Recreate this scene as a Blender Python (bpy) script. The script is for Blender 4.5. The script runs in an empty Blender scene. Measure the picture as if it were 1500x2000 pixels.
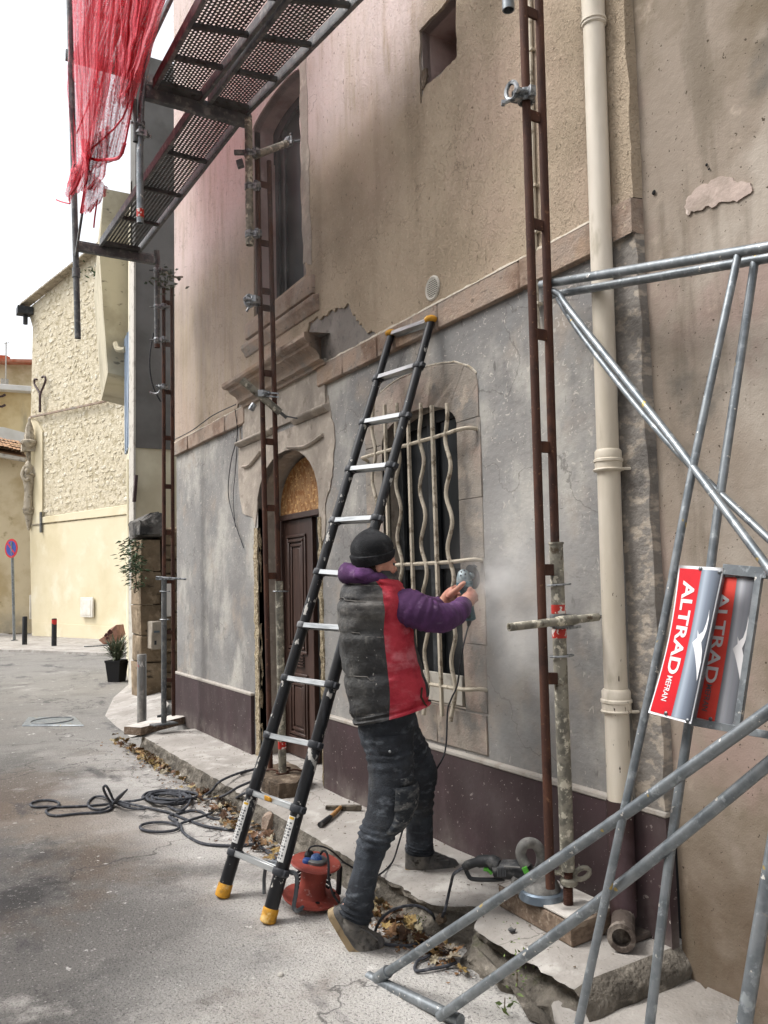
import bpy, bmesh, math, random
from mathutils import Vector, Matrix, noise
from mathutils.geometry import tessellate_polygon
rnd = random.Random(7)
R = math.radians
V = Vector
# ------------------------------------------------------------------ camera, sky, sun, exposure
scn = bpy.context.scene
COL = scn.collection
CAM = V((0, 0, 1.5)); FPX = 1600.0
yaw, pitch, roll = R(30.8), R(4.69), R(-1.394)
fw = V((math.sin(yaw)*math.cos(pitch), math.cos(yaw)*math.cos(pitch), math.sin(pitch)))
r0 = V((math.cos(yaw), -math.sin(yaw), 0)); u0 = r0.cross(fw)
rt = r0*math.cos(roll) + u0*math.sin(roll); up = -r0*math.sin(roll) + u0*math.cos(roll)
cd = bpy.data.cameras.new('camera'); cam = bpy.data.objects.new('camera', cd); COL.objects.link(cam)
cd.sensor_fit = 'VERTICAL'; cd.sensor_height = 32; cd.lens = 32*FPX/2000
cd.clip_start = .05; cd.clip_end = 600
mw = Matrix((rt, up, -fw)).transposed().to_4x4(); mw.translation = CAM; cam.matrix_world = mw
scn.camera = cam
world = bpy.data.worlds.new('World'); scn.world = world; world.use_nodes = True
nt = world.node_tree; bg = nt.nodes['Background']
sky = nt.nodes.new('ShaderNodeTexSky'); sky.sky_type = 'NISHITA'; sky.sun_disc = False
SUN_EL, SUN_AZ = R(55), R(-60)          # azimuth from +Y towards +X
sky.sun_elevation = SUN_EL; sky.sun_rotation = SUN_AZ; sky.dust_density = 4; sky.air_density = 1.0
hs = nt.nodes.new('ShaderNodeHueSaturation'); hs.inputs['Saturation'].default_value = .2
nt.links.new(sky.outputs[0], hs.inputs['Color']); nt.links.new(hs.outputs[0], bg.inputs[0])
bg.inputs[1].default_value = .15
sd = bpy.data.lights.new('sun', 'SUN'); sd.energy = 1.0; sd.angle = R(18); sd.color = (1, .98, .955)
sun = bpy.data.objects.new('sun', sd); COL.objects.link(sun)
sdir = V((math.sin(SUN_AZ)*math.cos(SUN_EL), math.cos(SUN_AZ)*math.cos(SUN_EL), math.sin(SUN_EL)))
sun.rotation_euler = sdir.to_track_quat('Z', 'Y').to_euler(); sun.location = sdir*40
scn.view_settings.view_transform = 'Standard'; scn.view_settings.look = 'None'
scn.view_settings.gamma = 1; scn.view_settings.use_curve_mapping = False
scn.view_settings.exposure = 1.1
scn.render.engine = 'CYCLES'; scn.cycles.max_bounces = 8; scn.cycles.transparent_max_bounces = 24
scn.cycles.volume_bounces = 1; scn.cycles.use_denoising = True

# ------------------------------------------------------------------ photo pixel (1500x2000) -> point on a known plane
def ray(px, py): return rt*((px-750)/FPX) - up*((py-1000)/FPX) + fw
def gp(px, py, z=0): r = ray(px, py); return CAM + r*((z-1.5)/r.z)
def wp(px, py, x): r = ray(px, py); return CAM + r*(x/r.x)
def yp(px, py, y): r = ray(px, py); return CAM + r*(y/r.y)
def dp(px, py, d): return CAM + ray(px, py)*d
def depth(p): return (V(p)-CAM).dot(fw)
def pix(p):
    q = V(p)-CAM; d = q.dot(fw); return (750+FPX*q.dot(rt)/d, 1000-FPX*q.dot(up)/d)
def on_line(a, b, py):                    # point of segment a-b whose picture row is py
    lo, hi = -.3, 1.3
    s = 1 if pix(a)[1] > pix(b)[1] else -1
    for _ in range(40):
        m = (lo+hi)/2
        if (pix(a.lerp(b, m))[1]-py)*s > 0: lo = m
        else: hi = m
    return a.lerp(b, lo)

# ------------------------------------------------------------------ mesh helpers
class MB:
    def __init__(s): s.v = []; s.f = []; s.m = []; s.uv = None
    def add(s, vs, fs, mi=0):
        o = len(s.v); s.v += [tuple(x) for x in vs]; s.f += [tuple(i+o for i in f) for f in fs]; s.m += [mi]*len(fs); return s
    def hexa(s, p, mi=0):                 # p: 4 bottom + 4 top
        return s.add(p, [(3,2,1,0),(4,5,6,7),(0,1,5,4),(1,2,6,5),(2,3,7,6),(3,0,4,7)], mi)
    def box(s, a, b, mi=0):
        x0,y0,z0 = a; x1,y1,z1 = b
        return s.hexa([(x0,y0,z0),(x1,y0,z0),(x1,y1,z0),(x0,y1,z0),(x0,y0,z1),(x1,y0,z1),(x1,y1,z1),(x0,y1,z1)], mi)
    def obox(s, c, ax, ay, az, mi=0):     # centre and half axes
        c, ax, ay, az = V(c), V(ax), V(ay), V(az)
        return s.hexa([c-ax-ay-az, c+ax-ay-az, c+ax+ay-az, c-ax+ay-az, c-ax-ay+az, c+ax-ay+az, c+ax+ay+az, c-ax+ay+az], mi)
    def bar(s, a, b, w, h, upv=(0,0,1), mi=0):
        a, b = V(a), V(b); t = (b-a); n = t.normalized(); sx = n.cross(V(upv)); sx.normalize(); sz = sx.cross(n)
        return s.obox((a+b)/2, t/2, sx*w/2, sz*h/2, mi)
    def tube(s, pts, r, n=8, caps=True, closed=False, mi=0, flat=None):
        pts = [V(p) for p in pts]; k = len(pts); rr = r if isinstance(r, (list, tuple)) else [r]*k
        vs = []; ref = None
        for i, p in enumerate(pts):
            if closed: t = pts[(i+1)%k]-pts[i-1]
            else: t = pts[min(i+1,k-1)]-pts[max(i-1,0)]
            t.normalize()
            if ref is None:
                ref = t.cross(V((0,0,1)) if abs(t.z) < .9 else V((1,0,0))); ref.normalize()
            else:
                ref = ref - t*ref.dot(t); ref.normalize()
            b = t.cross(ref)
            for j in range(n):
                a = 2*math.pi*j/n
                vs.append(p + ref*math.cos(a)*rr[i] + b*math.sin(a)*rr[i]*(flat or 1))
        fs = []
        for i in range(k if closed else k-1):
            i2 = (i+1)%k
            for j in range(n):
                j2 = (j+1)%n; fs.append((i*n+j, i*n+j2, i2*n+j2, i2*n+j))
        if caps and not closed:
            fs.append(tuple(range(n-1,-1,-1))); fs.append(tuple((k-1)*n+j for j in range(n)))
        return s.add(vs, fs, mi)
    def pipe(s, a, b, r, ri, n=12, mi=0):  # hollow tube
        a, b = V(a), V(b); t = (b-a).normalized(); x = t.cross(V((0,0,1)) if abs(t.z)<.9 else V((1,0,0))).normalized(); y = t.cross(x)
        vs = []
        for p in (a, b):
            for q in (r, ri):
                vs += [p + x*math.cos(2*math.pi*j/n)*q + y*math.sin(2*math.pi*j/n)*q for j in range(n)]
        fs = []
        for j in range(n):
            k = (j+1)%n
            fs += [(j,k,2*n+k,2*n+j), (n+k,n+j,3*n+j,3*n+k), (k,j,n+j,n+k), (2*n+j,2*n+k,3*n+k,3*n+j)]
        return s.add(vs, fs, mi)
    def lathe(s, o, prof, n=20, axis=(0,0,1), mi=0, caps=True):
        o = V(o); t = V(axis).normalized(); x = t.cross(V((0,1,0)) if abs(t.y)<.9 else V((1,0,0))).normalized(); y = t.cross(x)
        vs = [o + t*h + (x*math.cos(2*math.pi*j/n)+y*math.sin(2*math.pi*j/n))*r for r, h in prof for j in range(n)]
        fs = [(i*n+j, i*n+(j+1)%n, (i+1)*n+(j+1)%n, (i+1)*n+j) for i in range(len(prof)-1) for j in range(n)]
        if caps: fs += [tuple(range(n-1,-1,-1)), tuple((len(prof)-1)*n+j for j in range(n))]
        return s.add(vs, fs, mi)
    def prism(s, poly, vec, mi=0, back=True):
        poly = [V(p) for p in poly]; k = len(poly); vec = V(vec)
        tri = tessellate_polygon([poly])
        vs = poly + [p+vec for p in poly]
        fs = [tuple(t) for t in tri] + ([tuple(i+k for i in reversed(t)) for t in tri] if back else [])
        fs += [(i, i+k, (i+1)%k+k, (i+1)%k) for i in range(k)]
        return s.add(vs, fs, mi)
    def grid(s, fn, nu, nv, mi=0, closeu=False):
        vs = [fn(i/nu, j/nv) for j in range(nv+1) for i in range(nu+(0 if closeu else 1))]
        w = nu if closeu else nu+1
        fs = [(j*w+i, j*w+(i+1)%w, (j+1)*w+(i+1)%w, (j+1)*w+i) for j in range(nv) for i in range(nu)]
        return s.add(vs, fs, mi)
    def ball(s, c, rx, ry, rz, nu=14, nv=9, mi=0, amp=0, sc=10):
        c = V(c)
        def fn(u, v):
            a = 2*math.pi*u; b = math.pi*(v-.5)
            d = V((math.cos(a)*math.cos(b), math.sin(a)*math.cos(b), math.sin(b)))
            k = 1 + (amp*noise.noise(d*1.7+c*sc) if amp else 0)
            return c + V((d.x*rx, d.y*ry, d.z*rz))*k
        return s.grid(fn, nu, nv, mi, True)
    def build(s, name, mat, parent=None, bevel=0, angle=38, smooth=True, recalc=True, seg=1, jitter=0):
        me = bpy.data.meshes.new(name)
        org = V((0,0,0))
        if parent:
            q = parent
            while q: org += q.location; q = q.parent
        me.from_pydata([V(p)-org for p in s.v], [], s.f)
        mats = mat if isinstance(mat, (list, tuple)) else [mat]
        for m in mats: me.materials.append(m)
        if len(mats) > 1: me.polygons.foreach_set('material_index', s.m)
        if recalc or bevel:
            bm = bmesh.new(); bm.from_mesh(me)
            bmesh.ops.remove_doubles(bm, verts=bm.verts, dist=1e-5)
            if bevel: bmesh.ops.bevel(bm, geom=[e for e in bm.edges if len(e.link_faces)==2 and e.calc_face_angle(0) > .5], offset=bevel, segments=seg, profile=.6, affect='EDGES', clamp_overlap=True)
            if jitter:
                for v_ in bm.verts: v_.co += noise.noise_vector((v_.co+org)*23)*jitter
            if recalc: bmesh.ops.recalc_face_normals(bm, faces=bm.faces)
            bm.to_mesh(me); bm.free()
        if smooth:
            me.polygons.foreach_set('use_smooth', [True]*len(me.polygons)); me.set_sharp_from_angle(angle=R(angle))
        o = bpy.data.objects.new(name, me); COL.objects.link(o)
        if parent: o.parent = parent
        return o
def tag(o, label=None, cat=None, group=None, kind=None):
    if label: o['label'] = label
    if cat: o['category'] = cat
    if group: o['group'] = group
    if kind: o['kind'] = kind
    return o
def thing(name, label, cat, loc, group=None):
    o = bpy.data.objects.new(name, None); o.empty_display_size = .1; COL.objects.link(o); o.location = loc
    return tag(o, label, cat, group)
def copy_tree(o, parent=None):
    c = o.copy(); COL.objects.link(c)
    if parent: c.parent = parent
    for ch in [x for x in bpy.data.objects if x.parent == o]: copy_tree(ch, c)
    return c
def smooth_path(pts, k=6, closed=False):
    pts = [V(p) for p in pts]; n = len(pts); out = []
    for i in range(n if closed else n-1):
        g = (lambda j: pts[j % n]) if closed else (lambda j: pts[max(0, min(n-1, j))])
        p0, p1, p2, p3 = g(i-1), g(i), g(i+1), g(i+2)
        for q in range(k):
            t = q/k
            out.append(.5*((2*p1)+(p2-p0)*t+(2*p0-5*p1+4*p2-p3)*t*t+(3*p1-p0-3*p2+p3)*t**3))
    if not closed: out.append(pts[-1])
    return out
def jag(pts, amp, n, seed=0, closed=False):   # roughen a polyline of 2-D points
    out = []
    m = len(pts)
    for i in range(m if closed else m-1):
        a, b = V(pts[i]), V(pts[(i+1)%m])
        nr = V((-(b-a).y, (b-a).x)); nr = nr/nr.length if nr.length else nr
        for q in range(n):
            t = q/n; p = a.lerp(b, t)
            if q or i: p = p + nr*amp*(noise.noise(V((p.x*9+seed, p.y*9, 3)))*1.0+.7*noise.noise(V((p.x*31, p.y*31+seed, 5)))+.4*noise.noise(V((p.x*77, p.y*77+seed, 5))))
            out.append(p)
    if not closed: out.append(V(pts[-1]))
    return out

# ------------------------------------------------------------------ materials
def hx(s):
    s = s.lstrip('#'); c = [int(s[i:i+2], 16)/255 for i in (0,2,4)]
    return tuple(x/12.92 if x <= .04045 else ((x+.055)/1.055)**2.4 for x in c) + (1,)
class NT:
    def __init__(s, name):
        s.m = bpy.data.materials.new(name); s.m.use_nodes = True; s.t = s.m.node_tree; s.b = s.t.nodes['Principled BSDF']
        s.geo = s.n('ShaderNodeNewGeometry'); s.pos = s.geo.outputs['Position']
    def n(s, ty, **kw):
        x = s.t.nodes.new(ty)
        for k, v in kw.items(): setattr(x, k, v)
        return x
    def l(s, a, b): s.t.links.new(a, b)
    def val(s, node, i, v):
        if hasattr(v, 'is_output'): s.l(v, node.inputs[i])
        else: node.inputs[i].default_value = v
    def math(s, op, a, b=0.0, c=0.0, clamp=False):
        x = s.n('ShaderNodeMath', operation=op); x.use_clamp = clamp
        s.val(x,0,a); s.val(x,1,b); s.val(x,2,c); return x.outputs[0]
    def mapv(s, scale, seed=0):
        x = s.n('ShaderNodeMapping'); s.l(s.pos, x.inputs[0])
        x.inputs['Scale'].default_value = scale if isinstance(scale, (tuple, list)) else (scale,)*3
        x.inputs['Location'].default_value = (seed*3.17, seed*1.31, seed*7.7); return x.outputs[0]
    def noise(s, scale, detail=5, seed=0, rough=.55, dist=0):
        x = s.n('ShaderNodeTexNoise'); s.l(s.mapv(scale, seed), x.inputs['Vector'])
        x.inputs['Scale'].default_value = 1; x.inputs['Detail'].default_value = detail
        x.inputs['Roughness'].default_value = rough; x.inputs['Distortion'].default_value = dist; return x.outputs[0]
    def vor(s, scale, seed=0, feature='F1'):
        x = s.n('ShaderNodeTexVoronoi', feature=feature); s.l(s.mapv(scale, seed), x.inputs['Vector']); x.inputs['Scale'].default_value = 1
        return x.outputs['Distance']
    def crack(s, scale, warp, seed=0):
        nz = s.n('ShaderNodeTexNoise'); s.l(s.mapv(3, seed), nz.inputs['Vector']); nz.inputs['Scale'].default_value = 1; nz.inputs['Detail'].default_value = 6
        sc = s.n('ShaderNodeVectorMath', operation='MULTIPLY_ADD'); s.l(nz.outputs['Color'], sc.inputs[0]); sc.inputs[1].default_value = (warp,)*3; s.l(s.mapv(scale, seed), sc.inputs[2])
        x = s.n('ShaderNodeTexVoronoi', feature='DISTANCE_TO_EDGE'); s.l(sc.outputs[0], x.inputs['Vector']); x.inputs['Scale'].default_value = 1; return x.outputs['Distance']
    def ramp(s, v, lo, hi):
        x = s.n('ShaderNodeMapRange', interpolation_type='SMOOTHSTEP'); s.l(v, x.inputs[0])
        x.inputs[1].default_value = lo; x.inputs[2].default_value = hi; return x.outputs[0]
    def dot(s, vec):
        x = s.n('ShaderNodeVectorMath', operation='DOT_PRODUCT'); s.l(s.pos, x.inputs[0]); x.inputs[1].default_value = vec; return x.outputs['Value']
    def mix(s, f, a, b):
        x = s.n('ShaderNodeMix', data_type='RGBA'); s.val(x, 0, f); s.val(x, 6, a); s.val(x, 7, b); return x.outputs[2]
def M(name, base, layers=(), rough=.85, bump=(), metal=0, spec=.3, bdist=.01, coord=None, alpha=None):
    """layers: dicts c colour, s scale, lo, hi, d detail, seed, k kind, amt, mask [(vec,a,b[,wobble])]"""
    t = NT(name)
    if coord == 'object':
        tc = t.n('ShaderNodeTexCoord'); t.pos = tc.outputs['Object']
    col = t.n('ShaderNodeRGB'); col.outputs[0].default_value = hx(base) if isinstance(base, str) else base
    col = col.outputs[0]
    for i, L in enumerate(layers):
        f = None
        if 's' in L:
            v = t.crack(L['s'], L.get('warp', .5), L.get('seed', i+1)) if L.get('k') == 'crack' else t.vor(L['s'], L.get('seed', i+1)) if L.get('k') == 'vor' else t.noise(L['s'], L.get('d', 5), L.get('seed', i+1), L.get('r', .6), L.get('dist', 0))
            f = t.ramp(v, L.get('lo', .4), L.get('hi', .6))
        for mk in L.get('mask', ()):
            dv = t.dot(mk[0])
            if len(mk) > 3:
                nz = t.noise(mk[4] if len(mk) > 4 else 3, 5, i+20)
                dv = t.math('ADD', dv, t.math('MULTIPLY', t.math('SUBTRACT', nz, .5), mk[3]))
            g = t.ramp(dv, mk[1], mk[2]); f = g if f is None else t.math('MULTIPLY', f, g)
        if L.get('amt', 1) != 1: f = t.math('MULTIPLY', f, L['amt'])
        col = t.mix(f, col, hx(L['c']))
    t.l(col, t.b.inputs['Base Color'])
    t.b.inputs['Roughness'].default_value = rough; t.b.inputs['Metallic'].default_value = metal
    t.b.inputs['Specular IOR Level'].default_value = spec
    if bump:
        h = None
        for i, B in enumerate(bump):           # (scale, weight, detail[, kind])
            v = t.vor(B[0], i+40) if len(B) > 3 and B[3] == 'vor' else t.noise(B[0], B[2] if len(B) > 2 else 4, i+50)
            if len(B) > 3 and B[3] == 'sharp': v = t.ramp(v, .5, .66)
            v = t.math('MULTIPLY', v, B[1]); h = v if h is None else t.math('ADD', h, v)
        bp = t.n('ShaderNodeBump'); bp.inputs['Strength'].default_value = 1; bp.inputs['Distance'].default_value = bdist
        t.l(h, bp.inputs['Height']); t.l(bp.outputs[0], t.b.inputs['Normal'])
    return t.m
Z = (0,0,1); Y_ = (0,1,0)
MT = {}
# roughcast: warm grey-brown, scraped pale pink lime at the top left, dark rain streaks
MT['roughcast'] = M('roughcast', '#ab9b86', [
    dict(c='#958672', s=1.6, lo=.38, hi=.68, d=6), dict(c='#b29c8c', s=(1,1.1,.9), lo=.45, hi=.7, seed=4, amt=.8),
    dict(c='#7a6c59', s=(1,3.2,.35), lo=.5, hi=.72, seed=9, amt=.45),
    dict(c='#a99a8e', mask=[(Y_, 5.6, 6.8, .8, 1.2)], s=(3,14,1.1), lo=.35, hi=.65, seed=13, amt=.7),
    dict(c='#8f8176', mask=[(Y_, 5.6, 6.6, .8, 1.2)], s=(3,9,1.6), lo=.5, hi=.75, seed=43, amt=.7),
    dict(c='#d0c0bd', mask=[(Z, 4.1, 4.75, .7, 1.6), (Y_, 3.25, 3.8, .4, 3)], s=(3,12,2), lo=.15, hi=.6, seed=12, amt=.75),
    dict(c='#6a5d4d', k='crack', s=.5, warp=.7, seed=18, lo=.005, hi=.0, amt=.5),
    dict(c='#554937', s=(30,34,26), lo=.64, hi=.71, d=3, seed=3, amt=.65), dict(c='#bcaa95', s=(40,44,36), lo=.60, hi=.70, d=3, seed=6, amt=.55)],
    rough=.95, bump=[((74,84,64),.30,3,'sharp'), (110,.5,4), (24,.30,5), (6,.5,4), (150,.2,2)], bdist=.009)
MT['upper_old'] = M('old_cement', '#807a74', [dict(c='#98918a', s=5, lo=.4, hi=.7), dict(c='#6f6a66', s=17, lo=.5, hi=.7)], rough=.95, bump=[(12,1,5),(60,.4,3)], bdist=.006)
MT['grey_render'] = M('grey_cement_render', '#8c8a87', [
    dict(c='#7b7977', s=1.3, lo=.38, hi=.62, d=7), dict(c='#a9a69f', s=(2,2.6,1.8), lo=.47, hi=.68, seed=5, d=7),
    dict(c='#9e9285', s=2.2, lo=.52, hi=.72, seed=8, amt=.7, d=6), dict(c='#838483', s=5, lo=.5, hi=.7, seed=51, amt=.6),
    dict(c='#bdb7ae', s=(20,24,34), lo=.625, hi=.665, d=3, dist=1.6, seed=17, amt=.8, mask=[(Z, 1.1, 2.2, 1.0, 1.5)]),
    dict(c='#b3ada4', s=(16,30,18), lo=.66, hi=.70, d=3, dist=1.2, seed=23, amt=.7),
    dict(c='#57534f', k='crack', s=.7, warp=.6, seed=8, lo=.006, hi=.0, amt=.55),
    dict(c='#4f4c49', s=(9,14,5), lo=.68, hi=.75, d=4, seed=31, amt=.6), dict(c='#5a5754', s=(20,26,36), lo=.66, hi=.70, d=3, dist=1.5, seed=37, amt=.6)],
    rough=.9, bump=[((20,24,34),.6,3), (5,.5,5), (40,.3,4)], bdist=.006)
MT['scar_render'] = M('chipped_grey_render', '#7f7a74', [dict(c='#a59b8e', s=(10,14,22), lo=.5, hi=.62, d=4), dict(c='#65615d', s=5, lo=.5, hi=.68, d=6)], rough=.95,
    bump=[((10,14,22),.9,4), (5,.6,5), (50,.5,3)], bdist=.010)
MT['stone'] = M('limestone', '#96877a', [dict(c='#83807b', s=2.6, lo=.45, hi=.62, seed=55, d=6, amt=.75), dict(c='#a08c7c', s=6, lo=.4, hi=.65), dict(c='#7b6556', s=3.1, lo=.5, hi=.7, seed=6), dict(c='#5f554b', s=(24,18,50), lo=.6, hi=.7, seed=8, amt=.7), dict(c='#b8a994', s=30, lo=.6, hi=.7, seed=2, amt=.6), dict(c='#a08468', s=2.2, lo=.55, hi=.7, seed=15, amt=.5)],
    rough=.95, bump=[(30,.8,4), (9,1,5), (110,.4,2)], bdist=.009)
MT['stone_pale'] = M('pale_plastered_stone', '#a79d91', [dict(c='#938a80', s=4, lo=.4, hi=.65), dict(c='#b9aea1', s=9, lo=.5, hi=.7, seed=3), dict(c='#776c61', s=14, lo=.6, hi=.72, seed=8, amt=.6)], rough=.92, bump=[(18,.7,4), (70,.4,3)], bdist=.006)
MT['stone_worn'] = M('worn_greyish_stone', '#8f877d', [dict(c='#9f8f84', s=2.1, lo=.45, hi=.62, d=6), dict(c='#7d7974', s=4.2, lo=.48, hi=.64, seed=6, d=6), dict(c='#a69a8c', s=8, lo=.55, hi=.68, seed=9, d=6), dict(c='#5f5952', s=(24,18,40), lo=.62, hi=.72, seed=8, amt=.7)], rough=.95, bump=[(26,.8,5), (8,.9,5), (110,.4,2)], bdist=.008)
MT['mortar_edge'] = M('lime_mortar', '#bdb4a5', [dict(c='#a39783', s=30, lo=.5, hi=.65)], rough=.95, bump=[(80,1,3)], bdist=.005)
MT['sandy'] = M('crumbled_sandy_mortar', '#b3a58a', [dict(c='#8c7e66', s=40, lo=.45, hi=.6), dict(c='#c9bda4', s=25, lo=.55, hi=.65, seed=4)], rough=1, bump=[(60,1.5,4), (20,1,3)], bdist=.02)
MT['plinth'] = M('maroon_plinth_paint', '#3a2d2e', [dict(c='#5c5352', s=1.4, lo=.48, hi=.75, seed=21, d=7, amt=.6), dict(c='#8d867f', mask=[(Z,.32,.16,.14,6)], s=5, lo=.3, hi=.7, seed=25, d=6, amt=.55), dict(c='#9b938c', s=(22,26,30), lo=.66, hi=.70, d=4, seed=27, amt=.7), dict(c='#463639', s=2.3, lo=.4, hi=.7), dict(c='#6a5f5e', s=(4,5,2), lo=.5, hi=.85, seed=6, amt=.5), dict(c='#a39b94', s=70, lo=.70, hi=.74, d=2, seed=11)], rough=.6, bump=[(5,.7,4), (50,.2,3)], bdist=.005)
MT['ledge'] = M('dusty_ledge', '#a7a199', [dict(c='#9a9288', s=12, lo=.5, hi=.7)], rough=.95, bump=[(40,1,3)], bdist=.004)
MT['brown_wall'] = M('brown_smooth_render', '#8e8275', [
    dict(c='#6d6150', s=.9, lo=.42, hi=.6, d=5), dict(c='#a59b8f', s=1.3, lo=.5, hi=.66, seed=4, d=4), dict(c='#97837a', s=1.7, lo=.52, hi=.68, seed=9, d=4, amt=.8),
    dict(c='#56544f', s=1.3, lo=.57, hi=.70, seed=14, d=6, amt=.85),
    dict(c='#574839', mask=[(Z, .8, .25, .5, 3)], s=2.4, lo=.2, hi=.55, seed=16, amt=.85),
    dict(c='#665c4e', s=(2,5,.8), lo=.52, hi=.68, seed=33, amt=.6),
    dict(c='#b9aa9a', s=4, lo=.60, hi=.72, seed=21, amt=.5), dict(c='#463c30', s=60, lo=.68, hi=.73, d=2, seed=25)],
    rough=.9, bump=[(4,.8,5), (35,.3,4), (150,.15,2)], bdist=.008)
MT['pink_patch'] = M('pink_plaster_patch', '#b3a298', [dict(c='#9d8f84', s=7, lo=.42, hi=.6, d=7), dict(c='#c6b8ae', s=20, lo=.6, hi=.7)], rough=.95, bump=[(25,1,4)], bdist=.006)
MT['pink_reveal'] = M('pink_reveal_plaster', '#b19d97', [dict(c='#8d7670', s=3, lo=.4, hi=.7), dict(c='#b9a49d', s=7, lo=.55, hi=.75, seed=4)], rough=.95, bump=[(14,.8,4)], bdist=.006)
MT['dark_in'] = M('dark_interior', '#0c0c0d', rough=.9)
MT['glass'] = M('dusty_window_glass', '#0b0c0e', [dict(c='#1f2123', s=2, lo=.45, hi=.8)], rough=.3, spec=.12)
MT['frame_grey'] = M('dull_blue_grey_paint', '#5b646b', [dict(c='#727a7e', s=9, lo=.5, hi=.7)], rough=.7)
MT['frame_dark'] = M('dark_frame_paint', '#2e3032', [dict(c='#47494a', s=9, lo=.5, hi=.7)], rough=.6)
MT['white_paint'] = M('dirty_white_paint', '#b9b4aa', [dict(c='#928c82', s=9, lo=.5, hi=.7)], rough=.7)
MT['iron_cream'] = M('cream_painted_iron', '#b9af9d', [dict(c='#7d7262', s=18, lo=.5, hi=.65), dict(c='#c0b7a6', s=40, lo=.55, hi=.65, seed=5)], rough=.7, bump=[(60,.5,3)], bdist=.003)
MT['osb'] = M('osb_board', '#9c774f', [dict(c='#8a5c33', s=(8,30,22), lo=.45, hi=.6, d=2), dict(c='#c39a66', s=(8,22,40), lo=.55, hi=.65, seed=7, d=2), dict(c='#6e4827', s=(8,40,24), lo=.62, hi=.68, seed=11, d=2)], rough=.75)
MT['door_brown'] = M('dark_brown_door_paint', '#3d2c26', [dict(c='#4c3932', s=(4,9,2), lo=.45, hi=.65), dict(c='#6b5d54', s=25, lo=.62, hi=.75, amt=.5)], rough=.5, bump=[((30,30,3),.5,3)], bdist=.003)
MT['pipe_cream'] = M('cream_drainpipe_paint', '#dbd2c3', [dict(c='#c8beac', s=(6,6,1.2), lo=.4, hi=.7), dict(c='#aaa18c', s=(9,9,3), lo=.6, hi=.75, seed=4, amt=.7), dict(c='#3b2a22', s=(70,70,22), lo=.70, hi=.73, d=2, seed=9, mask=[(Z, 1.75, 1.3)])], rough=.55, bump=[(8,.4,3)], bdist=.003)
MT['pipe_brown'] = M('brown_drainpipe_paint', '#40302f', [dict(c='#57464a', s=6, lo=.45, hi=.7), dict(c='#a59d95', s=50, lo=.68, hi=.73, d=2)], rough=.6)
MT['clay'] = M('sooty_clay', '#4d443e', [dict(c='#8a8177', s=14, lo=.5, hi=.68)], rough=.95, bump=[(30,1,4)], bdist=.008)
MT['rust'] = M('rusty_steel', '#432c24', [dict(c='#55372a', s=(20,20,4), lo=.42, hi=.65), dict(c='#33221d', s=9, lo=.5, hi=.7, seed=3), dict(c='#7c5a45', s=50, lo=.62, hi=.7, seed=5, amt=.7)], rough=.8, bump=[(80,.6,3)], bdist=.002)
MT['galv'] = M('galvanised_steel', '#868b8e', [dict(c='#6d7377', s=14, lo=.4, hi=.65), dict(c='#a0a6a9', s=30, lo=.55, hi=.7, seed=4), dict(c='#d8d4cc', s=36, lo=.67, hi=.70, d=3, seed=9), dict(c='#b19a5d', s=19, lo=.70, hi=.73, d=2, seed=12)], rough=.42, metal=.55, bump=[(60,.3,3)], bdist=.002)
MT['galv_dark'] = M('dull_dusty_galvanised_steel', '#6a6c6c', [dict(c='#54575a', s=9, lo=.4, hi=.65), dict(c='#888784', s=24, lo=.5, hi=.7, seed=4)], rough=.6, metal=.3, bump=[(60,.3,3)], bdist=.002)
MT['deck'] = M('dull_deck_steel', '#4b4b4b', [dict(c='#5d5d5c', s=6, lo=.4, hi=.65), dict(c='#3d3734', s=20, lo=.5, hi=.7, seed=4)], rough=.7, metal=.2)
MT['jack'] = M('cement_splashed_tube', '#8f8b7e', [dict(c='#6e6b62', s=20, lo=.45, hi=.6), dict(c='#c9c3b2', s=28, lo=.55, hi=.62, seed=6), dict(c='#55493a', s=13, lo=.62, hi=.7, seed=8)], rough=.75, metal=.15, bump=[(50,1,3)], bdist=.003)
MT['red_band'] = M('red_tube_sticker', '#b8352c', [dict(c='#e0d6cf', s=45, lo=.58, hi=.6, d=1)], rough=.5)
MT['zinc'] = M('zinc_castings', '#9a9d9f', [dict(c='#5b5f62', s=40, lo=.45, hi=.6)], rough=.45, metal=.6)
MT['timber'] = M('dusty_timber', '#7d6c5d', [dict(c='#66574a', s=(30,30,50), lo=.4, hi=.6), dict(c='#938474', s=(9,40,40), lo=.5, hi=.65, seed=4)], rough=.9, bump=[((8,50,60),1,3)], bdist=.004)
MT['dust'] = M('settled_dust', '#c4bfb8', [dict(c='#aba59d', s=9, lo=.45, hi=.7), dict(c='#8f8981', s=40, lo=.64, hi=.72, seed=4)], rough=1, bump=[(50,1,4)], bdist=.004)
MT['black_rubber'] = M('black_rubber_cable', '#26272b', [dict(c='#4a4a4e', s=40, lo=.5, hi=.7, amt=.6)], rough=.6)
MT['grey_cable'] = M('dusty_grey_cable', '#3a3c42', [dict(c='#63656a', s=30, lo=.5, hi=.7)], rough=.7)
MT['lad_black'] = M('black_ladder_tube', '#17181b', [dict(c='#303236', s=(20,20,6), lo=.5, hi=.7), dict(c='#b9b6b0', s=(22,22,14), lo=.62, hi=.65, d=5, seed=6)], rough=.42, spec=.45)
MT['lad_collar'] = M('grey_black_collar_plastic', '#35373b', [dict(c='#77787a', s=20, lo=.5, hi=.7)], rough=.5)
MT['alu'] = M('brushed_aluminium', '#b9bbbb', [dict(c='#8f9293', s=(12,3,40), lo=.45, hi=.65)], rough=.35, metal=.75)
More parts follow.
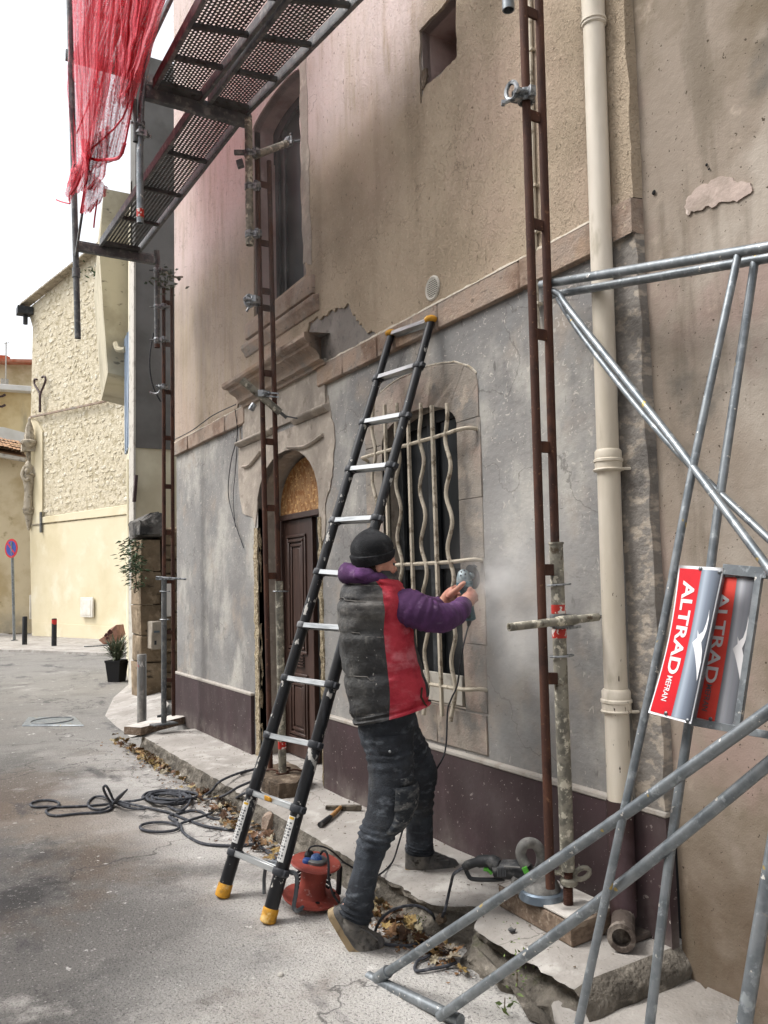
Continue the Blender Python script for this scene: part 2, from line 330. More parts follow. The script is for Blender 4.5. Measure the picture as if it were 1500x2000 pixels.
MT['yellow_cap'] = M('yellow_rubber', '#c9922f', [dict(c='#a57a34', s=30, lo=.5, hi=.65), dict(c='#d9ba7c', s=18, lo=.58, hi=.7, seed=5)], rough=.7)
MT['sticker'] = M('white_sticker', '#c9c8c5', rough=.5)
MT['print_dark'] = M('dark_print', '#55575a', rough=.6)
MT['yellow_print'] = M('yellow_print', '#c29b2d', rough=.6)
MT['reel_red'] = M('red_reel_steel', '#97463b', [dict(c='#7f3a32', s=9, lo=.4, hi=.65), dict(c='#c2b6ae', s=26, lo=.6, hi=.75, seed=4, amt=.8)], rough=.55)
MT['reel_grey'] = M('grey_reel_tube', '#5d6267', [dict(c='#85888a', s=20, lo=.5, hi=.7)], rough=.5, metal=.3)
MT['plug_blue'] = M('blue_socket_cap', '#27447c', [dict(c='#5e78a3', s=30, lo=.5, hi=.7)], rough=.5)
MT['plug_black'] = M('black_plug', '#17181c', rough=.5)
# ground
MT['asphalt'] = M('dusty_asphalt', '#6a6764', [
    dict(c='#464443', s=.8, lo=.46, hi=.56, d=8, r=.65), dict(c='#83796f', s=.55, lo=.48, hi=.62, seed=4, d=8, r=.65), dict(c='#65574b', s=(1.1,.7,1), lo=.53, hi=.65, seed=12, d=8, amt=.7),
    dict(c='#b3afa9', s=.75, lo=.53, hi=.62, seed=7, d=9, r=.68, amt=.85), dict(c='#bdb9b4', mask=[((1,0,0), .9, 1.7, .9, 1.3)], s=1.6, lo=.3, hi=.56, seed=9, d=9, r=.68, amt=.9),
    dict(c='#bbb8b3', mask=[(Y_, 4.0, 2.4, 1.0, 1.2), ((1,0,0), .2, 1.0, .8, 1.5)], s=2.4, lo=.3, hi=.5, seed=29, d=9, r=.68, amt=.8),
    dict(c='#75726d', mask=[(Y_, 6, 9, 1.5, .8)], s=1.1, lo=.2, hi=.42, seed=35, d=8, amt=.85),
    dict(c='#3a3837', k='crack', s=.55, warp=.55, seed=3, lo=.010, hi=.0, amt=.7),
    dict(c='#4b494a', s=(3,1.1,1), lo=.58, hi=.68, seed=61, d=8, amt=.7),
    dict(c='#363537', s=85, lo=.53, hi=.66, d=5, seed=3, amt=.6), dict(c='#bdbab5', s=70, lo=.59, hi=.70, d=5, seed=5, amt=.5), dict(c='#d0cdc8', s=9, lo=.66, hi=.70, d=7, seed=15, amt=.8)],
    rough=.95, bump=[(90,1,3), (25,.6,4), (300,.4,2)], bdist=.010)
MT['pavement'] = M('dusty_concrete_pavement', '#a09b95', [dict(c='#8f8a84', s=2.4, lo=.4, hi=.65, d=6), dict(c='#b3afa9', s=5, lo=.5, hi=.7, seed=4), dict(c='#56514b', k='crack', s=.8, warp=.6, seed=5, lo=.007, hi=.0, amt=.6), dict(c='#847e77', s=(1.2,.7,1), lo=.52, hi=.68, seed=14, d=6, amt=.6), dict(c='#77716a', s=30, lo=.64, hi=.74, d=4, seed=7, amt=.7), dict(c='#5c564f', s=90, lo=.68, hi=.74, d=2, seed=9)],
    rough=1, bump=[(12,.8,5), (80,.5,3)], bdist=.008)
MT['kerb_face'] = M('grimy_kerb_concrete', '#6f6960', [dict(c='#4f4a43', s=5, lo=.4, hi=.65, d=6), dict(c='#8e877c', s=(9,9,20), lo=.52, hi=.7, seed=4), dict(c='#37332e', s=14, lo=.6, hi=.72, seed=7, d=5), dict(c='#55583f', s=6, lo=.62, hi=.76, seed=13, amt=.6)], rough=1, bump=[(14,1.4,6), (50,.7,4)], bdist=.02)
MT['dark_soil'] = M('dark_crumbled_soil', '#2d2823', [dict(c='#4b443b', s=30, lo=.5, hi=.65)], rough=1, bump=[(40,1.5,5)], bdist=.02)
MT['rubble_brown'] = M('brown_rubble_stone', '#5e5144', [dict(c='#8b7d6d', s=14, lo=.5, hi=.68), dict(c='#3e352c', s=9, lo=.5, hi=.7, seed=5)], rough=1, bump=[(30,1.4,5)], bdist=.015)
# background
MT['yellow_wall'] = M('pale_yellow_paint', '#d6cbae', [dict(c='#c9bd9c', s=.7, lo=.4, hi=.7), dict(c='#ddd5be', s=1.4, lo=.5, hi=.75, seed=4)], rough=.9, bump=[(6,.5,4)], bdist=.01)
MT['rubble_pale'] = M('pale_yellow_rubble', '#cfc6b0', [dict(c='#b3a78a', s=7, lo=.42, hi=.66), dict(c='#ded8c8', s=3.1, lo=.5, hi=.7, seed=4), dict(c='#9b8c68', s=16, lo=.62, hi=.72, seed=8, amt=.8)], rough=.95, bump=[(14,1,5)], bdist=.04)
MT['rubble_mortar'] = M('pale_rubble_mortar', '#c9bfa8', [dict(c='#a89d83', s=6, lo=.45, hi=.65)], rough=1, bump=[(16,1,4)], bdist=.03)
MT['cream_wall'] = M('cream_render', '#d6cfb6', [dict(c='#c2b99f', s=1.3, lo=.4, hi=.7)], rough=.9, bump=[(8,.5,4)], bdist=.006)
MT['cream_slab'] = M('stained_cream_concrete', '#b5ad97', [dict(c='#9c947f', s=1.4, lo=.4, hi=.65), dict(c='#6e685b', s=(5,5,12), lo=.62, hi=.7, seed=4)], rough=.95, bump=[(9,.7,4)], bdist=.008)
MT['grey_wall'] = M('dark_grey_render', '#777572', [dict(c='#65635f', s=1.1, lo=.4, hi=.65), dict(c='#8f8c87', s=(1,1.5,.6), lo=.55, hi=.75, seed=4)], rough=.95, bump=[(7,.7,5)], bdist=.01)
MT['old_beige'] = M('old_beige_render', '#d3c3a2', [dict(c='#b9a57f', s=.8, lo=.45, hi=.65, d=6), dict(c='#9d8b68', s=2.3, lo=.62, hi=.75, seed=4), dict(c='#8b8478', mask=[(Z, 1.0, .1, .8)], s=2, lo=.3, hi=.6, amt=.7)], rough=.95)
MT['ochre_wall'] = M('ochre_render', '#d8c498', [dict(c='#bfa678', s=.6, lo=.4, hi=.65, d=6), dict(c='#77726a', s=(.6,.6,.12), lo=.58, hi=.72, seed=4)], rough=.95)
MT['terracotta'] = M('terracotta_tile', '#a5805f', [dict(c='#87684e', s=3, lo=.4, hi=.65), dict(c='#c09a78', s=7, lo=.55, hi=.7, seed=5), dict(c='#6b6152', s=5, lo=.6, hi=.72, seed=9)], rough=.95)
MT['terracotta_red'] = M('red_roof_tile', '#c08a74', [dict(c='#b05a3a', s=2, lo=.4, hi=.65)], rough=.95)
MT['white_wall'] = M('white_render', '#dcd9d2', [dict(c='#c9c5bb', s=1, lo=.4, hi=.7)], rough=.9)
MT['statue'] = M('weathered_statue_stone', '#a79d8c', [dict(c='#7d7465', s=6, lo=.45, hi=.65), dict(c='#c6bdab', s=9, lo=.55, hi=.7, seed=4)], rough=.95, bump=[(9,1,4)], bdist=.02)
MT['old_stone'] = M('old_brown_pier_stone', '#84745f', [dict(c='#6a5c4a', s=3, lo=.4, hi=.65), dict(c='#a08f78', s=6, lo=.5, hi=.7, seed=4), dict(c='#433b31', s=(4,4,9), lo=.58, hi=.7, seed=8)], rough=1, bump=[(14,1.3,5), (60,.4,3)], bdist=.02)
MT['cap_stone'] = M('sooty_cap_stone', '#66635f', [dict(c='#393837', s=4, lo=.45, hi=.62, d=6), dict(c='#9a9792', s=6, lo=.55, hi=.7, seed=4)], rough=1, bump=[(9,1.4,6)], bdist=.04)
MT['shutter'] = M('blue_grey_shutter', '#8f9cab', [dict(c='#7b8898', s=3, lo=.4, hi=.7)], rough=.7)
MT['bollard_black'] = M('black_bollard', '#1d1e20', [dict(c='#55534f', s=7, lo=.55, hi=.75, mask=[(Z,.4,.05)])], rough=.55)
MT['bollard_steel'] = M('brushed_bollard_steel', '#8d8c89', [dict(c='#757472', s=(30,30,4), lo=.4, hi=.65), dict(c='#aeaba5', s=5, lo=.55, hi=.7, seed=5)], rough=.4, metal=.5)
MT['red_ref'] = M('red_reflective', '#b8302b', rough=.4)
MT['white_ref'] = M('white_reflective', '#d9d6d2', rough=.4)
MT['pot'] = M('black_plastic_pot', '#141416', rough=.55)
MT['leaf_dull'] = M('dusty_grey_green_leaf', '#5a6152', [dict(c='#3c4636', s=9, lo=.4, hi=.6), dict(c='#8c8f82', s=13, lo=.55, hi=.7, seed=4)], rough=.8)
MT['leaf_green'] = M('dark_green_leaf', '#46583a', [dict(c='#2f3f29', s=9, lo=.4, hi=.6), dict(c='#6b7a5c', s=13, lo=.55, hi=.7, seed=4)], rough=.7)
MT['leaf_light'] = M('light_green_leaf', '#71824a', [dict(c='#55663a', s=20, lo=.4, hi=.6)], rough=.7)
MT['stem'] = M('brown_stem', '#5a4b3a', rough=.9)
MT['box_plastic'] = M('white_meter_box', '#dedad0', [dict(c='#cbc6ba', s=5, lo=.4, hi=.7)], rough=.5)
MT['box_beige'] = M('beige_electric_box', '#9d9486', [dict(c='#857c70', s=6, lo=.4, hi=.7)], rough=.6)
MT['bag'] = M('brown_paper_bag', '#9c7563', [dict(c='#82604f', s=6, lo=.4, hi=.65)], rough=.8)
MT['bag_print'] = M('dark_bag_print', '#4a2c26', rough=.8)
MT['sign_red'] = M('red_sign_film', '#b3222c', rough=.4)
MT['sign_blue'] = M('blue_sign_film', '#28418c', rough=.4)
MT['altrad_red'] = M('red_panel_print', '#d01f2a', [dict(c='#b81b26', s=5, lo=.4, hi=.7)], rough=.4)
MT['altrad_red_faded'] = M('faded_orange_red_panel_print', '#d2463a', [dict(c='#c03a30', s=5, lo=.4, hi=.7)], rough=.5)
MT['altrad_white'] = M('white_panel_print', '#e2e2e4', rough=.4)
MT['altrad_dull'] = M('dulled_white_panel_print', '#c6c4c4', rough=.5)
MT['bolt'] = M('bolt_steel', '#6b6e70', rough=.4, metal=.7)
MT['tool_teal'] = M('teal_tool_plastic', '#2c5560', [dict(c='#6e8b91', s=25, lo=.45, hi=.65)], rough=.55)
MT['tool_silver'] = M('dusty_gear_housing', '#9aa5a8', [dict(c='#6d7a7e', s=30, lo=.45, hi=.65)], rough=.5, metal=.4)
MT['tool_black'] = M('dusty_black_tool_plastic', '#2b2c2e', [dict(c='#6d6c6a', s=16, lo=.5, hi=.72, amt=.8)], rough=.6)
MT['tool_green'] = M('green_trigger', '#4f9a35', rough=.5)
MT['tool_grey'] = M('dusty_grey_rubber', '#6a6966', [dict(c='#8d8b87', s=18, lo=.45, hi=.65)], rough=.8)
MT['guard'] = M('blue_grey_guard_steel', '#8f9ba6', [dict(c='#6c7884', s=12, lo=.4, hi=.65)], rough=.35, metal=.6)
MT['disc'] = M('cutting_disc', '#3a3633', rough=.8)
MT['hammer_head'] = M('dusty_hammer_steel', '#6b6459', [dict(c='#453f37', s=30, lo=.45, hi=.6)], rough=.5, metal=.5)
MT['hammer_wood'] = M('worn_hammer_handle', '#a57c4e', [dict(c='#86623a', s=(40,40,10), lo=.4, hi=.6)], rough=.7)
MT['white_rubble'] = M('white_plaster_chip', '#bdb9b2', [dict(c='#a9a49b', s=30, lo=.45, hi=.65)], rough=1)
# person
MT['skin'] = M('skin', '#b98672', [dict(c='#a86e5e', s=14, lo=.45, hi=.65), dict(c='#cda28f', s=30, lo=.55, hi=.7, seed=4)], rough=.55, spec=.35)
MT['skin'].node_tree.nodes['Principled BSDF'].inputs['Subsurface Weight'].default_value = .08
MT['skin'].node_tree.nodes['Principled BSDF'].inputs['Subsurface Radius'].default_value = (.012,.005,.003)
MT['hair'] = M('brown_hair', '#3a2c22', rough=.7)
MT['beanie'] = M('black_wool', '#1d1e20', [dict(c='#3a3b3d', s=14, lo=.5, hi=.75)], rough=.95, bump=[(220,1,2), (40,.4,3)], bdist=.003)
MT['hoodie'] = M('purple_fleece', '#4b3052', [dict(c='#5d3a66', s=9, lo=.45, hi=.65), dict(c='#8d7690', s=20, lo=.58, hi=.78, seed=5, amt=.55)], rough=.95, bump=[(180,.5,2), (22,.8,3)], bdist=.004)
MT['vest_dark'] = M('dusty_black_quilted_nylon_lit_top', '#363637', [dict(c='#484847', s=5, lo=.45, hi=.65, d=7), dict(c='#8d8983', s=(5,5,9), lo=.42, hi=.7, seed=5, amt=.7, mask=[(Z, 1.22, 1.42, .2, 6)]), dict(c='#77746f', s=(30,30,12), lo=.55, hi=.72, seed=15, d=7, amt=.5), dict(c='#cfcac2', s=(60,60,30), lo=.70, hi=.73, d=3, seed=9)], rough=.7, bump=[(14,1,4), (40,.5,4)], bdist=.012)  # besides dust, paler shoulders paint in the light falling on the upper back
MT['seam'] = M('dusty_quilting_seam', '#6f6c68', [dict(c='#4a4847', s=30, lo=.45, hi=.65)], rough=.9)
MT['vest_red'] = M('dusty_red_nylon', '#b23542', [dict(c='#9a2232', s=9, lo=.42, hi=.65), dict(c='#cc7f86', s=(9,9,16), lo=.48, hi=.72, seed=5, amt=.6)], rough=.7, bump=[(14,1,4), (40,.5,4)], bdist=.012)
MT['jeans'] = M('dusty_black_denim', '#2b2e33', [dict(c='#3e434a', s=6, lo=.42, hi=.65), dict(c='#6f757c', s=(14,14,30), lo=.52, hi=.75, seed=5, amt=.7), dict(c='#4b4842', s=4, lo=.55, hi=.75, seed=8, amt=.5)], rough=.9, bump=[(20,1,4), (160,.3,2)], bdist=.01)
MT['pocket'] = M('dust_rubbed_pocket_denim', '#2b2f34', [dict(c='#7f7f7d', s=(18,18,44), lo=.42, hi=.72, seed=3, d=8, amt=.6), dict(c='#a09e9a', s=(40,40,60), lo=.58, hi=.70, seed=13, d=5, amt=.5)], rough=.9, bump=[(24,1,4)], bdist=.006)
MT['shoe'] = M('dusty_grey_suede', '#555454', [dict(c='#77736d', s=12, lo=.42, hi=.65), dict(c='#35322f', s=18, lo=.55, hi=.7, seed=4)], rough=.95, bump=[(60,.6,3)], bdist=.004)
MT['sole'] = M('tan_rubber_sole', '#9d8a6c', [dict(c='#7d6d55', s=20, lo=.45, hi=.65)], rough=.8)
MT['gaiter'] = M('grey_green_scarf', '#5d5a4e', [dict(c='#8a8577', s=18, lo=.5, hi=.7)], rough=.95)

# ------------------------------------------------------------------ ground
WX = 2.46; PZ = .15
def yz(px, py, x=WX): p = wp(px, py, x); return V((p.y, p.z))
mb = MB(); mb.grid(lambda u, v: V((-120+240*u, -60+260*v, 0)), 6, 6)
tag(mb.build('ground', MT['asphalt'], recalc=False), kind='structure')
def bite(y): return .17*math.exp(-((y-2.83)/.085)**2)
def pave(u, v, top):
    y = 2.13 + (7.64-2.13)*u
    ero = max(0, min(1, (4.0-y)/1.5))
    n1 = noise.noise(V((y*7, 3, 0)))*.012*(1+2*ero) + noise.noise(V((y*23, 1, 0)))*.009*(1+1.6*ero) + noise.noise(V((y*60, 1, 0)))*.004*(1+ero) + noise.noise(V((y*1.1,9,2)))*.02
    ex = 1.955 + n1 + bite(y)
    if top:
        x = WX+.06 + (ex-WX-.06)*v
        z = PZ + .004*noise.noise(V((x*5, y*5, 0))) - .012*max(0, v-.8)/.2
        if v > .99: z -= .006
    else:
        z = (PZ-.018)*(1-v) - .01*v + .008*noise.noise(V((y*14, v*5, 7)))*(0 if v < .01 else 1)*(1+ero)
        n2 = noise.noise(V((y*9, z*22, 4)))*(.008+.022*ero) + noise.noise(V((y*30, z*50, 4)))*(.004+.01*ero)
        und = ero*.05*math.sin(math.pi*min(1, v*1.4))          # eaten away under the nose
        x = ex - .03*v + (n2*1.5-.004)*(0 if v < .01 else 1) + und*(1+max(0,(2.75-y))*1.6) - bite(y)*v*.6
    return V((x, y, z))
mb = MB(); mb.grid(lambda u, v: pave(u, v, True), 260, 12, 0); mb.grid(lambda u, v: pave(u, v, False), 260, 12, 1)
pts = [pave(0, i/8, True) for i in range(9)]                    # near end face, sloping
def endf(u, v):
    p = pave(0, u, True); q = V((p.x+.01, p.y-.055-.03*noise.noise(V((p.x*8, 2, v*3))), .035))
    return p.lerp(q, v) + V((0, -.02*math.sin(v*math.pi), 0))
mb.grid(endf, 12, 5, 1)
mb.grid(lambda u, v: pave(1, u, True).lerp(V((pave(1,u,True).x, 7.70, -.01)), v), 6, 2, 1)
tag(mb.build('pavement', [MT['pavement'], MT['kerb_face']], angle=50), kind='structure')
# lower slab by the neighbour's wall
poly = [gp(*p, .05) for p in ((1075,1955),(1160,1935),(1260,1900),(1330,1868),(1395,1908),(1452,1950),(1456,1972),(1430,2010),(1400,2080),(1150,2120))]
poly = [V((p.x, p.y, .05)) for p in poly]; poly.insert(4, V((2.47, 2.02, .05)))
mb = MB(); mb.prism(poly, (0,0,-.08)); tag(mb.build('lower_pavement', MT['pavement'], bevel=.008, jitter=.008), kind='structure')
# dust apron and the far pavement
ap = [gp(205,1398,.003), gp(222,1362,.02), gp(250,1338,.06), gp(290,1322,.12), gp(330,1375,.12), gp(290,1430,.04), gp(255,1440,.006), gp(226,1418,.004)]
mb = MB(); mb.add(ap, [tuple(t) for t in tessellate_polygon([[V((p.x,p.y,0)) for p in ap]])]); tag(mb.build('apron', MT['pavement']), kind='structure')
fp = [gp(-160,1262,.1), gp(60,1266,.1), gp(160,1270,.1), gp(262,1274,.1), V((6.2,22.6,.1)), V((3.9,28.5,.1)), V((-6,31,.1)), V((-12,30,.1))]
fp = [V((p.x,p.y,.06)) for p in fp]
mb = MB(); mb.prism(fp, (0,0,-.08)); tag(mb.build('far_pavement', MT['pavement'], bevel=.02), kind='structure')

# ------------------------------------------------------------------ the house being renovated
house = thing('terraced_house', 'old terraced house with pinkish upper render, grey cement below and a maroon base', 'house', (WX, 5.2, 0))
Y0, Y1 = 2.27, 8.28
def arch(y0, y1, zs, rise, n=14):
    c, h = (y0+y1)/2, (y1-y0)/2
    return [V((c-h*math.cos(math.pi*i/n), zs+rise*math.sin(math.pi*i/n))) for i in range(n+1)]
def opening(y0, y1, zb, zs, rise, n=14): return [V((y1, zb)), V((y0, zb))] + arch(y0, y1, zs, rise, n)
def sheet(mb, outer, holes, x, thick, mi=0):
    loops = [outer]+holes
    flat = [p for l in loops for p in l]
    tri = tessellate_polygon([[V((p.x, p.y, 0)) for p in l] for l in loops])
    k = len(flat)
    vs = [V((x, p.x, p.y)) for p in flat] + [V((x+thick, p.x, p.y)) for p in flat]
    fs = [tuple(t) for t in tri]
    o = 0
    for l in loops:
        n = len(l)
        for i in range(n): fs.append((o+i, o+(i+1)%n, o+(i+1)%n+k, o+i+k))
        o += n
    mb.add(vs, fs, mi)
door_o = opening(4.99, 6.08, PZ-.05, 2.08, .385)
win_o = opening(3.375, 4.13, .83, 2.29, .14)
uwin_o = opening(5.16, 6.06, 3.62, 5.2, .08)
niche_o = [V((3.58,4.21)), V((3.27,4.2)), V((3.255,4.545)), V((3.585,4.54))]
# grey base wall (lower) and old cement (upper) behind the roughcast
mb = MB(); sheet(mb, [V((Y0-.02,0)), V((Y1,0)), V((Y1,2.9)), V((Y0-.02,2.9))], [door_o, win_o], WX, .05)
mb.build('lower_wall', MT['grey_render'], house, smooth=False)
mb = MB(); sheet(mb, [V((Y0-.02,2.9)), V((Y1,2.9)), V((Y1,9.2)), V((Y0-.02,9.2))], [uwin_o, niche_o], WX, .05)
mb.build('upper_wall', MT['upper_old'], house, smooth=False)
mb = MB(); mb.add([V((WX,Y1,0)), V((WX+6,Y1,0)), V((WX+6,Y1,9.2)), V((WX,Y1,9.2))], [(0,1,2,3)]); mb.add([V((WX,2.1,9.2)),V((WX,Y1,9.2)),V((WX+6,Y1,9.2)),V((WX+6,2.1,9.2))],[(0,1,2,3)])
mb.build('side_wall', MT['grey_wall'], house)
# roughcast coat, broken away in a ragged patch above the string course
patch = jag([yz(742,662), yz(728,648), yz(713,640), yz(703,632), yz(697,618), yz(683,600), yz(662,602), yz(640,618), yz(622,616), yz(608,628)], .035, 8)
outer = jag([V((Y0,9.2)), V((Y0,6)), V((Y0,4.3)), V((Y0,2.955))], .006, 12) + [V((3.2,2.955)), V((3.9,2.955)), V((4.06,2.957))] + patch + [V((5.12,3.2)), V((5.3,3.12)), V((6.4,3.1)), V((6.5,2.955)), V((Y1+.004,2.955)), V((Y1+.004,9.2))]
uh = jag([V((5.10,3.66)), V((5.12,3.95)), V((5.17,4.25)), V((5.15,4.7)), V((5.15,5.2))], .02, 8, 3) + arch(5.15, 6.07, 5.2, .085)[1:] + jag([V((6.07,5.2)), V((6.08,3.64))], .012, 12, 5)
nh = jag([V((3.60,4.12)), V((3.56,4.2)), V((3.42,4.175)), V((3.25,4.195)), V((3.25,4.55)), V((3.59,4.545)), V((3.595,4.3))], .012, 8, 2, closed=True)
mb = MB(); sheet(mb, outer, [uh, nh], WX-.014, .02); mb.build('roughcast_coat', MT['roughcast'], house, smooth=False)
def recess(name, op, x0, x1, side, back, parent):
    mb = MB(); k = len(op)
    vs = [V((x0,p.x,p.y)) for p in op] + [V((x1,p.x,p.y)) for p in op]
    mb.add(vs, [(i,(i+1)%k,(i+1)%k+k,i+k) for i in range(k)]); mb.build(name, side, parent)
    if back:
        mb = MB(); mb.prism([V((x1,p.x,p.y)) for p in op], (.03,0,0)); mb.build('recess_back', back, parent)
recess('niche_lining', niche_o, WX-.002, WX+.34, MT['pink_reveal'], MT['pink_reveal'], house)
mb = MB(); mb.prism([V((WX-.02, *p)) for p in jag([yz(829,140), yz(838,134), yz(840,150), yz(834,172), yz(829,178)], .01, 4, 9, True)], (.012,0,0)); mb.build('broken_hole', MT['rubble_brown'], house)
recess('window_reveal', win_o, WX-.002, WX+.13, MT['stone_pale'], None, house)
recess('upper_window_reveal', uwin_o, WX-.002, WX+.22, MT['pink_reveal'], None, house)
recess('door_reveal', door_o, WX-.002, WX+.28, MT['stone_pale'], None, house)
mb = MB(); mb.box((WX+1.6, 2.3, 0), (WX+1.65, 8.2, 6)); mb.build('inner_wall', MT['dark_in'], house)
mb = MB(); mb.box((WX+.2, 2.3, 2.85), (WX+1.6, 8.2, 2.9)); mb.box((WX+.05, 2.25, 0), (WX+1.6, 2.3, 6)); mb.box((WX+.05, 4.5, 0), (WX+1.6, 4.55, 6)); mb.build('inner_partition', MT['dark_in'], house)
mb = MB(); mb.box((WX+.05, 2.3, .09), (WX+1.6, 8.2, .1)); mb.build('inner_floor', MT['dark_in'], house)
# ragged smooth strip right of the upper window
mb = MB(); mb.prism([V((WX-.018,*p)) for p in jag([V((5.14,3.75)), V((5.0,3.7)), V((5.02,4.6)), V((5.03,5.6)), V((5.14,5.5)), V((5.15,4.9))], .02, 9, 7, True)], (.01,0,0)); mb.build('reveal_margin', MT['stone_pale'], house)
# string course, block by block, with its pale mortar lip
sc = tag(MB().box((WX-.012, 2.28, 2.83), (WX+.01, 8.27, 2.93)).build('string_course', MT['stone'], house))
for ya, yb in ((2.275, 4.93), (6.3, 8.285)):
    y = ya
    while y < yb-.02:
        L = min(rnd.uniform(.42, .8), yb-y)
        if yb-y-L < .2: L = yb-y
        pr = rnd.uniform(-.004, .004)
        mb = MB(); n = 10
        mb.grid(lambda u, v: V((WX-.036-pr+.006*noise.noise(V((y+u*L*1, v*2, 1))*6) - .004*noise.noise(V(((y+u*L)*30, v*8, 2))), y+.002+u*(L-.004), 2.808+.143*v + .005*noise.noise(V(((y+u*L)*8, v*3, 6))))), n, 3)
        b = MB(); b.box((WX-.033-pr, y+.002, 2.81), (WX+.01, y+L-.002, 2.95)); b.build('stone_block', MT['stone'], sc, bevel=.008, jitter=.004)
        y += L
    mb = MB(); N = 70
    lo = []; hi = []
    for i in range(N+1):
        yy = ya+(yb-ya)*i/N
        w = .008+.008*noise.noise(V((yy*11, 3, 1)))+.006*noise.noise(V((yy*37, 3, 1)))
        lo.append(V((WX-.03, yy, 2.947))); hi.append(V((WX-.022, yy, 2.953+max(.002,w)+.006*noise.noise(V((yy*3,1,1))))))
    mb.add(lo+hi+[p+V((.03,0,0)) for p in hi], [(i,i+1,N+2+i,N+1+i) for i in range(N)]+[(N+1+i,N+2+i,2*N+3+i,2*N+2+i) for i in range(N)])
    mb.build('mortar_lip', MT['mortar_edge'], sc)
# right-hand corner strip, roughcast above, chipped cement below
def strip(z0, z1, m, name, x, ya=2.115, yb=2.275, amp=.008):
    mb = MB(); nz = max(2, int((z1-z0)/.05))
    prof = [(WX+.02, yb), (x, yb-.01), (x, (ya+yb)/2), (x, ya+.01), (WX+.02, ya)]
    def fn(u, v):
        z = z0+(z1-z0)*v; i = int(round(u*4)); px_, py_ = prof[i]
        k = noise.noise_vector(V((i*3.1, z*5, 2)))*amp*(1.6 if i in (1,3) else .6) + noise.noise_vector(V((i*3.1, z*19, 2)))*amp*.8
        return V((px_+k.x, py_+k.y, z))
    mb.grid(fn, 4, nz); mb.build(name, m, house, angle=25)
strip(2.955, 9.2, MT['roughcast'], 'corner_strip', WX-.035)
strip(2.81, 2.95, MT['stone'], 'corner_block', WX-.047, amp=.004)
strip(.63, 2.818, MT['scar_render'], 'corner_strip', WX-.028, amp=.006)
# plinth and its dusty ledge
for ya, yb in ((2.125, 4.93), (6.2, 8.285)):
    mb = MB(); N = 30
    def pf(u, v, ya=ya, yb=yb): return V((WX-.028+.003*noise.noise(V((u*14,v*3,0))), ya+(yb-ya)*u, PZ-.02+(.605-PZ+.02)*v))
    mb.grid(pf, N, 5); mb.add([V((WX-.03,ya,PZ-.02)),V((WX+.01,ya,PZ-.02)),V((WX+.01,ya,.605)),V((WX-.03,ya,.605))],[(0,1,2,3)]); mb.add([V((WX-.03,yb,PZ-.02)),V((WX+.01,yb,PZ-.02)),V((WX+.01,yb,.605)),V((WX-.03,yb,.605))],[(0,1,2,3)])
    pl = mb.build('plinth', MT['plinth'], house)
    b = MB(); b.box((WX-.034, ya-.004, .606), (WX+.01, yb+.002, .628)); b.build('ledge', MT['ledge'], pl, bevel=.005, jitter=.003)
# ---- door: surround, arch, board, leaf
mb = MB()
so = [yz(470,838), yz(466,900), yz(468,960), yz(476,1004), yz(494,1010), yz(500,1030)]
so = jag(so, .012, 6, 4) + [V((6.09,1.9)), V((6.09,2.1))]
ri = jag([V((4.985,2.1)), yz(624,1060), yz(636,1050), yz(637,985), yz(650,930), yz(655,850), yz(642,772)], .025, 7, 8)
sheet(mb, [V((6.085,2.08))] + [p for p in reversed(arch(4.985, 6.085, 2.08, .387))][1:-1] + ri + [V((4.83,2.62)), V((6.42,2.62))] + so[:-2], [], WX-.007, .02)
mb.build('door_surround', MT['stone_pale'], house, smooth=False)
fr = MB(); sheet(fr, jag([V((4.83,2.66)), V((4.83,2.99)), V((6.34,2.99)), V((6.34,2.66))], .004, 6, 1, True), [], WX-.02, .03); fr.build('door_frieze', MT['stone_pale'], house, smooth=False)
for ya, yb, sd_ in ((4.94, 4.995, 1), (6.08, 6.16, 6)):
    b = MB(); nz = 60
    def jf(u, v, ya=ya, yb=yb, sd_=sd_):
        z = PZ+(1.93-PZ)*v; i = int(round(u*3)); p = [(WX+.02,ya-.004),(WX-.010,ya+.004),(WX-.010,yb-.004),(WX+.02,yb)][i]
        k = noise.noise_vector(V((sd_, z*9, i)))*.011 + noise.noise_vector(V((sd_, z*26, i)))*.008
        return V((p[0]+k.x, p[1]+k.y, z))
    b.grid(jf, 3, nz); b.build('broken_jamb_edge', MT['sandy'], house, angle=20)
# drip ledge, arch ears
for ya, yb, z in ((4.80, 5.34, 2.655), (5.7, 6.45, 2.655)):
    b = MB(); b.prism([V((WX+.01,ya,z-.03)), V((WX-.02,ya,z-.03)), V((WX-.055,ya,z-.004)), V((WX-.055,ya,z+.012)), V((WX+.01,ya,z+.03))], (0,yb-ya,0)); b.build('drip_ledge', MT['stone_pale'], house, bevel=.004, jitter=.005)
for pa, pb, pc in (((566,874),(600,872),(634,850)), ((478,912),(492,908),(512,884))):
    b = MB(); b.tube(smooth_path([V((WX-.012,*yz(*p))) for p in (pa,pb,pc)], 4), .02, 6, flat=.7); b.build('arch_moulding', MT['stone_pale'], house)
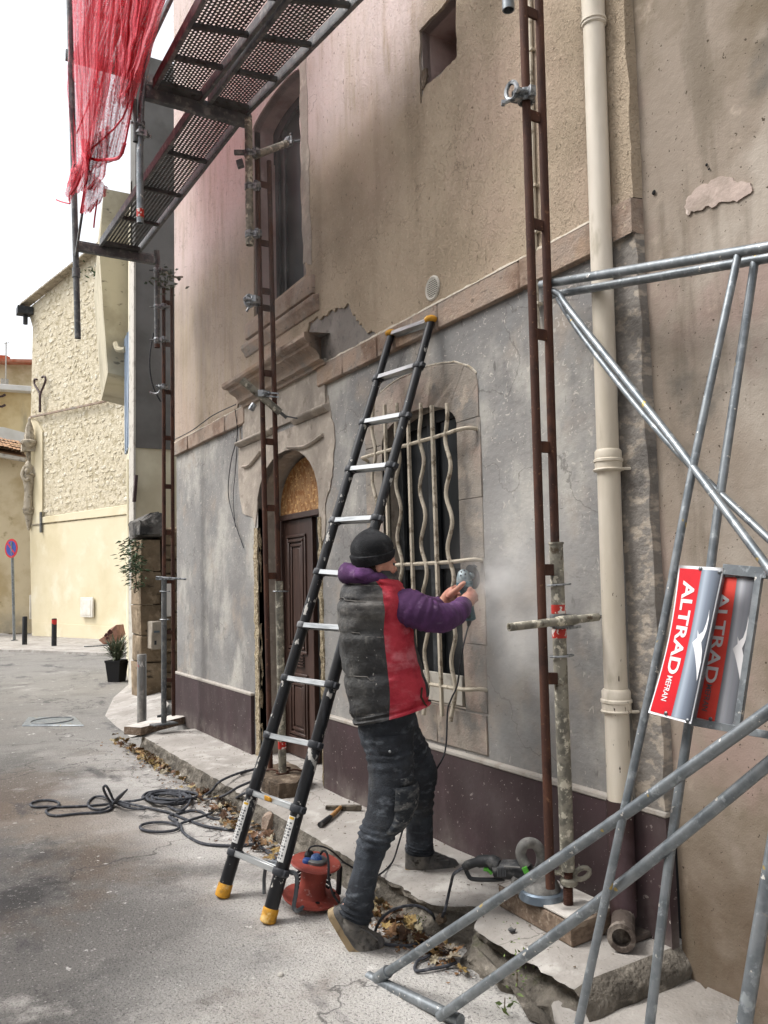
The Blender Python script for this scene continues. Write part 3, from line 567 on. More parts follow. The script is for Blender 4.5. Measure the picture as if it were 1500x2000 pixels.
# cornice over the door in three stones with returned ends
cor = MB(); cor.box((WX-.04, 4.95, 2.98), (WX+.01, 6.1, 3.10)); cor = cor.build('door_cornice', MT['stone'], house)
prof = [(.02,2.835),(-.055,2.84),(-.06,2.87),(-.095,2.885),(-.10,2.92),(-.12,2.955),(-.165,2.985),(-.185,3.0),(-.19,3.03),(-.225,3.045),(-.24,3.07),(-.24,3.105),(-.215,3.125),(.02,3.15)]
prof = [(dx*.85, 2.93+(z-2.835)*.70) for dx, z in prof]
for ya, yb, ea, eb in ((4.72, 5.2, 1, 0), (5.203, 5.76, 0, 0), (5.763, 6.36, 0, 1)):
    b = MB(); n = 9; k = len(prof)
    def cf(i, j):
        dx, z = prof[j]; o = -dx*1.0
        y = ya+(yb-ya)*i/n
        if ea and i == 0: y = ya + .19 - min(o, .24)*.8
        if eb and i == n: y = yb - .19 + min(o, .24)*.8
        q = noise.noise_vector(V((y*12, j*.7, 3)))*.005
        return V((WX+dx, y, z))+q
    vs = [cf(i, j) for i in range(n+1) for j in range(k)]
    fs = [(i*k+j, i*k+j+1, (i+1)*k+j+1, (i+1)*k+j) for i in range(n) for j in range(k-1)] + [tuple(range(k)), tuple(n*k+j for j in reversed(range(k)))]
    b.add(vs, fs); b.build('cornice_stone', MT['stone'], cor, angle=30)
b = MB(); b.box((WX+.03, 4.98, .02), (WX+.5, 6.09, PZ+.012)); b.build('threshold', MT['pavement'], house, bevel=.008, jitter=.004)
# OSB board in the arch, brown leaf, dark gap
b = MB(); b.prism([V((WX+0.185, p.x, p.y)) for p in [V((6.06,2.02)), V((5.0,2.02))]+arch(5.0,6.06,2.07,.37)], (.018,0,0)); b.build('osb_board', MT['osb'], house)
b = MB(); b.box((WX+0.170, 5.0, 1.98), (WX+0.230, 6.07, 2.025)); b.build('door_transom', MT['door_brown'], house, bevel=.004)

yl, yr = 6.06, 5.52
dl = MB(); dl.box((WX+0.200, yr, .17), (WX+0.240, yl, 1.978)); dl = dl.build('door_leaf', MT['door_brown'], house, bevel=.004)
for z0, z1 in ((.95, 1.86), (.30, .80)):
    for q, (ins, px_) in enumerate(((.10,.0), (.135,.012), (.17,.0))):
        y0_, y1_ = yr+ins, yl-ins; a_, c_ = z0+(ins-.1), z1-(ins-.1)
        b = MB()
        for u0,v0,u1,v1 in ((y0_,a_,y1_,a_+.022),(y0_,c_-.022,y1_,c_),(y0_,a_+.023,y0_+.022,c_-.023),(y1_-.022,a_+.023,y1_,c_-.023)):
            b.box((WX+0.186-px_*.5, u0, v0), (WX+0.201, u1, v1))
        b.build('panel_moulding', MT['door_brown'], dl, bevel=.004)
    b = MB(); b.box((WX+0.192, yr+.205, z0+.105), (WX+0.201, yl-.205, z1-.105)); b.build('door_panel', MT['door_brown'], dl, bevel=.008)
b = MB()
for k in range(5): b.bar((WX+0.188, yr+.16, .86+k*.022), (WX+0.188, yl-.2, .86+k*.022), .012, .009)
b.build('carved_bar', MT['door_brown'], dl)
b = MB(); b.box((WX+0.170, 6.03, .15), (WX+.30, 6.078, 2.0)); b.build('door_post', MT['door_brown'], house, bevel=.004)
b = MB(); b.obox((WX+.56, 5.03, 1.05), (.30,-.0,0), (0,.02,0), (0,0,.88)); b.build('door_leaf', MT['door_brown'], house, bevel=.004)
# ---- window: surround stones, panes, grille
ws = MB(); ws.prism([V((WX-.004, 3.25, .70)), V((WX-.004, 4.25, .70)), V((WX-.004, 4.25, .8)), V((WX-.004, 3.25, .8))], (.01,0,0)); ws = ws.build('window_surround', MT['stone'], house)
def blk(poly, x=WX-.004, name='stone_block', mat='stone_worn', jit=.004):
    b = MB(); b.prism([V((x+rnd.uniform(-.0015,.0015), p[0], p[1])) for p in poly], (.03,0,0)); b.build(name, MT[mat], ws, bevel=.003, jitter=jit)
g = .0006
for y0_, y1_ in ((3.19, 3.375), (4.13, 4.32)):
    z = .84
    for L in (.33, .42, .30, .40):
        w = rnd.uniform(-.015,.015)
        blk([(y0_+(w if y0_<3.3 else 0), z+g), (y1_+(w if y1_>4.2 else 0), z+g), (y1_+(w if y1_>4.2 else 0), z+L-g), (y0_+(w if y0_<3.3 else 0), z+L-g)]); z += L
ia, oa = arch(3.375, 4.13, 2.29, .14, 30), arch(3.185, 4.325, 2.46, .19, 30)
for i in range(0, 30, 6):
    ins = ia[i:i+7]; ous = oa[i:i+7]
    pl_ = [(p.x+g, p.y) for p in ins] + [(p.x, p.y) for p in reversed(ous)]
    blk(pl_)
for s_, (ya, yb) in ((0, (3.185, 3.375)), (1, (4.13, 4.325))):
    blk([(ya, 2.293), (yb, 2.293), (ya if s_ else ya, 2.455), (ya, 2.4)] if s_ == 0 else [(ya, 2.293), (yb, 2.293), (yb, 2.455)])
for a_, b_ in ((3.2, 3.62), (3.623, 4.3)): blk([(a_, .645), (b_, .645), (b_, .832), (a_, .832)], WX-.008)
b = MB(); b.tube([V((WX-.001, p.x+.006*noise.noise(V((p.x*9,p.y*9,1))), p.y+.008*noise.noise(V((p.x*12,2,1))))) for p in arch(3.18, 4.33, 2.465, .19, 40)[3:30]], .0055, 5); b.build('mortar_line', MT['mortar_edge'], ws)
# inner frame and panes
wf = MB(); X2 = WX+.10
for ya, yb in ((3.38,3.43), (3.715,3.80), (4.07,4.125)): wf.box((X2, ya, .84), (X2+.05, yb, 2.42))
for za, zb in ((.84,.92), (1.55,1.58), (2.36,2.43)): wf.box((X2+.004, 3.39, za), (X2+.046, 4.12, zb))
wf = wf.build('window_frame', MT['frame_dark'], house)
for ya, yb in ((3.43,3.715), (3.80,4.07)):
    for za, zb in ((.92,1.55), (1.58,2.36)):
        b = MB(); b.box((X2+.02, ya, za), (X2+.026, yb, zb)); b.build('pane', MT['glass'], wf)
b = MB(); b.box((X2-.03, 3.50, .835), (X2-.012, 4.12, .99)); b.build('lower_board', MT['white_paint'], wf, bevel=.003)
GX = WX-.075
def gy(px): return wp(px, 1100, GX).y
gr = None
for pyl, pxl in ((842,890), (1096,915), (1352,930)):
    z = wp(pxl, pyl, GX).z; b = MB()
    q = [V((WX+.01, 4.30, z-.01)), V((WX-.05, 4.27, z)), V((GX, 4.2, z)), V((GX, 3.8, z)), V((GX, 3.4, z)), V((GX, 3.27, z+.004)), V((WX-.04, 3.215, z+.008)), V((WX+.01, 3.20, z+.0))]
    b.tube(smooth_path(q, 3), .0105, 7)
    if gr is None: gr = b.build('window_grille', MT['iron_cream'], house)
    else: b.build('cross_bar', MT['iron_cream'], gr)
zt, zb = wp(868, 797, GX).z, wp(880, 1402, GX).z
for px_ in (762, 808, 856):
    b = MB(); y = gy(px_)
    b.bar((GX-.004, y, zb), (GX-.004, y+.012, wp(px_-12, 792, GX).z), .018, .016, (1,0,0)); b.build('bar', MT['iron_cream'], gr)
for k, px_ in enumerate((737, 784, 831, 883)):
    y = gy(px_); pts = []
    for i in range(61):
        t = i/60; z = zb-.01 + (wp(px_-14, 790, GX).z-zb+.01)*t
        w = .024*math.sin(t*2*math.pi*5.6+.6+k*.35)*min(1, 3*t+.2, 4*(1-t)+.25)
        bow = .04*max(0, (.12-t)/.12)**2
        pts.append(V((GX-.006-bow*.6, y+w+.008*(1-t), z)))
    b = MB(); b.tube(pts, .0105, 8); b.build('wavy_bar', MT['iron_cream'], gr)
# ---- upper window: sill, frame, dark panes
b = MB(); b.box((WX-.045, 4.96, 3.475), (WX+.3, 6.22, 3.615)); us = b.build('upper_window_sill', MT['stone'], house, bevel=.02, jitter=.008, seg=2)
b = MB(); b.prism([V((WX+.01,4.9,3.34)), V((WX-.03,4.9,3.345)), V((WX-.04,4.9,3.38)), V((WX-.065,4.9,3.41)), V((WX-.065,4.9,3.44)), V((WX+.01,4.9,3.47))], (0,1.36,0)); b.build('sill_moulding', MT['stone'], us, bevel=.004, jitter=.006)
uf = MB(); X3 = WX+.175
for ya, yb in ((6.0,6.055), (5.86,5.9), (5.165,5.21)): uf.box((X3, ya, 3.63), (X3+.05, yb, 5.26))
uf.box((X3+.003, 5.17, 3.63), (X3+.045, 6.05, 3.70)); uf.prism([V((X3-.01,p.x,p.y)) for p in [V((6.055,5.275)), V((6.055,4.95))]+[V((q.x,q.y)) for q in reversed(arch(5.165,6.055,4.95,.26))][0:0]+[V((q.x,q.y)) for q in reversed(arch(5.165,6.055,4.95,.26))]+[V((5.165,5.275))]], (.05,0,0)); uf = uf.build('upper_window_frame', MT['frame_dark'], house, smooth=False)
b = MB(); b.box((X3+.02, 5.17, 3.7), (X3+.026, 6.05, 5.3)); b.build('pane', MT['glass'], uf)
# ---- round vent
vc = wp(845, 563, WX-.016); ve = MB(); ve.lathe(vc+V((.012,0,0)), [(.068,0),(.068,.014),(.060,.02),(.050,.016),(.050,0)], 24, (-1,0,0), caps=False); ve = ve.build('vent', MT['white_paint'], house)
b = MB(); b.lathe(vc+V((.002,0,0)), [(.051,0),(.051,.003)], 20, (-1,0,0)); b.build('vent_backing', MT['dark_in'], ve)
for k in range(-4, 5):
    z = k*.0108; h = math.sqrt(max(.0001, .049**2-z*z))
    b = MB(); b.bar(vc+V((-.004,-h,z)), vc+V((-.004,h,z)), .005, .0048); b.build('slat', MT['white_paint'], ve)
# thin wires on the wall left of the door
b = MB(); b.tube(smooth_path([V((WX-.05,*yz(470,800))), V((WX-.02,*yz(468,850))), V((WX-.03,*yz(458,900))), V((WX-.02,*yz(450,960))), V((WX-.02,*yz(460,1010))), V((WX-.01,*yz(478,1070)))], 6), .004, 5)
b.tube(smooth_path([V((WX-.02,*yz(468,850))), V((WX-.02,*yz(465,910))), V((WX-.02,*yz(460,970))), V((WX-.02,*yz(464,1030)))], 6), .003, 5)
tag(b.build('telephone_wire', MT['black_rubber']), 'thin dark loose wires hanging down the grey wall left of the arched door', 'wire')
b = MB(); b.tube(smooth_path([V((WX-.04, 8.2, 2.975)), V((WX-.045, 7.6, 2.97)), V((WX-.05, 7.0, 3.0)), V((WX-.05, 6.42, 2.985))], 6), .005, 5)
tag(b.build('telephone_wire', MT['black_rubber']), 'dark cable running along the stone band left of the door cornice', 'wire')

# ------------------------------------------------------------------ unseen houses across the street, added to shade the facade
def unseen_facing_house(label, y0, y1, h, x, mat):
    t = thing('unseen_facing_house', label, 'house', (x, (y0+y1)/2, 0)); m = MB(); m.box((x-6, y0, -.02), (x, y1, h)); m.build('wall', MT[mat], t)
    for z in (.9, 4.0):
        y = y0+1.2
        while y < y1-1.5:
            m = MB(); m.box((x-.02, y, z), (x+.05, y+1.0, z+1.7)); f = m.build('window', MT['frame_grey'], t); m = MB(); m.box((x+.052, y+.08, z+.08), (x+.06, y+.92, z+1.62)); m.build('pane', MT['glass'], f); y += 2.6
unseen_facing_house('unseen white rendered house added for shade across the street behind the camera', -9, 1.5, 5.0, -3.6, 'white_wall')
unseen_facing_house('unseen white rendered house added for shade across the street, level with the scaffolded house', 1.6, 9.5, 6.0, -3.6, 'white_wall')

# ------------------------------------------------------------------ drainpipe
pt, pb = wp(1158, 0, 2.385), wp(1218, 1795, 2.385)
pt = pb + (pt-pb)*((9-pb.z)/(pt.z-pb.z))
pt = V((2.385, pt.y, pt.z)); dpq = lambda py: on_line(pb, V((2.385, wp(1158,0,2.385).y, wp(1158,0,2.385).z)), py)
dpipe = thing('drainpipe', 'cream painted drainpipe with a brown foot, fixed to the house corner', 'drainpipe', (pb.x, pb.y, PZ))
b = MB(); b.tube([dpq(1562), dpq(1390)], .0465, 18); b.tube([dpq(1352), dpq(915)], .0445, 18); b.tube([dpq(882), dpq(52)], .043, 18); b.build('pipe', MT['pipe_cream'], dpipe)
b = MB(); b.tube([dpq(44), dpq(-40)], .046, 18); b.tube([dpq(-45), pt], .043, 18); b.build('pipe', MT['pipe_cream'], dpipe)
def collar(py0, py1, r, lip=True):
    a, c = dpq(py1), dpq(py0); L = (c-a).length
    b = MB(); b.lathe(a, [(r-.006,0),(r,.006),(r,L*.42),(r+.004,L*.45),(r+.004,L*.55),(r-.001,L*.6),(r-.001,L*.9),(r-.008,L)], 20, (c-a)); b.build('collar', MT['pipe_cream'], dpipe)
collar(878, 922, .053); collar(1345, 1392, .056); collar(36, 54, .050)
for py in (800+118, 1388):
    p = dpq(py); b = MB(); b.tube([p+V((math.cos(a)*.055, math.sin(a)*.055, 0)) for a in [2*math.pi*i/18 for i in range(18)]], .0055, 6, closed=True); b.tube([p+V((.02,-.055,0)), p+V((.075,-.075,.0))], .006, 6); b.build('bracket', MT['pipe_cream'], dpipe)
b = MB(); b.tube([pb+V((0,0,.015)), dpq(1563)], .050, 18); b.build('lower_pipe', MT['pipe_brown'], dpipe)
oc = gp(1214, 1830, PZ+.055)
b = MB(); dirn = (oc-(pb+V((.01,0,.05)))); dirn.z = 0; dirn.normalize()
b.pipe(oc-dirn*.02, oc+dirn*.10*0+dirn*.0, .044, .033, 16); b.pipe(oc-dirn*.012, oc+dirn*.012, .050, .033, 16); b.tube(smooth_path([oc-dirn*.015, oc-dirn*.05+V((0,0,.005)), pb+V((-.0,0,.02)), pb+V((0,0,.08))], 4), [.043]*12+[.046], 14, caps=False)
b.lathe(oc-dirn*.03, [(.0,0),(.036,.001)], 14, dirn); b.build('outlet', MT['clay'], dpipe)
b = MB(); b.box((pb.x-.075, pb.y-.09, PZ), (WX-.02, pb.y+.08, PZ+.025)); b.build('foot_mortar', MT['clay'], dpipe, bevel=.01, jitter=.012)

# ------------------------------------------------------------------ the neighbour's brown wall
nb = thing('neighbour_house', 'brown stained smooth rendered wall of the next house, right of the drainpipe', 'house', (WX, 0, 0))
mb = MB(); mb.grid(lambda u, v: V((WX+.012+.012*noise.noise(V((u*7, v*12, 3))), 2.12-6.6*u, -.02+9.2*v)), 40, 50); mb.build('rendered_wall', MT['brown_wall'], nb)
b = MB(); b.prism([V((WX-.001, *p)) for p in jag([yz(1340,398), yz(1360,368), yz(1400,345), yz(1440,352), yz(1462,360), yz(1470,372), yz(1440,392), yz(1390,400), yz(1350,412), yz(1345,420)], .016, 7, 5, True)], (.02,0,0)); b.build('plaster_patch', MT['pink_patch'], nb, smooth=False)
b = MB()
for px_, py, r in ((1380,322,.006),(1385,330,.005),(1277,376,.010)):
    p = wp(px_, py, WX+.004); b.lathe(p, [(r,0),(r*.6,.002)], 8, (-1,0,0))
b.build('drill_hole', MT['dark_in'], nb)

# ------------------------------------------------------------------ scaffold standards (lattice posts)
def coupler(parent, c, axis, side, m='zinc', sc=1.0):
    """clamp: ring round the tube, hinged second ring, bolt and nut"""
    c = V(c); a = V(axis).normalized(); s = V(side).normalized(); t = a.cross(s).normalized()
    b = MB(); b.pipe(c-a*.022*sc, c+a*.022*sc, .031*sc, .022*sc, 12)
    b.obox(c+s*.037*sc, s*.012*sc, t*.02*sc, a*.02*sc); b.obox(c+t*.034*sc, t*.014*sc, s*.012*sc, a*.02*sc)
    b.tube([c+t*.03*sc-s*.02*sc, c+t*.03*sc+s*.055*sc], .007*sc, 6); b.lathe(c+t*.03*sc+s*.05*sc, [(.013*sc,0),(.013*sc,.012*sc)], 6, s)
    b.tube([c-t*.03*sc-s*.02*sc, c-t*.03*sc+s*.03*sc], .006*sc, 6)
    return b.build('coupler', MT[m], parent, bevel=.002)
def post(label, Y, A, B, rungs, base, dims=.042, name='scaffold_post'):
    t = thing(name, label, 'scaffold post', base, 'rusty lattice posts carrying the scaffold')
    a0, a1 = yp(*A[0], Y), yp(*A[1], Y); b0, b1 = yp(*B[0], Y), yp(*B[1], Y)
    for p, q in ((a0, a1), (b0, b1)):
        m = MB(); m.tube([p, q], dims*.42, 14); m.build('chord', MT['rust'], t)
    for py in rungs:
        m = MB(); p, q = on_line(a0, a1, py), on_line(b0, b1, py); q = V((q.x, q.y, p.z)); m.bar(p+(q-p)*.2, q-(q-p)*.2, .012, .045); m.build('rung', MT['rust'], t, bevel=.002)
    return t, (a0, a1), (b0, b1)
def screw(t, a, b, r=.024, thread=None):
    m = MB(); m.pipe(a, b, r, r*.8, 14); m.build('jack_tube', MT['jack'], t)
# right post
rblk = [gp(973,1770,PZ), gp(1119,1852,PZ), gp(1205,1818,PZ)]; rblk.append(rblk[0]+rblk[2]-rblk[1])
b = MB(); b.hexa([V((p.x,p.y,PZ)) for p in rblk]+[V((p.x,p.y,PZ+.085)) for p in rblk])
rb = thing('timber_block', 'thick dusty brown timber block on the pavement under the post nearest the drainpipe', 'timber block', (rblk[1].x, rblk[1].y, PZ), 'timber blocks under the scaffold posts')
b.build('block', MT['timber'], rb, bevel=.006, jitter=.003)
b = MB(); c = [p.lerp(sum(rblk, V())/4, .035) for p in rblk]; b.add([V((p.x,p.y,PZ+.0875)) for p in c], [(0,1,2,3)]); b.build('dust_coat', MT['dust'], rb)
YR = 2.437
t, ca, cb = post('rusty lattice post standing on a timber block beside the drainpipe', YR, ((1017,-160),(1075,1735)), ((1048,-160),(1084,1061)), (19,222,435,651,872), gp(1110,1771,.24))
jt, jb = yp(1086,1061,YR), yp(1109,1700,YR)
m = MB(); m.pipe(jt, jb, .027, .021, 14); m.build('jack_tube', MT['jack'], t)
m = MB(); m.lathe(jt, [(.031,-.004),(.031,.004)], 14, (0,0,1)); m.build('jack_collar', MT['jack'], t)
m = MB()
for k in range(22): pass
q0, q1 = yp(1109,1690,YR), yp(1110,1773,YR); prof_ = []
L = (q0-q1).length
for k in range(int(L/.006)): prof_ += [(.0165, k*.006), (.0195, k*.006+.003)]
m.lathe(q1, prof_, 12, (q0-q1)); m.build('screw_thread', MT['rust'], t)
m = MB(); w = yp(1111,1722,YR); m.lathe(w+V((0,0,-.012)), [(.03,0),(.034,.004),(.034,.02),(.028,.026)], 14)
for sgn, el in ((1,.03),(-1,.03)):
    d_ = (rt*sgn*.9+V((0,0,.42))).normalized(); n_ = V((-fw.x,-fw.y,0)).normalized()
    cc = w+rt*sgn*.052+V((0,0,.03 if sgn>0 else .055))
    m.tube([cc+(d_*math.cos(a)+d_.cross(n_)*math.sin(a)*.62)*.031 for a in [2*math.pi*i/12 for i in range(12)]], .010, 6, closed=True)
    m.tube([w, cc-d_*.02], .010, 6)
m.build('wing_nut', MT['jack'], t)
m = MB(); bx = q1; ax, ay = (rblk[2]-rblk[1]).normalized(), (rblk[0]-rblk[1]).normalized()
m.obox(V((bx.x,bx.y,PZ+.0955))+ay*-.0, ax*.085, ay*.095, V((0,0,.0045))); m.build('base_plate', MT['dust'], t, bevel=.002, jitter=.004)
for py in (1142, 1281):      # locking pin rings
    p = on_line(jt, jb, py); m = MB(); m.tube([p+rt*.045*math.cos(a)+V((0,0,.003*math.cos(a)))+V((fw.x,fw.y,0))*.032*math.sin(a)+rt*.006 for a in [2*math.pi*i/16 for i in range(16)]], .0045, 6, closed=True); m.build('pin', MT['zinc'], t)
for py, c_ in ((1113,'rust'), (1325,'rust')):
    p = on_line(ca[0], ca[1], py); q = on_line(jt, jb, py); m = MB(); m.bar(p+(q-p)*.1, q-(q-p)*.1, .02, .045); m.build('lug', MT['rust'], t, bevel=.002)
for pa, pb_, in ((1181,1198), (1228,1246)):
    m = MB(); m.tube([on_line(jt,jb,pa), on_line(jt,jb,pb_)], .0282, 14); m.build('red_sticker', MT['red_band'], t)
kc = on_line(jt, jb, 1212); tb = [yp(994,1225,YR-.06), yp(1168,1205,YR-.10)]
coupler(t, kc, (0,0,1), -fw, 'galv_dark', 1.15)
kt = thing('tie_tube', 'short paint splashed tube clamped crosswise to the post beside the drainpipe', 'scaffold tube', kc)
m = MB(); m.pipe(tb[0], tb[1], .0155, .012, 12); m.build('tube', MT['jack'], kt); m = MB(); m.tube([tb[0].lerp(tb[1],.53), tb[0].lerp(tb[1],.74)], .0195, 12); m.build('sleeve', MT['jack'], kt); m = MB(); m.tube([tb[1], tb[1]+(tb[1]-tb[0])*.05], .006, 8); m.build('bolt', MT['bolt'], kt)
m = MB(); m.tube([tb[0].lerp(tb[1],.63)+V((0,-.005,-.03)), tb[0].lerp(tb[1],.78)+V((0,-.005,-.028))], .005, 6); m.build('pin', MT['zinc'], kt)
p = on_line(ca[0], ca[1], 190); cp = coupler(t, p, (0,0,1), -rt-fw*.4, 'zinc', 1.15); m = MB()
q = p-rt*.062-fw*.02+V((0,0,.015)); m.tube([q+(rt*.5-fw*.6).normalized()*.03*math.cos(a)+V((0,0,1))*.037*math.sin(a) for a in [2*math.pi*i/14 for i in range(14)]], .010, 6, closed=True); m.tube([q+V((0,0,-.035)), q+V((0,0,-.05))-rt*.035], .008, 6); m.lathe(q+V((0,0,-.05))-rt*.03, [(.014,0),(.014,.014)], 6, -rt); m.build('open_clamp', MT['zinc'], t)
m = MB(); m.pipe(wp(993,20,2.0), wp(991,-60,2.0), .024, .020, 14); tag(m.build('scaffold_tube', MT['galv']), 'end of a grey scaffold tube hanging at the picture top beside the rusty post', 'scaffold tube')
# conduit on the wall behind that post
m = MB(); cpts = [wp(x, y, WX-.025) for x, y in ((1034,-80),(1037,100),(1043,360),(1049,600),(1053,650))]
m.tube(smooth_path(cpts, 4), .009, 7); cnd = thing('conduit', 'thin cream conduit clipped to the wall behind the rusty post near the drainpipe', 'conduit', cpts[-1]); m.build('tube', MT['iron_cream'], cnd)
for py in (100, 365, 455, 595):
    p = wp(1037+(py-100)*.0245, py, WX-.022); m = MB(); m.bar(p-V((0,.022,0)), p+V((0,.022,0)), .03, .014); m.build('clip', MT['iron_cream'], cnd, bevel=.002)
# middle post
YM = 5.15
t2, ca, cb = post('rusty lattice post in front of the arched door', YM, ((502,300),(528,1500)), ((525.5,315),(544,1135)), (358,473,567,600,728,862,992,1125), yp(540,1506,YM))
jt, jb = yp(545,1135,YM), yp(552,1508,YM)
m = MB(); m.pipe(jt, jb, .027, .021, 14); m.build('jack_tube', MT['jack'], t2)
m = MB(); m.tube([jb+V((0,0,.0)), jb+V((0,0,-.012))], .045, 12); m.build('base_plate', MT['rust'], t2)
m = MB(); m.tube([on_line(jt,jb,1448), on_line(jt,jb,1462)], .0282, 12); m.build('red_sticker', MT['red_band'], t2)
p = on_line(jt,jb,1155); m = MB(); m.tube([p+rt*.05*math.cos(a)+V((fw.x,fw.y,0))*.03*math.sin(a)+rt*.01 for a in [2*math.pi*i/14 for i in range(14)]], .005, 6, closed=True); m.build('pin', MT['zinc'], t2)
m = MB()
for k, (dx_, dy_) in enumerate(((.1,.1),(-.1,.12),(.14,-.06))): m.tube(smooth_path([jb+V((0,0,-.006)), jb+V((dx_*.5,dy_*.5,.012)), jb+V((dx_,dy_,-.006))], 4), .006, 6)
m.build('tie_wire', MT['rust'], t2)
mt = thing('scaffold_tube', 'dusty grey scaffold tube clamped beside the post at the upper window, its lower end open', 'scaffold tube', yp(488,478,YM-.03))
m = MB(); c0, c1 = yp(485,232,YM-.03), yp(488,479,YM-.03); m.pipe(c0, c1, .027, .022, 14); m.build('tube', MT['jack'], mt)
for py in (300, 365, 458):
    coupler(t2, on_line(ca[0],ca[1],py)-V((.012,.01,0)), (0,0,1), -rt, 'zinc', 1.0); coupler(mt, on_line(c0,c1,py), (0,0,1), rt, 'zinc', 1.05)
m = MB(); pp = on_line(c0,c1,298); m.bar(pp-rt*.10, pp+rt*.08, .03, .03); m.build('coupler_bar', MT['galv_dark'], mt, bevel=.003)
m = MB(); pp = on_line(c0,c1,320)-rt*.06; m.obox(pp, rt*.022+V((0,0,.008)), V((0,0,.026))-rt*.006, fw*.02); m.build('wedge', MT['galv_dark'], mt, bevel=.003)
e0, e1 = on_line(c0,c1,304)+rt*.04, V((2.52, 5.27, 4.83))
e1 = wp(568, 277, 2.42)
wt = thing('wall_tie_tube', 'grey scaffold tube reaching from the post into the upper window opening', 'scaffold tube', e0)
m = MB(); m.pipe(e0, e1, .025, .02, 12); m.build('tube', MT['jack'], wt); m = MB(); m.tube([e1-(e1-e0)*.0, e1+rt*.09+V((0,0,.01))], .010, 8); m.build('tie_bolt', MT['bolt'], wt); coupler(wt, e1-(e1-e0)*.08, (e1-e0), (0,0,1), 'zinc', 1.0)
p = on_line(ca[0],ca[1],590); coupler(t2, p-rt*.03-fw*.03, (0,0,1), -rt, 'zinc', 1.2); m = MB(); q = p-rt*.07-fw*.03; m.tube([q+rt*.03*math.cos(a)+V((0,0,1))*.042*math.sin(a) for a in [2*math.pi*i/12 for i in range(12)]], .011, 6, closed=True); m.tube([q+V((0,0,-.04)), q+V((0,0,-.075))-rt*.02], .009, 6); m.build('open_clamp', MT['zinc'], t2)
dt = thing('brace_tube', 'stub of grey tube clamped aslant to the post under the door cornice', 'scaffold tube', yp(515,772,YM-.04))
s0, s1 = yp(472,742,YM+.02), yp(548,806,YM-.05); m = MB(); m.pipe(s0, s1, .026, .021, 12); m.build('tube', MT['jack'], dt)
m = MB(); m.tube([s1, s1+(s1-s0)*.16], .012, 8); m.tube([s1+(s1-s0)*.1, s1+(s1-s0)*.1+rt*.09-V((0,0,.018))], .006, 6); m.build('tie_bolt', MT['bolt'], dt)
m = MB(); q = on_line(ca[0],ca[1],770)-fw*.03; m.bar(q-rt*.035+V((0,0,.012)), q+rt*.115, .012, .010); m.bar(q-rt*.035-V((0,0,.012)), q+rt*.115-V((0,0,.024)), .012, .010); m.build('clamp_bolts', MT['zinc'], t2); coupler(t2, q+fw*.03, (0,0,1), -fw, 'zinc', 1.1)
m = MB(); q = yp(497,789,YM-.03); m.lathe(q, [(.02,0),(.022,.03),(.02,.05)], 8, -rt*.5+V((0,0,-.8))); m.build('nut', MT['zinc'], dt)
# slab remnant under the middle post
q = [gp(511,1545,PZ), gp(545,1560,PZ), gp(580,1556,PZ), gp(604,1532,PZ), gp(566,1512,PZ), gp(520,1516,PZ)]
m = MB(); m.prism([V((p.x,p.y,PZ-.01)) for p in jag([V((p.x,p.y)) for p in q], .02, 5, 3, True) for p in [V((p.x,p.y,0))]], (0,0,.095)); 
tag(m.build('stone_slab', [MT['rubble_brown']], bevel=.006, jitter=.012), 'broken brown stone slab on the pavement in front of the arched door', 'stone slab')
# left post
YL = 7.6
lq = [gp(275,1437,PZ), gp(365,1413,PZ)]; ax = (lq[1]-lq[0]); ay = V((-ax.y, ax.x, 0)).normalized()*.2
b = MB(); lb = thing('timber_block', 'pale dusty timber block at the pavement\'s far end beside the steel bollard', 'timber block', (lq[0].x, lq[0].y, PZ), 'timber blocks under the scaffold posts')
b.hexa([lq[0], lq[1], lq[1]+ay, lq[0]+ay]+[p+V((0,0,.07)) for p in (lq[0], lq[1], lq[1]+ay, lq[0]+ay)]); b.build('block', MT['timber'], lb, bevel=.006)
b = MB(); b.add([p+V((0,0,.0725)) for p in (lq[0], lq[1], lq[1]+ay, lq[0]+ay)], [(0,1,2,3)]); b.build('dust_coat', MT['dust'], lb)
jl = yp(320,1411,YL)
t3, ca, cb = post('rusty lattice post at the far end of the house beside the steel bollard', YL, ((319.5,556),(320.5,1128)), ((335.5,558),(339,1398)), (590,672,765,855,950,1040,1135), jl)
m = MB(); m.pipe(yp(320.5,1128,YL), jl, .025, .02, 12); m.build('jack_tube', MT['galv_dark'], t3)
m = MB(); m.obox(jl+V((0,0,-.012)), V((.11,.01,0)), V((-.01,.055,0)), V((0,0,.007))); m.build('base_plate', MT['galv_dark'], t3, bevel=.002)
m = MB(); m.lathe(jl+V((0,0,.05)), [(.03,0),(.03,.025)], 8); m.bar(jl+V((-.06,0,.06)), jl+V((.06,0,.07)), .014, .02); m.build('wing_nut', MT['galv_dark'], t3)
for py in (1235, 1328):
    p, q = yp(320.5,py,YL), yp(339,py,YL); m = MB(); m.bar(p, q, .014, .035); m.build('lug', MT['rust'], t3)
for py in (1155, 1210):
    p = yp(322,py,YL); m = MB(); m.tube([p+rt*.045*math.cos(a)+V((fw.x,fw.y,0))*.03*math.sin(a) for a in [2*math.pi*i/14 for i in range(14)]], .005, 6, closed=True); m.build('pin', MT['zinc'], t3)
lt_ = thing('scaffold_tube', 'grey scaffold tube with a rusty lower end clamped beside the farthest post', 'scaffold tube', yp(306,678,YL-.03))
l0, l1 = yp(306,490,YL-.03), yp(307,672,YL-.03); m = MB(); m.pipe(l0, l1, .027, .022, 12); m.build('tube', MT['galv_dark'], lt_); m = MB(); m.pipe(l1, yp(307,679,YL-.03), .028, .022, 12); m.build('rusty_end', MT['rust'], lt_)
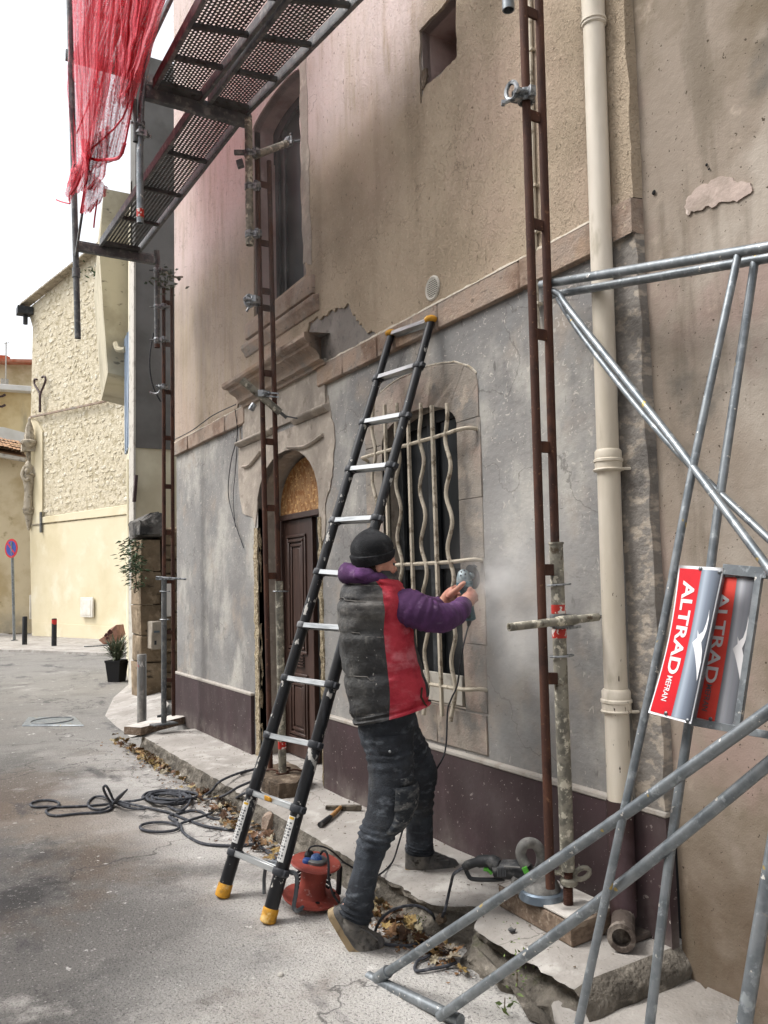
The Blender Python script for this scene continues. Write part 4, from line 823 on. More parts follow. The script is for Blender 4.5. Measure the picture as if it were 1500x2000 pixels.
for py in (528, 600, 664):
    coupler(lt_, on_line(l0,l1,py), (0,0,1), rt, 'zinc'); coupler(t3, on_line(ca[0],ca[1],max(py,560))-V((0,.02,0)), (0,0,1), -rt, 'zinc'); 
    m = MB(); q = on_line(l0,l1,py); m.tube([q-rt*.07, q+rt*.12], .009, 6); m.build('clamp_bolt', MT['galv_dark'], lt_)
coupler(t3, on_line(ca[0],ca[1],757)-V((0,.02,0)), (0,0,1), -rt, 'zinc', 1.1); m = MB(); q = on_line(ca[0],ca[1],757); m.tube(smooth_path([q-rt*.02, q-rt*.05-V((0,0,.05)), q-rt*.09-V((0,0,.06)), q-rt*.13-V((0,0,.045))],4), .011, 6); m.build('open_clamp', MT['zinc'], t3)
m = MB(); q = yp(330,1127,YL-.04); m.tube([q-rt*.12, q+rt*.16-V((0,0,.02))], .010, 7); m.tube([q-rt*.12-V((0,0,.02)), q+rt*.05-V((0,0,.02))], .008, 7); m.build('clamp_bolts', MT['zinc'], t3)
m = MB(); m.tube([yp(313,523,YL-.03), yp(338,541,YL-.05), yp(357,541,YL-.05)], .010, 7); tag(m.build('tie_bolt', MT['jack']), 'bent rusty tie bolt sticking out at the head of the farthest post', 'tie bolt')
m = MB(); m.tube(smooth_path([yp(x,y,YL+.05) for x,y in ((300,650),(293,690),(293,725),(300,758),(314,785))],5), .007, 6)
tag(m.build('loose_cable', MT['black_rubber']), 'black cable looping loosely down beside the farthest lattice post', 'cable')

# ------------------------------------------------------------------ decks, transoms, hanging tubes
def deck(label, A, B, C, D, name='scaffold_deck', cross=5):
    """A far outer, B far inner, C near inner, D near outer corner, at sheet height"""
    t = thing(name, label, 'scaffold deck', A, 'perforated steel scaffold decks')
    Lx, Wx = (D-A).length, (B-A).length
    def P(u, v, dz=0): return A.lerp(D, u).lerp(B.lerp(C, u), v) + V((0,0,dz))
    nu, nv = int(Lx/.027), max(4, int(((B-A).length*.5+(C-D).length*.5-.06)/.027))
    m = MB(); mu = .03/Wx
    for j in range(nv):
        for i in range(nu):
            u0, u1 = (i+(.5 if j%2 else 0))/(nu+.5), (i+1+(.5 if j%2 else 0))/(nu+.5); v0, v1 = mu+(1-2*mu)*j/nv, mu+(1-2*mu)*(j+1)/nv
            um, vm = (u0+u1)/2, (v0+v1)/2; hu, hv = (u1-u0)*.36, (v1-v0)*.33
            c = [P(u0,v0),P(u1,v0),P(u1,v1),P(u0,v1)]; h = [P(um,vm-hv), P(um+hu,vm), P(um,vm+hv), P(um-hu,vm)]
            m.add(c+h, [(0,1,4),(1,5,4),(1,2,5),(2,6,5),(2,3,6),(3,7,6),(3,0,7),(0,4,7)])
    m.build('perforated_sheet', MT['deck'], t, smooth=False, recalc=False)
    for v in (0, 1):
        m = MB(); m.bar(P(0,v,-.01), P(1,v,-.01), .028, .075); m.build('side_rail', MT['galv_dark'], t, bevel=.004)
    for k in range(cross+1):
        u = .012+(.976)*k/cross; m = MB(); w = .09 if k in (0, cross) else .03
        m.bar(P(u,.04,-.022), P(u,.96,-.022), w, .03); m.build('cross_rib', MT['deck'], t, bevel=.003)
    return t
ZD = yp(485,238,YM).z
def atz(px, py, Y, z): p = yp(px, py, Y); return V((p.x, p.y, z))
for k, (xl, xr, lab) in enumerate((((302,177),(392,204),'outer perforated steel deck of the near scaffold bay, next to the red netting'), ((409,210),(482,234),'inner perforated steel deck of the near scaffold bay, against the house wall'))):
    A, B = atz(*xl, YM-.03, ZD+.07), atz(*xr, YM-.03, ZD+.07); zz = (ZD+.07); Dn, Cn = [(gp(500,-200,zz), gp(690,-200,zz)), (gp(705,-200,zz), gp(886,-200,zz))][k]
    deck(lab, A, B, Cn, Dn, cross=5)
zf = yp(250,498,7.85).z
A, B = yp(197,486,7.85)+V((0,0,.05)), yp(272,496,7.85)+V((0,0,.05)); Dn, Cn = atz(381,214,YM+.06,ZD+.06), atz(470,236,YM+.06,ZD+.06); A.z = B.z = max(A.z, B.z)
deck('single perforated steel deck of the far scaffold bay above the street', A, B, Cn, Dn, cross=4)
zu = yp(150,112,7.85).z
for xl, xr, lab in (((150,110),(208,124),'outer upper deck seen through the red netting'), ((222,124),(268,136),'inner upper deck behind the red netting')):
    A, B = atz(*xl, 7.85, zu+.05), atz(*xr, 7.85, zu+.05); deck(lab, A, B, B+V((0,-2.6,0)), A+V((0,-2.6,0)), cross=4)
def tube_thing(name, label, cat, pts, r, mat, group=None, hollow=True):
    t = thing(name, label, cat, pts[0], group); m = MB()
    if len(pts) == 2 and hollow: m.pipe(pts[0], pts[1], r, r*.8, 14)
    else: m.tube(pts, r, 12)
    m.build('tube', MT[mat], t); return t
def transom(label, a, b):
    t = thing('transom', label, 'scaffold transom', a, 'steel transoms carrying the decks')
    m = MB(); m.bar(a, b, .05, .085); m.build('beam', MT['galv_dark'], t, bevel=.004); 
    m = MB(); m.bar(a+V((0,0,.05)), b+V((0,0,.05)), .03, .02); m.build('top_rail', MT['galv_dark'], t, bevel=.003); return t
transom('steel transom between the near and far decks', atz(283,178,YM,ZD-.0), atz(490,242,YM,ZD-.0))
transom('steel transom at the far end of the far deck', atz(150,478,7.87,zf), atz(312,508,7.87,zf))
transom('steel transom under the upper decks behind the red netting', atz(128,106,7.87,zu), atz(300,146,7.87,zu))
h0, h1 = yp(152,661,7.8), yp(134,-60,7.8)
ht = tube_thing('hanging_tube', 'long grey scaffold tube hanging straight down below the far end of the decks', 'scaffold tube', [h0, h1], .028, 'galv_dark')
m = MB(); m.pipe(yp(149,542,7.8), yp(148.5,524,7.8), .036, .029, 14); m.build('collar', MT['galv_dark'], ht)
m = MB(); m.bar(yp(148,500,7.76), yp(163,400,7.5), .02, .02); m.build('brace', MT['galv_dark'], ht)
g0 = [yp(274,436,YM), yp(273,300,YM), yp(276,205,YM), yp(284,140,YM), yp(300,20,YM), yp(306,-60,YM)]
gt = thing('hanging_tube', 'grey scaffold tube with a red band hanging below the near deck', 'scaffold tube', g0[0])
m = MB(); m.tube(g0[1:], .021, 12); m.pipe(g0[0], g0[1], .022, .018, 14); m.build('tube', MT['galv'], gt)
m = MB(); m.tube([yp(274,425,YM), yp(274,409,YM)], .0235, 14); m.build('red_band', MT['red_band'], gt)
m = MB(); m.pipe(yp(264.5,277,YM), yp(263,195,YM), .016, .013, 12); m.build('short_tube', MT['galv_dark'], gt); coupler(gt, yp(274,262,YM), (0,0,1), rt, 'zinc'); coupler(gt, yp(275,243,YM), (0,0,1), -rt, 'zinc', .9)
# guardrail tubes above the decks, seen through the netting
for k, (a, b) in enumerate((((150,60),(330,-260)), ((240,60),(300,-70)))):
    pass

# ------------------------------------------------------------------ red debris netting
def net_mat():
    t = NT('red_debris_netting'); t.b.inputs['Base Color'].default_value = hx('#e06472'); t.b.inputs['Roughness'].default_value = .7
    uv = t.n('ShaderNodeTexCoord').outputs['UV']; mp = t.n('ShaderNodeMapping'); t.l(uv, mp.inputs[0]); mp.inputs['Scale'].default_value = (1,1,1)
    nz = t.n('ShaderNodeTexNoise'); t.l(mp.outputs[0], nz.inputs['Vector']); nz.inputs['Scale'].default_value = 90; nz.inputs['Detail'].default_value = 3
    n2 = t.n('ShaderNodeTexNoise'); m2 = t.n('ShaderNodeMapping'); m2.inputs['Scale'].default_value = (26,3,1); t.l(uv, m2.inputs[0]); t.l(m2.outputs[0], n2.inputs['Vector']); n2.inputs['Scale'].default_value = 1; n2.inputs['Detail'].default_value = 3
    a = t.math('ADD', t.math('MULTIPLY', t.ramp(nz.outputs[0], .4, .62), .45), t.math('MULTIPLY', t.ramp(n2.outputs[0], .42, .62), .45), 0)
    a = t.math('ADD', t.math('MULTIPLY', a, .85), .36, clamp=True)
    tr = t.n('ShaderNodeBsdfTransparent'); tl = t.n('ShaderNodeBsdfTranslucent'); tl.inputs[0].default_value = hx('#f0808c')
    mx = t.n('ShaderNodeMixShader'); mx.inputs[0].default_value = .55; t.l(t.b.outputs[0], mx.inputs[1]); t.l(tl.outputs[0], mx.inputs[2])
    m3 = t.n('ShaderNodeMixShader'); t.l(a, m3.inputs[0]); t.l(tr.outputs[0], m3.inputs[1]); t.l(mx.outputs[0], m3.inputs[2])
    out = [x for x in t.t.nodes if x.type == 'OUTPUT_MATERIAL'][0]; t.l(m3.outputs[0], out.inputs[0]); return t.m
MT['net'] = net_mat(); MT['net_solid'] = M('red_net_cord', '#c93d4c', rough=.8)
net = thing('debris_net', 'torn red debris netting draped down from the scaffold top at the picture corner', 'netting', wp(165,300,1.32))
def netsheet(name, left, right, nu, nv, x0, fold, seed, uvs=1.0):
    def curve(pts, v):
        v = v*(len(pts)-1); i = min(int(v), len(pts)-2); f = v-i; return (pts[i][0]+(pts[i+1][0]-pts[i][0])*f, pts[i][1]+(pts[i+1][1]-pts[i][1])*f)
    vs = []; 
    for j in range(nv+1):
        for i in range(nu+1):
            u, v = i/nu, j/nv; a, b = curve(left, v), curve(right, v)
            px, py = a[0]+(b[0]-a[0])*u, a[1]+(b[1]-a[1])*u
            px += 3*noise.noise(V((u*4, v*9, seed))); 
            x = x0 + fold*noise.noise(V((u*6+seed, v*1.2, 1))) + fold*.5*noise.noise(V((u*17+seed, v*2.2, 1)))
            p = wp(px, py, x) + V((0, 0, .04*noise.noise(V((u*9, v*5, seed+4)))))
            vs.append(p)
    fs = [(j*(nu+1)+i, j*(nu+1)+i+1, (j+1)*(nu+1)+i+1, (j+1)*(nu+1)+i) for j in range(nv) for i in range(nu)]
    m = MB(); m.add(vs, fs); o = m.build(name, MT['net'], net, recalc=False, angle=180)
    uvl = o.data.uv_layers.new(name='UVMap'); 
    for lp in o.data.loops:
        i, j = lp.vertex_index % (nu+1), lp.vertex_index//(nu+1); uvl.data[lp.index].uv = (i/nu*uvs, j/nv*uvs)
netsheet('net_sheet', [(134,-90),(134,20),(134,110),(131,170),(136,240),(141,320),(130,365)], [(345,-90),(318,20),(296,100),(268,185),(256,235),(238,305),(216,312)], 60, 60, 1.28, .16, 3)
netsheet('net_sheet', [(140,-90),(142,30),(146,120),(150,200),(160,290),(168,350),(160,420)], [(250,-90),(235,20),(222,110),(212,180),(190,270),(176,310),(172,340)], 50, 60, 1.18, .12, 8, .8)
netsheet('net_sheet', [(225,-90),(222,10),(222,70),(224,120),(226,150),(224,185),(222,200)], [(345,-90),(322,0),(306,50),(288,110),(274,150),(262,190),(252,215)], 40, 40, 1.22, .10, 12, .6)
netsheet('net_sheet', [(236,-90),(234,10),(236,60),(240,100),(238,140),(236,160),(232,190)], [(330,-90),(312,0),(296,50),(280,100),(266,140),(258,165),(246,190)], 40, 40, 1.16, .10, 22, .5)
netsheet('net_sheet', [(160,290),(150,330),(146,360),(140,380)], [(215,240),(214,280),(206,340),(186,368)], 30, 24, 1.2, .10, 31, .5)
netsheet('net_sheet', [(164,320),(164,350),(166,385),(160,418)], [(212,368),(206,380),(196,395),(182,408)], 24, 20, 1.24, .08, 37, .5)
netsheet('net_sheet', [(138,330),(136,345),(130,365),(128,382)], [(164,318),(158,350),(146,375),(138,395)], 16, 14, 1.24, .06, 39, .4)
m = MB(); m.tube(smooth_path([wp(x,y,1.2) for x,y in ((168,292),(166,308),(162,330),(150,360),(138,378))],4), .016, 6); m.tube(smooth_path([wp(x,y,1.2) for x,y in ((168,304),(185,312),(205,312),(232,308),(244,280))],4), .011, 6)
m.tube(smooth_path([wp(x,y,1.2) for x,y in ((166,310),(168,345),(164,380),(158,416))],4), .011, 6); m.tube(smooth_path([wp(x,y,1.2) for x,y in ((164,275),(166,300),(170,312),(166,330))],4), .024, 6); m.build('net_knot', MT['net_solid'], net)
for pts in (((190,390),(185,425),(183,445)), ((137,375),(135,385),(137,397)), ((110,390),(120,394),(136,398)), ((252,150),(240,230),(168,300)), ((205,130),(182,235),(168,300)), ((195,120),(178,190),(150,260)), ((262,180),(250,250),(240,300))):
    m = MB(); m.tube(smooth_path([wp(x,y,1.22) for x,y in pts],4), .0065, 5); m.build('net_cord', MT['net_solid'], net)

# ------------------------------------------------------------------ telescopic ladder
lad = thing('telescopic_ladder', 'tall black telescopic ladder with silver rungs leaning on the house wall behind the worker', 'ladder', gp(480,1778))
LB, RB = gp(437,1752), gp(526,1802); LT, RT = wp(764,654,2.415), wp(843,622,2.415)
LB += V((0,0,.03)); RB += V((0,0,.03))
RYL = [1665,1548,1437,1325,1222,1118,1018,918,826,740,655]; RYR = [1703,1580,1455,1338,1228,1124,1013,910,812,715,628]
lp = [LB]+[on_line(LB, LT, y) for y in RYL]; rp = [RB]+[on_line(RB, RT, y) for y in RYR]
nz_ = (RT-RB).cross(LB-RB).normalized(); 
if nz_.dot(CAM-LB) < 0: nz_ = -nz_
for pts_ in (lp, rp):
    for k in range(11):
        r = .0325-.0011*k; m = MB(); m.tube([pts_[k], pts_[k+1]], r, 20); m.build('stile_section', MT['lad_black'], lad)
    d = (pts_[1]-pts_[0]).normalized(); m = MB(); m.lathe(pts_[0]-d*.03, [(.028,0),(.036,.006),(.036,.06),(.034,.064)], 18, d); m.build('rubber_foot', MT['yellow_cap'], lad)
    m = MB(); c = pts_[-1]; m.ball(c+V((0,0,.012)), .036, .036, .022, 14, 8); m.build('end_cap', MT['yellow_cap'], lad)
for k in range(1, 12):
    a, b = lp[k], rp[k]; d = (b-a).normalized(); upl = (lp[k]-lp[k-1]).normalized()
    m = MB(); m.obox((a+b)/2, (b-a)/2-d*.03, upl*.006, nz_*.021); m.obox((a+b)/2+upl*.007, (b-a)/2-d*.03, upl*.0025, nz_*.005); m.obox((a+b)/2+nz_*.0205, (b-a)/2-d*.03, upl*.013, nz_*.002); m.obox((a+b)/2-nz_*.0205, (b-a)/2-d*.03, upl*.013, nz_*.002); m.build('rung', MT['alu'], lad, bevel=.0015)
    if k < 11:
        for p, s_ in ((a, -1), (b, 1)):
            r = .041-.0011*k; m = MB(); m.lathe(p-upl*.017, [(r-.004,0),(r,.004),(r,.030),(r-.004,.034)], 16, upl); m.obox(p+d*s_*.035, d*.014, upl*.013, nz_*.014); m.obox(p-d*s_*.034, d*.014, upl*.013, nz_*.018); m.build('collar', MT['lad_collar'], lad, bevel=.003)
m = MB(); c = lp[2].lerp(rp[2], .42); d = (rp[2]-lp[2]).normalized(); m.obox(c+nz_*.024, d*.02, V((0,0,.012)), nz_*.006); m.obox(c+nz_*.028+d*.03, d*.012, V((0,0,.010)), nz_*.006); m.build('lock_button', MT['yellow_cap'], lad, bevel=.003)
def arcpatch(p, q, r, a0, a1, n=8):
    t = (q-p).normalized(); f = (CAM-p); f = (f-t*f.dot(t)).normalized(); s = t.cross(f)
    # s points to picture left or right; angle measured from the camera side
    sg = 1 if s.dot(rt) > 0 else -1
    vs = []
    for i in range(n+1):
        a = R(a0+(a1-a0)*i/n); vs += [p+f*math.cos(a)*r+s*sg*math.sin(a)*r, q+f*math.cos(a)*r+s*sg*math.sin(a)*r]
    return vs, [(2*i, 2*i+1, 2*i+3, 2*i+2) for i in range(n)]
for pts_, u0_, u1_ in ((lp, .04, .84), (rp, .04, .88)):
    a, b = pts_[1].lerp(pts_[2], u0_+.12), pts_[1].lerp(pts_[2], u1_)
    m = MB(); m.add(*arcpatch(a, b, .0328, -78, -5)); st = m.build('sticker', MT['sticker'], lad)
    m = MB(); m.add(*arcpatch(a.lerp(b,.93), a.lerp(b,.985), .0333, -60, -12)); m.build('sticker_heading', MT['yellow_print'], st)
    m = MB()
    for k in range(13):
        u = .05+.065*k
        for q in range(2):
            a0_ = -70+q*30+rnd.uniform(0,6); m.add(*arcpatch(a.lerp(b,u), a.lerp(b,u+rnd.uniform(.015,.045)), .0333, a0_, a0_+rnd.uniform(8,24), 3))
    o = m.build('printed_marks', MT['print_dark'], st); tag(o, kind='stuff')

# ------------------------------------------------------------------ two scaffold frames leaning on the wall
def fp_(px, py, off=0):
    r = ray(px, py); t = (1.58+off+.26*1.5)/(r.x-.26*r.z); return CAM+r*t
def frame(label, off, rails, base):
    t = thing('trestle', label, 'trestle', base, 'galvanised frames with red panels leaning on the wall')
    for nm, pts, r in rails:
        m = MB(); P = [fp_(x, y, off+dz) for x, y, dz in pts]
        if len(P) > 2: P = smooth_path(P, 4)
        m.tube(P, r, 14); m.build(nm, MT['galv'], t)
    return t
def sign(t, quad, off, bulge, faded):
    TL, TR, BR, BL = quad
    def S(u, v, o=0):     # u left to right, v top to bottom
        l = (TL[0]+(BL[0]-TL[0])*v - bulge*math.sin(math.pi*v)*(-1), TL[1]+(BL[1]-TL[1])*v); r = (TR[0]+(BR[0]-TR[0])*v, TR[1]+(BR[1]-TR[1])*v)
        p = fp_(l[0]+(r[0]-l[0])*u, l[1]+(r[1]-l[1])*u, off)
        return p + NRM*o
    a, b, c = fp_(*TL, off), fp_(*TR, off), fp_(*BL, off); NRM = (b-a).cross(c-a).normalized()
    if NRM.dot(CAM-a) < 0: NRM = -NRM
    m = MB(); n = 14
    m.grid(lambda u, v: S(u, v, 0), 4, n); m.grid(lambda u, v: S(u, v, -.003), 4, n)
    m.add([S(0,0),S(1,0),S(1,0,-.003),S(0,0,-.003),S(0,1),S(1,1),S(1,1,-.003),S(0,1,-.003)], [(0,1,2,3),(4,5,6,7)])
    pan = m.build('sign_panel', MT['altrad_white'] if not faded else MT['altrad_dull'], t)
    red, wht = (MT['altrad_red_faded'], MT['altrad_dull']) if faded else (MT['altrad_red'], MT['altrad_white'])
    u0 = .0 if faded else .035; us = .49 if faded else .53
    m = MB(); m.grid(lambda u, v: S(u0+(us-u0)*u, .02+.965*v, .0012), 4, n); m.build('red_band', red, pan)
    gm = NT('printed_grey_blend' + ('_faded' if faded else '')); uvn = gm.n('ShaderNodeTexCoord').outputs['UV']; sx = gm.n('ShaderNodeSeparateXYZ'); gm.l(uvn, sx.inputs[0])
    cr = gm.n('ShaderNodeValToRGB'); gm.l(sx.outputs[0], cr.inputs[0]); e = cr.color_ramp.elements
    cols = [(0,'#5e6268'),(.25,'#a9abb0'),(.5,'#77797f'),(1,'#26282d')] if faded else [(0,'#6e7987'),(.22,'#a3aebb'),(.5,'#707a88'),(1,'#2c3039')]
    e[0].position, e[0].color = 0, hx(cols[0][1]); e[1].position, e[1].color = 1, hx(cols[3][1])
    for q in (1, 2): x = e.new(cols[q][0]); x.color = hx(cols[q][1])
    gm.l(cr.outputs[0], gm.b.inputs['Base Color']); gm.b.inputs['Roughness'].default_value = .4
    m = MB(); m.grid(lambda u, v: S(us+(.985-us)*u, .02+.965*v, .0012), 8, n); o = m.build('grey_band', gm.m, pan, recalc=False)
    uvl = o.data.uv_layers.new(name='UVMap')
    for l_ in o.data.loops: uvl.data[l_.index].uv = ((l_.vertex_index % 9)/8, (l_.vertex_index//9)/n)
    def text(s, v0, v1, ua, ub, mat, off_=.0):
        cu = bpy.data.curves.new('t', 'FONT'); cu.body = s; cu.size = 1; cu.offset = off_; cu.resolution_u = 4
        ob = bpy.data.objects.new('t', cu); COL.objects.link(ob); bpy.context.view_layer.update()
        me = bpy.data.meshes.new_from_object(ob.evaluated_get(bpy.context.evaluated_depsgraph_get())); bpy.data.objects.remove(ob); bpy.data.curves.remove(cu)
        bm = bmesh.new(); bm.from_mesh(me); bmesh.ops.triangulate(bm, faces=bm.faces); bmesh.ops.subdivide_edges(bm, edges=[e_ for e_ in bm.edges if e_.calc_length() > .35], cuts=2); bmesh.ops.triangulate(bm, faces=bm.faces)
        xs = [v_.co.x for v_ in bm.verts]; ys = [v_.co.y for v_ in bm.verts]; x0, x1, y0, y1 = min(xs), max(xs), min(ys), max(ys)
        mb_ = MB(); bm.verts.ensure_lookup_table()
        # rotated a quarter turn clockwise: text runs down the panel, letter tops to the right
        vs = [S(ua+(ub-ua)*(v_.co.y-y0)/(y1-y0), v0+(v1-v0)*(v_.co.x-x0)/(x1-x0), .0024) for v_ in bm.verts]
        mb_.add(vs, [tuple(q.index for q in f.verts) for f in bm.faces]); o_ = mb_.build('lettering', mat, pan, smooth=False); bm.free(); bpy.data.meshes.remove(me); return o_
    if not faded:
        text('ALTRAD', .10, .72, .16, .44, wht, .025); text('MEFRAN', .735, .90, .21, .34, wht, .01)
    else:
        text('ALTRAD', .12, .74, .10, .38, wht, .02); text('MEFRAN', .75, .93, .17, .30, MT['print_dark'], .01)
    sw = [(.885,.27),(.92,.33),(.92,.40),(.89,.45),(.85,.485),(.92,.54),(.95,.61),(.945,.73),(.90,.68),(.86,.645),(.775,.58),(.70,.53),(.63,.495),(.73,.46),(.70,.41),(.755,.44),(.84,.415),(.88,.36),(.89,.31)]; sw0 = [(.80,.30),(.83,.35),(.83,.42),(.78,.49),(.70,.535),(.66,.50),(.645,.46),(.62,.52),(.545,.545),(.60,.585),(.68,.66),(.745,.74),(.785,.81),(.795,.77),(.80,.70),(.79,.63),(.765,.575),(.80,.545),(.85,.49),(.875,.43),(.875,.37),(.85,.33)]
    sh = 0
    m = MB(); pts2 = [V((x+sh, y, 0)) for x, y in sw]; m.add([S(p.x, p.y, .0024) for p in pts2], [tuple(q) for q in tessellate_polygon([pts2])]); m.build('wing_emblem', wht, pan, smooth=False)
    for u, v in ((.50,.015),(.94,.03),(.40,.975),(.92,.985)):
        m = MB(); m.lathe(S(u, v, 0), [(.006,0),(.006,.003),(.003,.005)], 8, NRM); m.build('rivet', MT['bolt'], pan)
    return S
fA = frame('nearer galvanised frame with the brighter red panel leaning on the wall', 0, [
    ('top_rail', [(1057,556,0),(1510,481,0),(1640,459,0)], .0175),
    ('diagonal', [(1072,567,0),(1092,575,0),(1115,608,0),(1300,842,0),(1512,1125,0),(1560,1190,0)], .0125),
    ('leg', [(1441,500,0.0),(1355,905,0),(1292,1240,0),(1222,1570,0),(1128,2010,0),(1096,2150,0)], .0125),
    ('lower_rail', [(738,1911,0),(1150,1638,0),(1510,1383,0),(1640,1290,0)], .0165),
    ('leg', [(1640,900,0),(1500,1720,0),(1452,2010,0),(1425,2200,0)], .0175)], gp(730,1915))
p0, p1 = fp_(720,1908), gp(900,2012); p1.z = .03
m = MB(); m.tube([p0, p1], .0205, 14); m.build('foot_bar', MT['galv'], fA)
m = MB(); m.tube([fp_(737,1912), fp_(758,1897)], .0225, 14); m.build('socket', MT['galv'], fA)
sign(fA, ((1326,1104),(1413,1109),(1349,1414),(1266,1392)), -.018, 9, False)
m = MB(); 
fB = frame('galvanised frame behind with the faded red panel leaning on the wall', .07, [
    ('top_rail', [(1068,578,0),(1510,502,0),(1640,480,0)], .0165),
    ('diagonal', [(1090,583,0),(1140,660,0),(1300,858,0),(1512,1062,0),(1560,1110,0)], .0115),
    ('leg', [(1474,512,0),(1402,1000,0),(1372,1240,0),(1315,1620,0),(1268,2010,0),(1250,2150,0)], .0135),
    ('lower_rail', [(858,1986,-.05),(1150,1776,-.03),(1510,1484,0),(1640,1370,0)], .0165)], gp(870,1995))
sign(fB, ((1400,1122),(1484,1121),(1440,1424),(1352,1404)), .06, 4, True)
for a, b in (((1413,1112),(1500,1120)), ((1352,1410),(1510,1437)), ((1484,1121),(1440,1424)), ((1411,1112),(1350,1412))):
    m = MB(); q0, q1 = fp_(*a, .05), fp_(*b, .05); m.bar(q0, q1, .012, .03 if a[1] < 1200 and b[1] < 1300 else .02, (q1-q0).cross(V((1,0,-.2)))); m.build('sign_strut', MT['galv'], fB, bevel=.001)

# ------------------------------------------------------------------ background: the street bend
P1, P2 = V((3.585, 27.02, 0)), V((5.344, 22.16, 0)); YD = (P2-P1).normalized(); YN = V((YD.y, -YD.x, 0))
if YN.dot(CAM-P1) < 0: YN = -YN
def hp(px, py, off=0):
    o = P1+YN*off; r = ray(px, py); return CAM + r*((o-CAM).dot(YN)/r.dot(YN))
yh = thing('yellow_house', 'pale yellow house with a rubble stone upper wall at the bend of the street', 'house', P1)
def wallpoly(poly, off, th, name, mat, parent, **k):
    m = MB(); m.prism([hp(x, y, off) for x, y in poly], -YN*th); return m.build(name, mat, parent, **k)
wallpoly([(63,1246),(60,1030),(60,815),(64,640),(54,604),(195,487),(330,375),(330,1262)], 0, .3, 'wall', MT['rubble_mortar'], yh)
wallpoly([(62.5,1247),(58,1028),(250,1006),(330,996),(330,1264)], .05, .04, 'lower_render', MT['yellow_wall'], yh)
wallpoly([(82,1022),(82,1010),(250,985),(330,975),(330,994),(250,1004)], .08, .02, 'string_band', MT['yellow_wall'], yh, bevel=.01)
wallpoly([(60,1026),(60,815),(72,822),(82,842),(82,1010),(82,1024)], .06, .05, 'corner_render', MT['yellow_wall'], yh)
wallpoly([(64,1250),(63.5,1215),(250,1226),(330,1232),(330,1268)], .075, .02, 'base_render', MT['yellow_wall'], yh)
wallpoly([(250,700),(330,640),(330,560),(196,600),(193,690)], .06, .02, 'smooth_patch', MT['yellow_wall'], yh)
m = MB(); m.bar(hp(59,815,.09), hp(205,784,.09), .06, .05); m.tube([hp(205,784,.09), hp(236,776,.09), hp(244,771,.09)], .025, 6); m.build('string_course', MT['stone'], yh)
m = MB(); m.bar(hp(58,1026,.07), hp(79,1023,.07), .03, .03); m.build('cable_cover', MT['statue'], yh); m = MB(); m.bar(hp(80,1000,.1), hp(80,1040,.1), .05, .08); m.build('iron_anchor', MT['galv_dark'], yh)
# rubble: domed stones in rough courses
zc = hp(150, 1000).z; stones = MB(); ln = (hp(330,900)-hp(66,900)).length; s0_ = (hp(66,900)-P1).dot(YD)
z = zc-.1
def inside_rub(p):
    x, y = pix(p)
    top = 604+(487-604)*(x-54)/(195-54)+6
    low = 1008-(x-82)*.14
    if y < top or y > low or x < 64: return False
    if y > 812 - (x-60)*.24 and x < 83: return False
    return True
while z < 13.5:
    h = rnd.uniform(.09,.20); sx_ = s0_+rnd.uniform(-.2,.1)
    while sx_ < s0_+ln:
        w = rnd.choice((.12,.18,.24,.3,.42))*rnd.uniform(.8,1.2); c = P1+YD*(sx_+w/2)+V((0,0,z+h/2+rnd.uniform(-.03,.03)))
        if inside_rub(c) and rnd.random() < .72:
            n = 8; ph = rnd.random()*6; d = rnd.uniform(.004,.022); o1 = []; o2 = []
            for k in range(n):
                a = ph+2*math.pi*k/n; rr = rnd.uniform(.7,1.2)
                q = YD*(math.cos(a)*w*.5*rr*.92)+V((0,0,math.sin(a)*h*.5*rr*.92)); o1.append(c+q-YN*.01); o2.append(c+q*.72+YN*d*rnd.uniform(.7,1.1))
            stones.add(o1+o2, [(k,(k+1)%n,(k+1)%n+n,k+n) for k in range(n)]+[tuple(range(n,2*n))])
        sx_ += w+.02
    z += h+.015
tag(stones.build('rubble_stone', MT['rubble_pale'], yh, smooth=False), kind='stuff')
# roof verge, gutter end, heart shaped wall anchor, meter box
m = MB(); a, b = hp(47,598,.12), hp(200,478,.12); nT = 26
for k in range(nT):
    p, q = a.lerp(b, k/nT), a.lerp(b, (k+1.15)/nT); m.bar(p+V((0,0,.012*(k%2))), q+V((0,0,.03)), .3, .04)
tag(m.build('verge_tile', MT['statue'], yh), kind='stuff')
m = MB(); g0_ = hp(50,600,.15); m.tube([g0_+YN*.1-YD*.25, g0_+YN*.05-YD*.05, g0_-V((0,0,.25)), g0_-V((0,0,.55))-YD*.0], .07, 8); m.box(tuple(g0_-V((.25,.2,.25))), tuple(g0_+V((.2,.2,-.02)))); m.build('gutter_end', MT['frame_dark'], yh)
m = MB()
hpts = [(72,741),(68,741),(67,746),(68,752),(73,760),(77,767),(79,771)]; h2 = [(82,737),(86,735),(89,739),(88,747),(84,757),(80,766),(79,771)]
for q in (hpts, h2): m.tube(smooth_path([hp(x,y,.12) for x,y in q],3), .035, 6)
m.tube([hp(78,770,.12), hp(78,805,.12)], .04, 6); m.build('heart_anchor', MT['pipe_brown'], yh)
m = MB(); a = hp(160,1205,.08); b = hp(184,1206,.08); zt_ = hp(160,1167,.08).z; m.prism([a, b, V((b.x,b.y,zt_)), V((a.x,a.y,zt_))], YN*.06); mbx = m.build('meter_box', MT['box_plastic'], yh, bevel=.01)
